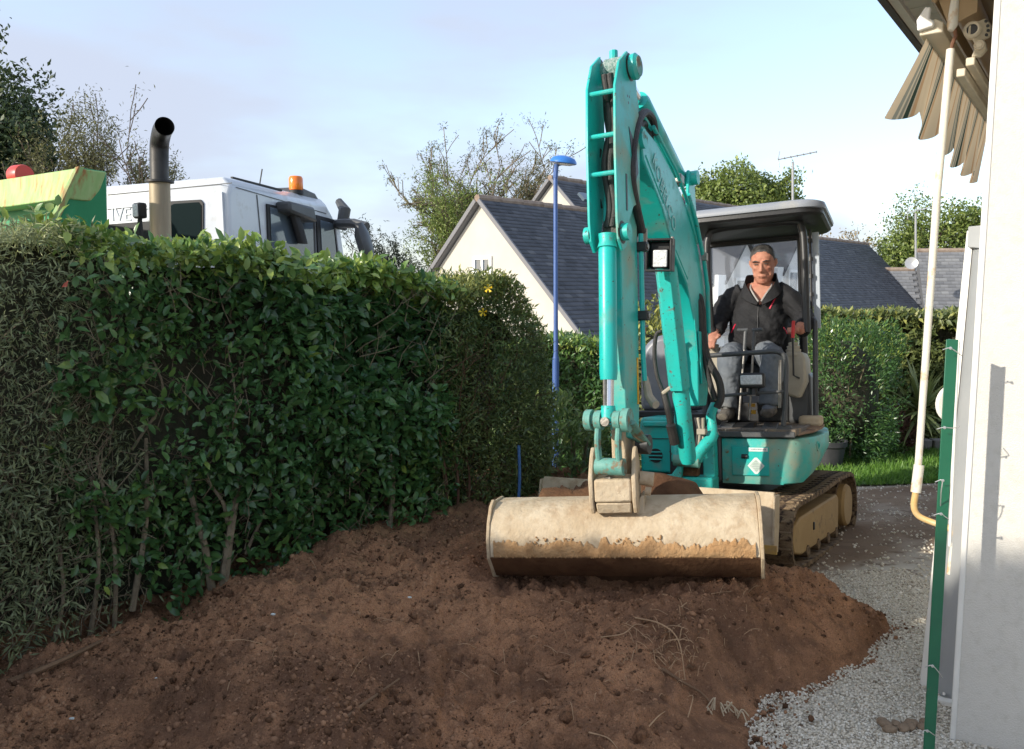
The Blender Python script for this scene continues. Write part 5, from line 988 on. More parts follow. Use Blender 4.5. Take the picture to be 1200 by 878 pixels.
# arm cylinder on top of the boom
am0, am1 = bpx(806, 213, 0.0), None
cb0, cb1 = Vector((0, -.40, 1.46)), Vector((0, -1.32, 1.80)); rd1 = Vector((0, -1.60, 1.78))
cb0 = bpx(802, 214, .02); cb0 = Vector((.0, -.50, 1.46)); cb1 = Vector((0, -1.30, 1.72)); rd1 = Vector((0, -1.66, 1.80))
ac = MB(BF); ac.tube([cb0, cb0.lerp(cb1, .04), cb0.lerp(cb1, .96), cb1], [.05, .062, .062, .055], 20); aco = ac.build('arm_cylinder', M['paint'], X_)
ac = MB(BF); ac.tube([cb1, rd1], .03, 14); ac.build('rod', M['chrome'], aco)
for w in (-1, 1): mb = MB(BF); mb.prism([b(.36, w * .07, 1.06), b(.60, w * .07, 1.24), b(.56, w * .07, 1.50), b(.44, w * .07, 1.50)], (w * .02, 0, 0)); mb.build('cylinder_lug', M['paint'], boom, bevel=.006)
mb = MB(BF); mb.cyl(b(.50, -.13, 1.46), b(.50, .13, 1.46), .045, 18); mb.build('pin', M['paint_chip'], boom)
ac = MB(BF); ac.tube([Vector((.085, -.50, 1.24)), Vector((.085, -.86, 1.43)), Vector((.085, -1.3, 1.56))], .012, 8); ac.build('oil_pipe', M['paint'], boom)
ac = MB(BF); ac.tube([Vector((.06, -.75, 1.40)), Vector((.06, -1.05, 1.51)), Vector((.06, -1.42, 1.60))], .012, 8); ac.build('oil_pipe', M['paint'], boom)
mb = MB(BF); mb.box(b(.74, .07, 1.40), (.05, .09, .06)); mb.build('pipe_fitting', M['steel'], boom, bevel=.01)
# boom cylinder in front of the boom, with its stone guard
c0, c1 = bpx(806, 536, .02), bpx(781, 312, .0); c0 = Vector((.02, c0.y, c0.z)); ct = c0.lerp(c1, .46)
mb = MB(BF); mb.tube([c0.lerp(c1, -.03), c0, c0.lerp(c1, .40), c0.lerp(c1, .42)], [.042, .053, .053, .046], 22); bc_ = mb.build('boom_cylinder', M['paint_chip'], X_)
mb = MB(BF); mb.tube([c0.lerp(c1, .4), c1], .034, 14); mb.build('rod', M['chrome'], bc_)
dv = (c1 - c0).normalized(); fw_ = Vector((0, -1, 0)); fw_ = (fw_ - dv * fw_.dot(dv)).normalized(); ga_, gb_ = c0.lerp(c1, .375), c0.lerp(c1, 1.0)
prof_ = [(x_ * .70, f_ * .9) for x_, f_ in [(-.085, -.02), (-.085, .045), (-.05, .085), (.05, .085), (.085, .045), (.085, -.02), (.075, -.02), (.075, .04), (.045, .073), (-.045, .073), (-.075, .04), (-.075, -.02)]]
mb = MB(BF); mb.loft([[p + Vector((x_, 0, 0)) + fw_ * f_ for x_, f_ in prof_] for p in (ga_, gb_)]); mb.build('rod_guard', M['paint_chip'], bc_, bevel=.004)
# work light under the boom elbow
wc = bpx(772.5, 299, .0) ; wc = BF.on(772.5, 299, 1, -1.04)
Rw = Matrix.Rotation(radians(-14), 3, 'Z')
mb = MB(); wcw = BF.w(wc)
def fr_box(mb, c, d, R): return mb.box(c, d, R)
Rwl = Matrix.Rotation(radians(-20), 3, 'Z')
hx, hz_ = .070, .088
mb = MB()
for dx, dz, sx_, sz_ in ((-hx, 0, .012, 2 * hz_), (hx, 0, .012, 2 * hz_), (0, hz_, 2 * hx + .012, .012), (0, -hz_, 2 * hx + .012, .012)): mb.box(wcw + Rwl @ Vector((dx, .03, dz)), (sx_, .12, sz_), Rwl)
wlo = mb.build('light_box', M['black'], X_, bevel=.003)
mb = MB(); mb.box(wcw + Rwl @ Vector((0, .06, 0)), (.12, .06, .155), Rwl); mb.build('lamp_housing', M['black'], wlo, bevel=.01)
mb = MB(); mb.box(wcw + Rwl @ Vector((.006, .018, -.020)), (.095, .03, .112), Rwl); lh = mb.build('lamp_rim', M['black'], wlo, bevel=.012)
mb = MB(); mb.box(wcw + Rwl @ Vector((.006, .000, -.020)), (.082, .012, .098), Rwl); mb.build('lens', M['lens'], wlo, bevel=.012, bseg=3)
for dx in (-.074, .074): mb = MB(); mb.box(wcw + Rwl @ Vector((dx, .0, hz_ - .01)), (.014, .03, .05), Rwl); mb.build('bracket', M['steel'], wlo, bevel=.003)
# ---- stick
def bs(u, w, v): return Vector((w * .78, -(u - .08), v))
sk_side = lambda w: [bs(*p) for p in []]
so_ = [(1.94, w_, v) for w_, v in ()]
stick_out = [(1.78, -.10), (1.60, -.14), (1.58, .1), (1.57, 1.05), (1.50, 1.32), (1.44, 1.52), (1.52, 1.68), (1.66, 1.72), (1.74, 1.62), (1.84, 1.0), (1.83, .6), (1.80, .1)]
mb = MB(BF); mb.loft([[bs(u, -.058, v) for u, v in stick_out], [bs(u, .058, v) for u, v in stick_out]]); stick = mb.build('stick', M['paint_dusty'], X_, bevel=.006)
# long side plates carrying the bucket cylinder
pl_front = [(1.78, 1.83), (1.90, 1.74), (1.965, 1.60), (1.975, 1.3), (1.965, .95), (1.95, .86), (1.90, .81), (1.84, .84), (1.79, .98)]
for w in (-1, 1):
    inn = [(1.62, 1.10), (1.60, 1.5), (1.66, 1.78)]
    poly = pl_front + ([(1.72, 1.06)] + inn if w > 0 else [(1.74, 1.06), (1.74, 1.7)])
    mb = MB(BF); mb.prism([bs(u, w * .082, v) for u, v in poly], (w * .014, 0, 0)); mb.build('side_plate', M['paint_dusty'] if w > 0 else M['paint'], stick, bevel=.003)
    mb = MB(BF); mb.cyl(bs(1.90, w * .085, .90), bs(1.90, w * .145, .90), .042, 18); mb.build('boss', M['paint_chip'], stick)
for v in (1.58, 1.37, 1.185): mb = MB(BF); mb.cyl(bs(1.945, -.085, v), bs(1.945, .085, v), .012, 10); mb.build('crossbar', M['paint'], stick)
mb = MB(BF); mb.cyl(bs(1.74, -.085, 1.76), bs(1.74, .165, 1.76), .05, 20); tpn = mb.build('top_pin', M['paint_old'], stick)
mb = MB(BF); mb.lathe([(.02, 0), (.062, .004), (.066, .03), (.05, .045), (.01, .046)], bs(1.74, .105, 1.76), (1, 0, 0), 20); mb.build('pin_cap', M['paint'], tpn)
mb = MB(BF); mb.tube([bs(1.72, -.02, 1.80), bs(1.72, -.02, 1.87)], .022, 10); mb.build('grease_boss', M['paint'], tpn)
for v, h in ((1.24, .16), (.98, .17)):
    mb = MB(BF); mb.prism([bs(1.792 + .03 * (1.24 - v), -.035, v - h / 2), bs(1.792, -.02, v - h / 2 - .02), bs(1.792, -.005, v), bs(1.792, -.02, v + h / 2)], (0, -.004, 0)); mb.build('slot', M['cover'], stick)
mb = MB(BF); mb.prism([bs(1.70, .098, 1.18), bs(1.64, .098, 1.25), bs(1.66, .098, 1.36), bs(1.78, .098, 1.45)], (.004, 0, 0)); mb.build('slot', M['black'], stick)
mb = MB(BF); mb.prism([bs(1.84, .098, 1.02), bs(1.82, .098, 1.02), bs(1.82, .098, 1.20), bs(1.84, .098, 1.20)], (.004, 0, 0)); mb.build('slot', M['black'], stick)
for p_ in ((1.79, 1.60), (1.76, 1.605), (1.775, 1.57)): mb = MB(BF); mb.cyl(bs(p_[0], .095, p_[1]), bs(p_[0], .1, p_[1]), .008, 8); mb.build('bolt_hole', M['black'], stick)
# bucket cylinder
bc0, bc1, bre = bs(1.90, 0, .90), bs(1.92, 0, .20), bs(1.93, 0, .0)
mb = MB(BF); mb.tube([bc0, bs(1.90, 0, .86), bs(1.903, 0, .83)], [.045, .042, .05], 18); ce = mb.build('cylinder_eye', M['paint_chip'], X_)
mb = MB(BF); mb.tube([bs(1.902, 0, .84), bs(1.904, 0, .82), bs(1.918, 0, .22), bs(1.92, 0, .185)], [.038, .044, .044, .040], 24); bco = mb.build('bucket_cylinder', M['paint'], X_)
mb = MB(BF); mb.tube([bs(1.918, 0, .22), bre], .027, 16); mb.build('rod', M['chrome'], bco)
mb = MB(BF); mb.tube([bs(1.95, -.012, .20), bs(1.955, -.012, .02)], .008, 8); mb.build('guide_rod', M['steel'], bco)
mb = MB(BF); mb.tube([bs(1.93, 0, .06), bs(1.933, 0, -.03)], [.034, .042], 14); mb.build('rod_eye', M['paint_chip'], bco)
mb = MB(BF); mb.cyl(bs(1.97, 0, -.015), bs(1.985, 0, -.015), .022, 12); mb.build('grease_cap', M['steel'], bco)
# linkage
lk = MB(BF); lk.cyl(bs(1.93, -.15, -.01), bs(1.93, .135, -.01), .032, 16); lko = lk.build('link_pin', M['paint_old'], X_)
for w, r in ((-.125, .052), (-.06, .048), (.062, .046), (.118, .058)): lk = MB(BF); lk.cyl(bs(1.93, w - .022, -.01), bs(1.93, w + .022, -.01), r, 20); lk.build('boss', M['paint_old'], lko)
for w in (-.066, .07): lk = MB(BF); lk.tube(crv([bs(1.93, w, -.02), bs(1.95, w * .98, -.12), bs(1.93, w * .95, -.225)], 4), [(.022, .016)] * 9, 10); lk.build('link', M['paint_old'], lko)
lk = MB(BF); lk.cyl(bs(1.925, -.085, -.235), bs(1.925, .095, -.235), .042, 20); lk.build('lower_link_tube', M['paint_old'], lko)
for w in (.135,): lk = MB(BF); lk.tube([bs(1.92, w, -.02), bs(1.70, w, -.14)], [(.03, .014), (.036, .014)], 10); lk.build('side_link', M['paint_old'], lko); 
lk = MB(BF); lk.cyl(bs(1.70, .09, -.14), bs(1.70, .17, -.14), .05, 18); lk.build('pivot_boss', M['black'], lko)
lk = MB(BF); lk.prism([bs(1.80, -.05, -.06), bs(1.78, -.05, -.30), bs(1.66, -.05, -.40), bs(1.60, -.05, -.1)], (.075, 0, 0)); lk.build('stick_nose', M['mud'], X_, bevel=.01)
# yellow mark
mb = MB(BF); mb.prism([bs(1.62, .059, .06), bs(1.60, .059, .06), bs(1.60, .059, .30), bs(1.62, .059, .30)], (.003, 0, 0)); mb.build('yellow_mark', M['yellow'], stick)
# pipes and hoses on the stick
def hose(pts, r, name='hose', m='hose', par=None, n=5, fr=None):
    mb = MB(fr or BF); mb.tube(crv(pts, n), r, 10); return mb.build(name, M[m], par or X_)
for w, r in ((.078, .013),): 
    mb = MB(BF); mb.tube([bs(1.56, w, .95), bs(1.555, w, .3), bs(1.56, w + .01, .18)], r, 10); mb.build('steel_pipe', M['paint'], stick)
hose([bs(1.52, .075, .95)] + [bpx(px, py, .075) for px, py in ((741, 215), (742, 175), (747, 146), (755, 132), (764, 139), (768, 158))], .022)
hose([bs(1.52, .05, .95)] + [bpx(px, py, .05) for px, py in ((738, 215), (740, 180), (746, 155), (754, 144), (761, 152), (763, 168))], .018)
for v in (.88, .52): mb = MB(BF); mb.box(bs(1.56, .085, v), (.06, .05, .05)); mb.build('pipe_clamp', M['black'], stick, bevel=.006); mb = MB(BF); mb.cyl(bs(1.56, .11, v), bs(1.56, .13, v), .014, 10); mb.build('bolt', M['steel'], stick)
mb = MB(BF); mb.tube([bs(1.52, .075, .98), bs(1.53, .075, .90)], .026, 10); mb.build('hose_fitting', M['steel'], stick)
mb = MB(BF); mb.tube([bs(1.55, .085, .20), bs(1.55, .11, .10), bs(1.56, .15, .06), bs(1.57, .165, .055)], [.016, .022, .024, .022], 10); mb.build('pipe_elbow', M['beige'], stick)
for w in (-.02, .015): hose([bs(1.86, w, 1.70), bs(1.84, w + .02, 1.45), bs(1.86, w - .01, 1.25), bs(1.86, w + .02, 1.05), bs(1.86, w, .94)], .017)
hose([bs(1.88, .0, 1.6), bs(1.80, -.03, 1.5), bs(1.85, .02, 1.35), bs(1.82, .04, 1.2), bs(1.86, .03, .98)], .02)
hose([bs(1.80, -.10, 1.35), bs(1.84, -.118, 1.2), bs(1.80, -.10, 1.05)], .02)
# hoses beside the boom
for pts, r in (([(754, 455), (748, 430), (747, 400), (752, 385), (770, 386)], .02), ([(776, 480), (775, 450), (772, 400), (771, 388), (776, 385)], .02)):
    pass
y0 = c0.lerp(c1, .45).y
def pq(px, py, y): return BF.on(px, py, 1, y)
hose([pq(775, 388, y0), pq(769, 393, y0), pq(767, 415, y0), pq(770, 440, y0), pq(778, 462, y0)], .013)
hose([pq(778, 460, y0), pq(783, 480, y0), pq(788, 505, y0 + .05), pq(792, 520, y0 + .08)], .022)
mb = MB(BF); mb.tube([pq(786, 498, y0), pq(791, 520, y0 + .05)], .03, 10); mb.build('hose_sleeve', M['hose'], X_)
mb = MB(BF); mb.tube([pq(777, 461, y0 - .01), pq(789, 452, y0 - .03)], .014, 8); mb.build('hose_clip', M['beige'], X_)
y1 = -.30
hose([pq(815, 400, y1), pq(812, 380, y1), pq(812, 358, y1), pq(818, 347, y1), pq(822, 360, y1), pq(824, 390, y1), pq(829, 420, y1), pq(842, 445, y1), pq(845, 465, y1), pq(840, 478, y1)], .024)
hose([pq(813, 402, y1 - .03), pq(809, 375, y1 - .03), pq(814, 352, y1 - .03), pq(819, 360, y1 - .03), pq(822, 395, y1 - .02), pq(830, 440, y1), pq(838, 468, y1)], .018)
hose([pq(792, 315, y1 - .1), pq(788, 330, y1 - .1), pq(794, 345, y1 - .1), pq(800, 330, y1 - .1), pq(795, 318, y1 - .1)], .016)
hose([pq(800, 303, y1 - .05), pq(806, 296, y1 - .05), pq(808, 284, y1), pq(816, 281, y1)], .008)
for k in range(4): hose([pq(815 + 3 * k, 490, -.05 - .02 * k), pq(818 + 2 * k, 505, -.10), pq(815 + 3 * k, 530, -.14)], .011, m='beige' if k % 2 else 'hose')
mb = MB(BF); mb.box(pq(822, 506, -.16), (.06, .03, .04)); mb.build('hose_clamp', M['beige'], X_, bevel=.006)
mb = MB(BF); mb.tube([b(.62, .095, 1.33), b(.46, .10, 1.20), b(.27, .10, .98), b(.18, .10, .80), b(.17, .10, .5)], .014, 10); mb.build('boom_pipe', M['paint'], boom)
for px, py in ((826, 301),): mb = MB(BF); mb.box(BF.on(px, py, 0, .11), (.03, .05, .05)); mb.build('pipe_clamp', M['steel'], boom)
M['grease'] = mat('black_grease', (.02, .018, .015), (.06, .05, .035), 25, .5, bump=.4, bscale=60)
for w in (-1, 1):
    mb = MB(BF); mb.lathe([(.043, 0), (.062, .0), (.058, .003), (.043, .004)], bs(1.90, w * .096, .90), (w, 0, 0), 20); mb.build('grease_ring', M['grease'], stick)
    mb = MB(BF); mb.lathe([(.05, 0), (.072, .0), (.066, .003), (.05, .004)], bs(1.74, w * .0975, 1.76), (w, 0, 0), 20); mb.build('grease_ring', M['grease'], stick)
mb = MB(BF); mb.tube([bs(1.74, -.06, 1.76), bs(1.74, .06, 1.76)], .062, 20); mb.build('cable_wrap', mat('speckled_wrap', (.10, .22, .18), (.45, .50, .46), 70, .8, bump=.8, bscale=90), stick)
mb = MB(BF); mb.prism([bs(1.80, -.05, .98), bs(1.86, -.05, .90), bs(1.86, .05, .90), bs(1.80, .05, .98)], (0, 0, .05)); mb.build('grease_patch', M['grease'], stick)
for v in (.35, .75): mb = MB(BF); mb.box(b(.146, .0, v), (.13, .012, .03)); mb.build('hose_strap', M['black'], boom, bevel=.003)
for u0, v0, u1, v1 in ((.40, .30, .47, .56), (.62, .80, .88, .94), (1.12, 1.17, 1.44, 1.36)): mb = MB(BF); mb.tube([b(u0 - .012, hb, v0 + .012), b(u1 - .012, hb, v1 + .012)], .0045, 6); mb.build('weld_seam', M['paint_chip'], boom)
# ---- coupler and bucket (frame CF: x right, y back, z up)
def c_(px, py, y): return CF.on(px, py, 1, y)
for nm, (xa, xb, xc, xd) in (('left', (695, 703, 700, 706)), ('right', (738, 746, 741, 749))):
    pass
cp = empty if False else None
xl, xr = c_(697, 580, -.12).x, c_(741, 580, -.12).x; zt_, zm_, zb2 = c_(715, 561, -.12).z, c_(715, 588, -.12).z, c_(715, 602, -.12).z
mb = MB(CF); mb.prism([(xl, -.145, zt_), (xr, -.145, zt_), (xr, -.15, zm_), (xl, -.15, zm_)], (0, .16, 0)); cpl = mb.build('quick_coupler', M['mud'], X_, bevel=.012)
mb = MB(CF); mb.prism([(xl + .004, -.146, zm_ - .003), (xr - .004, -.146, zm_ - .003), (xr - .008, -.12, zb2), (xl + .008, -.12, zb2)], (0, .12, 0)); mb.build('coupler_jaw', M['mud'], cpl, bevel=.008)
for x_ in (xl - .024, xr + .002):
    z0 = zb2; mb = MB(CF); mb.prism([(x_, -.12, z0), (x_, -.155, zm_), (x_, -.15, zt_ + .01), (x_, -.06, zt_ + .105), (x_, .0, zt_ + .14), (x_, .06, zt_ + .12), (x_, .10, zt_ + .02), (x_, .08, z0)], (.022, 0, 0)); mb.build('cheek_plate', M['mud'], cpl, bevel=.006)
mb = MB(CF); q = c_(723, 560, -.1); mb.tube([c_(704, 567, -.08), c_(716, 562, -.1), c_(727, 566, -.08)], [.02, .03, .02], 10); mb.build('hook_bar', M['steel'], cpl)
mb = MB(CF); mb.box(c_(722, 575, -.132), (.10, .006, .05)); mb.build('raised_plate', M['mud'], cpl, bevel=.004)
for px, py in ((713, 576), (727, 566), (733, 568)): mb = MB(CF); mb.box(c_(px, py, -.12), (.02, .04, .03)); mb.build('lug', M['mud'], cpl, bevel=.006)
mb = MB(CF); mb.cyl(c_(750, 560, .02), c_(766, 562, .02), .035, 14); mb.build('coupler_pin', M['mud'], cpl); mb = MB(CF); mb.cyl(c_(756, 575, .0), c_(763, 576, .0), .022, 10); mb.build('coupler_pin', M['mud'], cpl)
bw = .655
sec = [(.20, .165), (.06, .170), (-.03, .145), (-.09, .09), (-.125, .01), (-.13, -.075)]     # (back, up) along the shell front face
sec_in = [(-.115, -.075), (-.11, .005), (-.078, .08), (-.022, .132), (.06, .156), (.20, .151)]
mb = MB(CF); pr_ = sec + sec_in; fine = []
mb.prism([(-bw, y, z) for y, z in pr_], (2 * bw, 0, 0)); bkt = mb.build('bucket', M['mud'], X_, bevel=.004, smooth=60)
# caked soil low on the shell: a lumpy crust just proud of the plate
nx, nzv = 420, 18; xs_ = np.linspace(-bw + .02, bw - .02, nx); ts = np.linspace(0, 1, nzv); XX, TT = np.meshgrid(xs_, ts)
topz = -.06 + .10 * np.abs(vnoise(xs_, xs_ * 0 + 7, 97, 4, 26, .7) - .25) + .07 * vnoise(xs_ * 1, xs_ * 0, 91, 5, 7, .65) * (.4 + 1.2 * vnoise(xs_, xs_ * 0 + 3, 92, 3, 3)); ZZ = -.074 + (topz[None, :] + .074) * TT
YY = np.interp(ZZ, [-.075, .01, .09], [-.13, -.125, -.09]) - .004 - .014 * vnoise(XX, ZZ, 93, 4, 22) * np.sin(TT * pi) ** .5
V_ = np.stack([XX, YY, ZZ], -1) @ np.array(CF.R).T + np.array(CF.o); gridmesh('caked_soil', V_[..., 0], V_[..., 1], V_[..., 2], mat('ochre_soil_crust', (.36, .20, .085), (.44, .27, .13), 14, .95, bump=.6, bscale=60), bkt)
n_ = 700; xx_ = RNG.uniform(-bw + .02, bw - .02, n_); zz_ = -.074 + .10 * RNG.random(n_) ** 1.5; kk_ = vnoise(xx_, zz_, 98, 3, 7) > .42; xx_, zz_ = xx_[kk_], zz_[kk_]; yy_ = np.interp(zz_, [-.075, .01, .09], [-.13, -.125, -.09]) - .004
ct_v, ct_f = ico_t(1, .3); V_ = np.stack([xx_, yy_, zz_], -1) @ np.array(CF.R).T + np.array(CF.o); scatter('mud_crumbs', ct_v, ct_f, V_, rdir(len(V_)), rdir(len(V_)), .002 + .007 * RNG.random(len(V_)) ** 2, bpy.data.materials['ochre_soil_crust'], bkt, kind='stuff')
# cutting plate turned under, dark and muddy
mb = MB(CF); mb.prism([(-bw, y, z) for y, z in ((-.128, -.076), (-.135, -.078), (-.045, -.19), (.10, -.235), (.10, -.222), (-.04, -.178))], (2 * bw, 0, 0)); mb.build('cutting_plate', M['mud_dark'], bkt)
for sg in (-1, 1):
    ep = [(.21, .172), (.06, .178), (.02, .19), (-.035, .165), (-.095, .095), (-.131, .01), (-.137, -.078), (-.05, -.198), (.12, -.25), (.25, -.12), (.27, .05)]
    mb = MB(CF); mb.prism([(sg * bw, y, z) for y, z in ep], (sg * .018, 0, 0)); mb.build('end_plate', M['mud'], bkt, bevel=.004)
mb = MB(CF); q = c_(747, 594, -.08); mb.prism([(q.x - .01, -.06, .12), (q.x + .03, -.05, .12), (q.x + .03, -.03, .205), (q.x + .012, -.03, .205)], (0, .15, 0)); mb.build('hanger_plate', M['mud'], bkt, bevel=.004)
# soil lying between bucket and blade
nx, ny = 130, 60; XX, YY = np.meshgrid(np.linspace(-.62, .50, nx), np.linspace(.16, .80, ny))
prof = np.interp(XX, [-.62, -.5, -.15, .08, .20, .36, .50], [-.1, .155, .165, .235, .225, .165, -.1]); fall = np.sin(np.clip((YY - .16) / .64, 0, 1) * pi) ** .5
ZZ = -.45 + (prof + .45) * fall + .05 * (vnoise(XX, YY, 95, 5, 6) - .5)
V_ = np.stack([XX, YY, ZZ], -1) @ np.array(CF.R).T + np.array(CF.o); gridmesh('spilled_soil', V_[..., 0], V_[..., 1], V_[..., 2], M['mud_dark'], soil)
# ---- canopy
rp_ = []
def rrect(x0, x1, y0, y1, r, n=6):
    o = []
    for cx, cy, a0 in ((x1 - r, y0 + r, -90), (x1 - r, y1 - r, 0), (x0 + r, y1 - r, 90), (x0 + r, y0 + r, 180)):
        o += [(cx + r * cos(radians(a0 + 90 * k / n)), cy + r * sin(radians(a0 + 90 * k / n))) for k in range(n + 1)]
    return o
rr_ = rrect(-.18, .85, -.47, .52, .16)
mb = MB(UF); cxr, cyr = .33, .02
mb.loft([[(cxr + (x - cxr) * s, cyr + (y - cyr) * s, z) for x, y in rr_] for s, z in ((.96, 2.458), (.995, 2.462), (1, 2.478), (.985, 2.508), (.93, 2.522), (.6, 2.532))]); cano = mb.build('canopy_roof', M['roofgrey'], X_, smooth=50)
mb = MB(UF); mb.loft([[(cxr + (x - cxr) * s, cyr + (y - cyr) * s, z) for x, y in rr_] for s, z in ((.93, 2.415), (.965, 2.43), (.965, 2.463), (.93, 2.464))]); mb.build('roof_lining', M['black'], cano)
M['post'] = mat('black_post', (.018, .018, .019), (.03, .03, .03), 6, .4, c3=(.12, .11, .10), d_scale=7, d_lo=.62, d_hi=.85)
mb = MB(UF); mb.tube(crv([(.01, -.20, .92), (.0, -.20, 1.6), (-.02, -.20, 2.2), (-.005, -.20, 2.36), (.06, -.20, 2.412), (.33, -.20, 2.42), (.62, -.20, 2.412), (.67, -.20, 2.36), (.685, -.20, 2.2), (.69, -.20, 1.6)], 5), .027, 12); mb.build('front_arch', M['post'], X_)
for x, s_ in ((-.145, 1), (.60, 1)): mb = MB(UF); mb.tube([(x, .42, .95), (x, .42, 2.44)], .032, 12); mb.build('rear_post', M['post'], X_)
mb = MB(UF); mb.box((.23, .42, 2.415), (.78, .05, .07)); mb.build('rear_header', M['black'], X_, bevel=.01)
mb = MB(UF); mb.tube(crv([(-.12, -.30, 2.43), (-.12, -.28, 2.30), (-.085, -.24, 2.12), (-.06, -.22, 1.95), (-.05, -.22, 1.2), (-.05, -.22, .95)], 5), .024, 12); mb.build('grab_rail', M['dgrey'], X_)
mg = bpy.data.materials.new('clear_rear_glass'); mg.use_nodes = True; t_ = mg.node_tree; t_.nodes.clear(); o_ = t_.nodes.new('ShaderNodeOutputMaterial'); a_ = t_.nodes.new('ShaderNodeBsdfTransparent'); a_.inputs[0].default_value = (.93, .95, .96, 1); g_ = t_.nodes.new('ShaderNodeBsdfGlossy'); g_.inputs['Roughness'].default_value = .05; d_ = t_.nodes.new('ShaderNodeBsdfDiffuse'); d_.inputs[0].default_value = (.75, .77, .8, 1)
m1 = t_.nodes.new('ShaderNodeMixShader'); m1.inputs[0].default_value = .06; m2 = t_.nodes.new('ShaderNodeMixShader'); m2.inputs[0].default_value = .07  # small whitish diffuse share puts a haze into the pane
t_.links.new(a_.outputs[0], m1.inputs[1]); t_.links.new(g_.outputs[0], m1.inputs[2]); t_.links.new(m1.outputs[0], m2.inputs[1]); t_.links.new(d_.outputs[0], m2.inputs[2]); t_.links.new(m2.outputs[0], o_.inputs[0])
mb = MB(UF); mb.box((.23, .425, 1.90), (.70, .005, .98)); mb.build('rear_window', mg, X_)
mb = MB(UF); mb.box((.23, .425, 1.39), (.74, .03, .04)); mb.build('window_sill', M['black'], X_)
mb = MB(UF); q0, q1 = UF.on(952, 272, 1, .1), UF.on(951, 385, 1, .1); mb.box((.735, .12, (q0.z + q1.z) / 2), (.05, .02, q0.z - q1.z)); mb.build('side_screen', mat('pale_screen', (.42, .47, .52), (.46, .50, .55), 4, .3), X_, bevel=.004)
mb = MB(UF); mb.tube([(.70, .08, 2.40), (.70, .08, 1.7)], .009, 8); sc = mb.build('hinge_rod', M['black'], X_)
for z in (2.31, 2.17, 2.04, 1.90): mb = MB(UF); mb.cyl((.70, .08, z - .015), (.70, .08, z + .015), .018, 10); mb.build('hinge', M['black'], sc)
mb = MB(UF); mb.tube(crv([(.73, -.12, .93), (.735, -.12, 1.3), (.74, -.12, 1.62), (.735, -.10, 1.69), (.70, -.02, 1.71), (.68, .1, 1.71)], 5), .019, 12); mb.build('side_rail', M['dgrey'], X_)
# side body plate below console
mb = MB(UF); mb.prism([(.52, -.10, .93), (.70, -.10, .93), (.70, -.10, 1.30), (.62, -.10, 1.33), (.52, -.10, 1.30)], (0, .45, 0)); mb.build('seat_pedestal', M['dgrey'], X_, bevel=.03)
mb = MB(UF); mb.box((.28, .18, 1.10), (.46, .42, .36)); mb.build('seat_base', M['black'], X_, bevel=.03)
mb = MB(UF); mb.box((.32, .12, 1.33), (.44, .44, .12)); st_ = mb.build('seat', M['black'], X_, bevel=.04, bseg=3)
mb = MB(UF); mb.prism([(.10, .30, 1.36), (.54, .30, 1.36), (.52, .36, 1.85), (.45, .37, 1.93), (.19, .37, 1.93), (.12, .36, 1.85)], (0, .09, .0)); mb.build('backrest', M['black'], X_, bevel=.04, bseg=3)
# consoles
def console(x0, x1, y, zt, zb, par=X_):
    mb = MB(UF); mb.prism([(x0, y, zb + .06), (x0 + .03, y, zb), (x1 - .05, y, zb - .02), (x1, y, zb + .10), (x1 - .005, y, zt - .05), (x1 - .03, y, zt), (x0 + .02, y, zt)], (0, .38, 0)); c = mb.build('console', M['beige'], X_, bevel=.018, bseg=3)
    xm = (x0 + x1) / 2 - .01; mb = MB(UF)
    mb.loft([[(xm + r * cos(k * pi / 8), y + .05 + r * sin(k * pi / 8), zt - .03 + h) for k in range(16)] for r, h in ((.062, 0), (.06, .02), (.05, .022), (.055, .045), (.042, .05), (.047, .07), (.033, .075), (.036, .095), (.02, .10))]); mb.build('lever_gaiter', M['beige'], c)
    mb = MB(UF); mb.tube([(xm, y + .05, zt + .05), (xm - .005, y + .04, zt + .16)], .010, 8); mb.build('lever_stem', M['steel'], c)
    mb = MB(UF); mb.tube([(xm - .005, y + .04, zt + .10), (xm - .006, y + .04, zt + .15), (xm - .008, y + .038, zt + .185), (xm - .008, y + .038, zt + .205)], [.016, .024, .027, .012], 12); mb.build('joystick_knob', M['black'], c)
    return c
cR = console(.53, .685, -.28, 1.46, 1.14); cL = console(-.03, .09, -.24, 1.47, 1.12)
mb = MB(UF); a_ = UF.on(929, 396, 1, -.36); z_ = UF.on(930, 440, 1, -.36); mb.tube([a_, z_, z_ + Vector((.03, .06, -.02))], .007, 8); rl = mb.build('safety_lever', M['black'], X_)
mb = MB(UF); mb.tube([UF.on(930, 376, 1, -.365), a_], [.012, .013], 10); mb.build('red_handle', M['red'], rl)
# travel levers with tee handles
for px0, px1, hx in ((873, 868, -1), (883, 880, 1)):
    t0, t1 = UF.on(px0 + 1, 387, 1, -.46), UF.on(px1 - 2, 492, 1, -.50)
    mb = MB(UF); mb.tube([t1, t0.lerp(t1, .35), t0], .008, 8); tl_ = mb.build('travel_lever', M['steel'], X_)
    mb = MB(UF); mb.tube([t0.lerp(t1, .22), t0], [.012, .015], 10); mb.build('grip', M['dgrey'], tl_)
    mb = MB(UF); mb.tube([t0 + Vector((-.012 * hx, 0, .0)), t0 + Vector((.06 * hx, -.01, .003))], [.016, .012], 10); mb.build('tee_handle', M['dgrey'], tl_)
mb = MB(UF); q = UF.on(873, 497, 1, -.55); mb.prism([(q.x - .09, -.60, .92), (q.x + .07, -.60, .92), (q.x + .06, -.50, .955), (q.x - .07, -.50, .955)], (0, .12, 0)); mb.build('lever_base', M['black'], X_, bevel=.01)
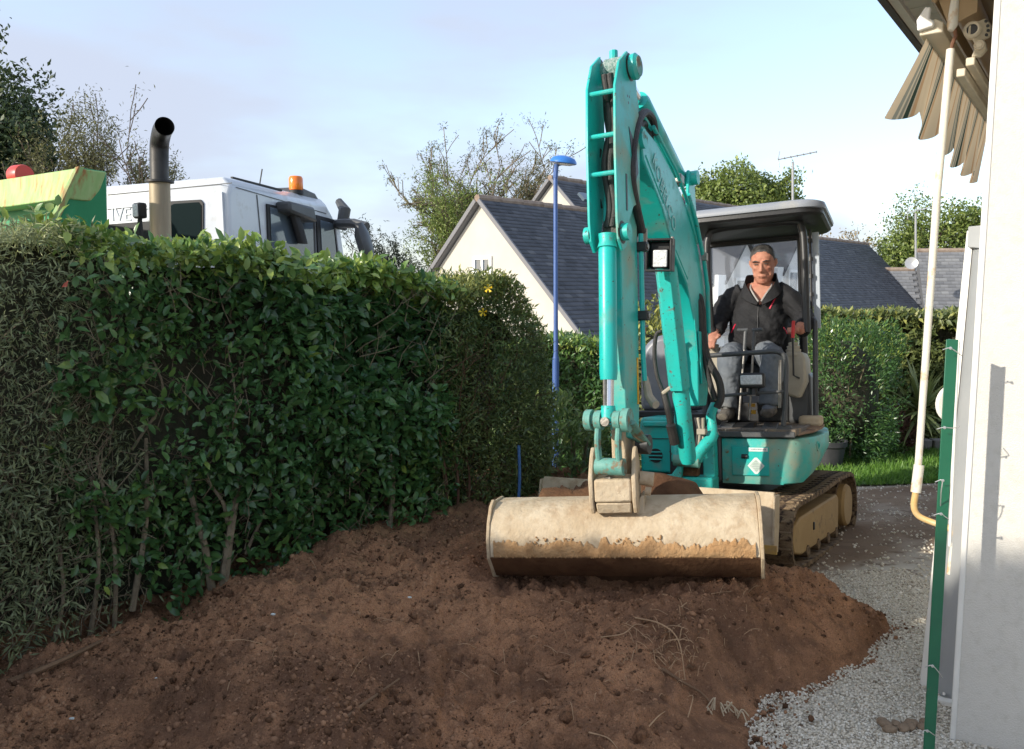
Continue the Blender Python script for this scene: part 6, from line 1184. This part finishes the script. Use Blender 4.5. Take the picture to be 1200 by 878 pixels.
for px in (851, 902): q = UF.on(px, 493, 1, -.55); mb = MB(UF); mb.box((q.x, -.52, .935), (.10, .14, .018), Matrix.Rotation(radians(12), 3, 'X')); mb.build('pedal', M['dgrey'], X_, bevel=.006)
# guard rail with head lamp
yr = -.68
gq = lambda px, py: UF.on(px, py, 1, yr)
mb = MB(UF); mb.tube(crv([gq(830, 417), gq(860, 415), gq(890, 413), gq(908, 412), gq(918, 416), gq(921, 426), gq(921, 450), gq(920, 480), gq(918, 499)], 5), .017, 12); gr_ = mb.build('guard_rail', M['dgrey'], X_)
mb = MB(UF); mb.tube([gq(846, 464), gq(880, 461), gq(919, 459)], .012, 10); mb.build('lower_rail', M['dgrey'], gr_)
mb = MB(UF); mb.prism([gq(912, 499), gq(927, 499), gq(927, 505), gq(908, 505)], (0, .05, 0)); mb.build('rail_foot', M['dgrey'], gr_, bevel=.005)
for px in (913, 915): mb = MB(UF); mb.tube([gq(px, 422), gq(px - .5, 478)], .005, 6); mb.build('thin_rod', M['steel'], gr_)
q = gq(882, 446); mb = MB(UF); mb.box((q.x, yr - .02, q.z), (.17, .07, .105)); hl = mb.build('head_lamp', M['black'], gr_, bevel=.014, bseg=3)
mb = MB(UF); mb.box((q.x, yr - .058, q.z + .004), (.145, .012, .066)); mb.build('lens', M['lens'], hl, bevel=.01)
mb = MB(UF); mb.tube([(q.x, yr, q.z - .04), (q.x, yr, q.z - .10)], [.03, .035], 10); mb.build('lamp_mount', M['black'], hl)
for px, py, s in ((881, 475, (.05, .01, .025)), (908, 475, (.03, .01, .05)), (883, 483, (.035, .01, .03))): q = UF.on(px, py, 1, -.15); mb = MB(UF); mb.box(q, s); mb.build('yellow_reflector', M['yellow'], X_, bevel=.003)
q = UF.on(890, 468, 1, -.2); mb = MB(UF); mb.box(q, (.24, .02, .05)); mb.build('pale_plate', M['cover'], X_, bevel=.004)
# ================================================================== PERSON in the seat (upper-body frame)
def up(px, py, y): return UF.on(px, py, 1, y)
def remesh(mb, name, vox, smooth_it):
    me = bpy.data.meshes.new(name); me.from_pydata(mb.v, [], mb.f)
    bb = bmesh.new(); bb.from_mesh(me); bmesh.ops.recalc_face_normals(bb, faces=bb.faces); bb.to_mesh(me); bb.free()
    o = bpy.data.objects.new(name, me); COL.objects.link(o)
    r = o.modifiers.new('r', 'REMESH'); r.mode = 'VOXEL'; r.voxel_size = vox
    s = o.modifiers.new('s', 'SMOOTH'); s.iterations = smooth_it; s.factor = .5
    dg = bpy.context.evaluated_depsgraph_get(); m2 = bpy.data.meshes.new_from_object(o.evaluated_get(dg)); bpy.data.objects.remove(o)
    return m2
M['skin'] = mat('skin', (.40, .185, .12), (.50, .24, .165), 22, .6, bump=.12, bscale=90, spec=.25, c3=(.36, .13, .085), d_scale=16, d_lo=.5, d_hi=.7)
M['jacket'] = mat('black_jacket', (.012, .012, .013), (.022, .022, .0235), 9, .8, bump=.45, bscale=26, spec=.3)
M['trouser'] = mat('grey_blue_trousers', (.10, .115, .13), (.15, .165, .18), 7, .85, bump=.4, bscale=20, c3=(.16, .16, .15), d_scale=5, d_lo=.55, d_hi=.75)
M['boot'] = mat('dusty_boot', (.07, .06, .05), (.15, .13, .10), 14, .9, bump=.4)
M['hair'] = mat('dark_grey_hair', (.010, .0095, .009), (.07, .066, .062), 45, .6, stretch=(1, 1, .4))
hd = up(894, 309, -.06)                     # head centre
S = 1.14
nk = up(893, 334, .0); ch = up(890, 375, .02); be = up(885, 402, .03); hip = up(880, 416, .10)
shl, shr = up(857, 346, .05), up(922, 344, .05); ell, elr = up(842, 377, -.02), up(943, 372, -.04); wrl, wrr = up(838, 388, -.17), up(939, 388, -.20)
hl_, hr_ = up(834, 398, -.25), up(933, 386, -.27)
knl, knr = up(855, 418, -.34), up(905, 418, -.36); anl, anr = up(852, 478, -.40), up(902, 474, -.40)
B = MB()
V3 = Vector
def seg(pts, rs, n=16): B.tube(pts, rs, n)
# torso as stacked ellipses (x wide, y deep)
def ell_(c, rx, ry, n=24, pw=1): return [c + V3((rx * abs(cos(a)) ** pw * (1 if cos(a) >= 0 else -1), ry * sin(a), 0)) for a in [2 * pi * k / n for k in range(n)]]
B.loft([ell_(hip + V3((0, .02, -.06)), .14, .12), ell_(hip, .185, .15), ell_(be + V3((0, .02, -.01)), .20, .17), ell_(be.lerp(ch, .5) + V3((0, .01, 0)), .208, .165), ell_(ch + V3((0, .03, .03)), .22, .155, pw=.9), ell_(V3((nk.x, .06, shl.z - .03)), .215, .13, pw=.85), ell_(V3((nk.x, .05, shl.z + .03)), .175, .11), ell_(V3((nk.x, .05, shl.z + .075)), .125, .095), ell_(V3((nk.x, .04, nk.z + .02)), .085, .082)])
seg([nk + V3((0, .05, -.08)), nk + V3((0, .03, 0)), hd + V3((0, .03, -.06))], [.075, .068, .066])
# arms
for sh, el, wr in ((shl, ell, wrl), (shr, elr, wrr)):
    i_ = 1 if sh is shl else -1
    seg([sh + V3((.085 * i_, .0, .015)), sh + V3((.03 * i_, 0, -.01)), sh.lerp(el, .3) + V3((.012 * i_, 0, 0)), sh.lerp(el, .65), el], [.075, .083, .086, .078, .068]); seg([el, el.lerp(wr, .35), wr], [.068, .068, .050])
    B.ico(el, (.066, .066, .066), 2)
# hands: palm + five bent fingers closing on the joystick knob
def hand(wr, pc, kn, sgn):
    d = (pc - wr).normalized(); si = V3((sgn, 0, 0)); si = (si - d * si.dot(d)).normalized()    # towards the thumb side
    seg([wr, wr.lerp(pc, .45), pc, pc + d * .03], [.030, (.040, .026), (.044, .026), (.040, .022)], 12)
    fwd = V3((0, -1, 0))
    for i in range(4):
        o = si * (.033 - .022 * i); l = (.036, .040, .038, .030)[i]; base = pc + d * .025 + o
        a = base + (d * .7 + fwd * .55).normalized() * l; e = a + (fwd * .35 - d * .15 + V3((0, 0, -.75))).normalized() * l * .8; f = e + (V3((0, .75, -.45))).normalized() * l * .62
        seg([base - d * .01, base, a, e, f], [.0115, .0125, .0115, .0105, .0085], 9)
    tb_ = wr.lerp(pc, .5) + si * .03; t1 = tb_ + (si * .8 + fwd * .5 + d * .4).normalized() * .036; t2 = t1 + (fwd * .6 + d * .7 - si * .35).normalized() * .034
    seg([tb_ - si * .012, tb_, t1, t2], [.015, .0165, .0145, .011], 9)
hand(wrl, hl_, None, 1); hand(wrr, hr_, None, -1)
# legs
for hp_, kn, an in ((hip + V3((-.09, 0, -.01)), knl, anl), (hip + V3((.09, 0, -.01)), knr, anr)):
    seg([hp_ + V3((0, .05, 0)), hp_.lerp(kn, .5) + V3((0, 0, .01)), kn + V3((0, .03, 0))], [.108, .100, .082]); B.ico(kn, (.078, .078, .08), 2)
    seg([kn, kn.lerp(an, .35), kn.lerp(an, .8), an + V3((0, 0, -.0))], [.078, .076, .070, .068])
    # boots
    seg([an + V3((0, .04, .05)), an + V3((0, .03, -.02))], [.05, .052]); seg([an + V3((0, .06, -.045)), an + V3((.0, -.04, -.045)), an + V3((.0, -.13, -.058)), an + V3((.0, -.17, -.064))], [(.045, .04), (.05, .042), (.052, .034), (.036, .024)])
# head with features (x right, -y face)
hs = S
_ct, _st = cos(radians(19)), sin(radians(19))
def H(x, y, z): return hd + V3((x * hs, (y * _ct + z * -_st) * hs, (z * _ct + y * _st) * hs))
def hring(z, rx, ryf, ryb, yo=0): return [H(rx * cos(a), yo + (ryf if sin(a) < 0 else ryb) * sin(a), z) for a in [2 * pi * k / 28 for k in range(28)]]
B.loft([hring(-.125, .030, .040, .03, -.02), hring(-.118, .047, .066, .05, -.012), hring(-.095, .060, .078, .07), hring(-.06, .068, .082, .085), hring(-.02, .072, .082, .098), hring(.02, .075, .082, .104), hring(.055, .074, .078, .104), hring(.085, .066, .062, .09, .006), hring(.107, .046, .04, .064, .012), hring(.117, .018, .016, .03, .014)])
B.tube([H(0, -.080, .020), H(0, -.092, -.005), H(0, -.103, -.028), H(0, -.086, -.040)], [.009, .011, .0145, .012], 10)     # nose
for s_ in (-1, 1):
    B.ico(H(s_ * .011, -.088, -.034), (.010 * hs, .011 * hs, .008 * hs), 1)
    B.tube([H(s_ * .010, -.085, .030), H(s_ * .034, -.083, .034), H(s_ * .056, -.066, .026)], [.007, .009, .006], 8)      # brow
    B.ico(H(s_ * .043, -.062, -.016), (.017 * hs, .012 * hs, .011 * hs), 1); B.ico(H(s_ * .042, -.052, -.062), (.022 * hs, .014 * hs, .024 * hs), 1)
    B.tube([H(s_ * .070, .008, .022), H(s_ * .083, .018, .018), H(s_ * .084, .02, -.004), H(s_ * .074, .012, -.028)], [.008, .013, .012, .007], 8)   # ear
B.tube([H(-.026, -.076, -.064), H(0, -.088, -.062), H(.026, -.076, -.064)], [.004, .0052, .004], 8); B.tube([H(-.022, -.075, -.075), H(0, -.087, -.076), H(.022, -.075, -.075)], [.004, .006, .004], 8)
B.ico(H(0, -.068, -.100), (.022 * hs, .018 * hs, .015 * hs), 1)
for i in range(len(B.v)): B.v[i] = tuple(UF.w(B.v[i]))
pm = remesh(B, 'person', .0068, 3)
pr_o = link(bpy.data.objects.new('person', pm), None, Vector((0, 0, 0))); setp(pr_o, 'man in a black zipped jacket and grey trousers driving the excavator', 'person')
pm.materials.clear()
for m_ in ('jacket', 'skin', 'trouser', 'boot'): pm.materials.append(M[m_])
nv = len(pm.vertices); co = np.zeros(nv * 3); pm.vertices.foreach_get('co', co); co = co.reshape(-1, 3)
loc = (co - np.array(UF.o)) @ np.array(UF.R)       # local coordinates
# little cloth folds pushed along the normals
no = np.zeros(nv * 3); pm.vertices.foreach_get('normal', no); no = no.reshape(-1, 3)
def dseg(p, a, b_): a, b_ = np.array(a), np.array(b_); t_ = np.clip(((p - a) @ (b_ - a)) / ((b_ - a) @ (b_ - a)), 0, 1); return np.linalg.norm(p - (a + t_[:, None] * (b_ - a)), axis=1)
def classify(p):
    k = np.zeros(len(p), int)
    dl = np.minimum.reduce([dseg(p, hip + V3((sx * .09, -.03, 0)), kn) for sx, kn in ((-1, knl), (1, knr))] + [dseg(p, knl, anl), dseg(p, knr, anr)])
    ch_ = np.minimum.reduce([dseg(p, be + V3((0, 0, -.02)), ch) - .08, dseg(p, shl, ell), dseg(p, ell, wrl), dseg(p, shr, elr), dseg(p, elr, wrr)])
    k[(dl < ch_) & (p[:, 2] < be.z + .01)] = 2
    k[(p[:, 2] < anl.z - .005) & (p[:, 1] < .0)] = 3
    hz = np.minimum(dseg(p, wrl + (hl_ - wrl) * .25, hl_ + (hl_ - wrl) * 1.0), dseg(p, wrr + (hr_ - wrr) * .25, hr_ + (hr_ - wrr) * 1.0))
    aw_ = np.minimum(dseg(p, ell, wrl), dseg(p, elr, wrr)); k[(hz < .075) & (hz < aw_ - .0)] = 1
    vz = p[:, 2] - (nk.z - .035); k[(vz + np.maximum(0, -p[:, 1] - .0) * .25 > 0) & (np.abs(p[:, 0] - nk.x) < .13)] = 1
    neck = (p[:, 2] > nk.z - .16) & (np.abs(p[:, 0] - nk.x) < .012 + .38 * np.maximum(0, p[:, 2] - (nk.z - .16))) & (p[:, 1] < .03); k[neck] = 1
    return k
kv = classify(loc)
fold = (vnoise(loc[:, 0] * 1.0 + loc[:, 1] * .7, loc[:, 2] * 1.0 - loc[:, 1] * .8 + loc[:, 0] * .6, 201, 3, 8) - .5) * .036 + (vnoise(loc[:, 0] + loc[:, 2], loc[:, 2] - loc[:, 1], 202, 3, 20) - .5) * .016
amp = np.where((kv == 0) | (kv == 2), 1.0, 0.0); co = co + no * (fold * amp)[:, None] + no * (np.where(kv == 0, .006, 0) + np.where(kv == 2, .004, 0))[:, None]
pm.vertices.foreach_set('co', co.ravel())
nf = len(pm.polygons); ce = np.zeros(nf * 3); pm.polygons.foreach_get('center', ce); ce = (ce.reshape(-1, 3) - np.array(UF.o)) @ np.array(UF.R)
pm.polygons.foreach_set('material_index', classify(ce).astype(np.int32)); pm.polygons.foreach_set('use_smooth', np.ones(nf, bool)); pm.update()
# hair: the skull's own surface above the hairline, lifted a little and roughened
hl0 = (loc - np.array(hd)) / hs; hl = np.c_[hl0[:, 0], hl0[:, 1] * _ct + hl0[:, 2] * _st, hl0[:, 2] * _ct - hl0[:, 1] * _st]
fr_ = np.zeros(nv); hy, hz_q, hx = hl[:, 1], hl[:, 2], np.abs(hl[:, 0])
lim = np.interp(hy, [-.09, -.055, -.02, .02, .06], [.085, .078, .030, -.012, -.075]) + .012 * (hx < .03) * (hy < -.04) + .008 * (vnoise(hl[:, 0] * 60, hl[:, 2] * 60 + hl[:, 1] * 40, 301, 2, 1.) - .5)
is_h = (hz_q > lim) & (hz_q > -.11) & (np.abs(hl[:, 0]) < .11) & (np.abs(hl[:, 1]) < .14) & ~((np.abs(hl[:, 0]) > .0775) & (hz_q < .03))
fv = np.array([list(p.vertices) for p in pm.polygons if len(p.vertices) == 4 and all(is_h[v] for v in p.vertices)])
us = np.unique(fv); mp_ = -np.ones(nv, int); mp_[us] = np.arange(len(us)); pm.vertices.foreach_get('normal', no_ := np.zeros(nv * 3)); no_ = no_.reshape(-1, 3)
edge = np.clip((hz_q - lim) / .03, .15, 1); hv = co[us] + no_[us] * ((.0045 + .004 * vnoise(hl[us, 0] * 50, hl[us, 1] * 50 + hl[us, 2] * 30, 302, 2, 1.)) * edge[us])[:, None]
npmesh('hair', hv, mp_[fv].ravel(), np.arange(len(fv)) * 4, np.full(len(fv), 4), M['hair'], pr_o, smooth=True)
M['collar'] = M['jacket']
# collar, shirt, zip, pockets
cl_ = MB(UF)
for s_ in (-1, 1):
    outer = [nk + V3((s_ * .0, .095, .075)), nk + V3((s_ * .075, .065, .085)), nk + V3((s_ * .112, -.01, .07)), nk + V3((s_ * .108, -.075, .0)), nk + V3((s_ * .055, -.115, -.095)), nk + V3((s_ * .014, -.128, -.155))]
    inner = [nk + V3((s_ * .0, .075, -.03)), nk + V3((s_ * .075, .055, -.03)), nk + V3((s_ * .125, .0, -.035)), nk + V3((s_ * .15, -.065, -.075)), nk + V3((s_ * .10, -.115, -.13)), nk + V3((s_ * .022, -.135, -.17))]
    o2, i2 = crv(outer, 4), crv(inner, 4); n_ = len(o2); th = V3((0, -.012, .004))
    cl_.add(o2 + i2 + [p + th for p in o2] + [p + th for p in i2], [(i, i + 1, n_ + i + 1, n_ + i) for i in range(n_ - 1)] + [(2 * n_ + i, 2 * n_ + i + 1, 3 * n_ + i + 1, 3 * n_ + i) for i in range(n_ - 1)] + [(i, i + 1, 2 * n_ + i + 1, 2 * n_ + i) for i in range(n_ - 1)] + [(n_ + i, n_ + i + 1, 3 * n_ + i + 1, 3 * n_ + i) for i in range(n_ - 1)])
cl_.build('collar', M['jacket'], pr_o, smooth=60)
sh_ = MB(UF)
for s_ in (-1, 1):
    a_ = [nk + V3((s_ * .072, .0, .012)), nk + V3((s_ * .076, -.06, -.03)), nk + V3((s_ * .045, -.105, -.085)), nk + V3((s_ * .012, -.12, -.14))]; c2 = crv(a_, 4); sh_.tube(c2, [(.008, .014)] * len(c2), 8)
sh_.build('shirt_collar', mat('pale_shirt', (.42, .40, .37), (.30, .28, .26), 40, .85), pr_o)
def on_body(px, py, off=.006):
    """point of the person's surface on the sight line through a photo pixel"""
    from mathutils.bvhtree import BVHTree
    global _bvh
    if '_bvh' not in globals(): _bvh = BVHTree.FromPolygons([tuple(c) for c in co], [tuple(p.vertices) for p in pm.polygons])
    r = ray(px, py).normalized(); h = _bvh.ray_cast(OC, r)
    return (h[0] - r * off) if h[0] else None
def strip(name, pix, r, m, off=.004):
    p = [on_body(*q, off) for q in pix]; p = [q for q in p if q is not None]
    if len(p) > 1: mb = MB(); mb.tube(crv(p, 3), r, 7); mb.build(name, m, pr_o)
strip('zip', [(889, 352), (888.5, 362), (888, 372), (888, 382), (887.5, 390)], .0035, M['black'])
strip('red_pocket_zip', [(911, 344.5), (908, 350), (905, 356), (902, 362)], .0065, mat('red_zip', (.62, .02, .06), None, rough=.5), .002)
strip('red_pocket_edge', [(862, 380), (859, 386), (857, 390)], .006, bpy.data.materials['red_zip'], .002)
strip('red_pocket_edge', [(918, 384), (921, 388), (922, 391)], .006, bpy.data.materials['red_zip'], .002)
for s_ in (-1, 1):
    mb = MB(UF); mb.tube([H(s_ * .017, -.086, .013), H(s_ * .032, -.084, .015), H(s_ * .048, -.075, .011)], [.0022, .0036, .0022], 7); mb.build('eye', M['hair'], pr_o)
    mb = MB(UF); mb.tube([H(s_ * .013, -.096, .031), H(s_ * .034, -.094, .037), H(s_ * .058, -.074, .029)], [.003, .0046, .0024], 7); mb.build('eyebrow', M['hair'], pr_o)
mb = MB(UF); mb.tube([H(-.026, -.083, -.0695), H(0, -.0955, -.069), H(.026, -.083, -.0695)], [.0014, .002, .0014], 6); mb.build('mouth', mat('lip', (.20, .075, .06), None, rough=.6), pr_o)
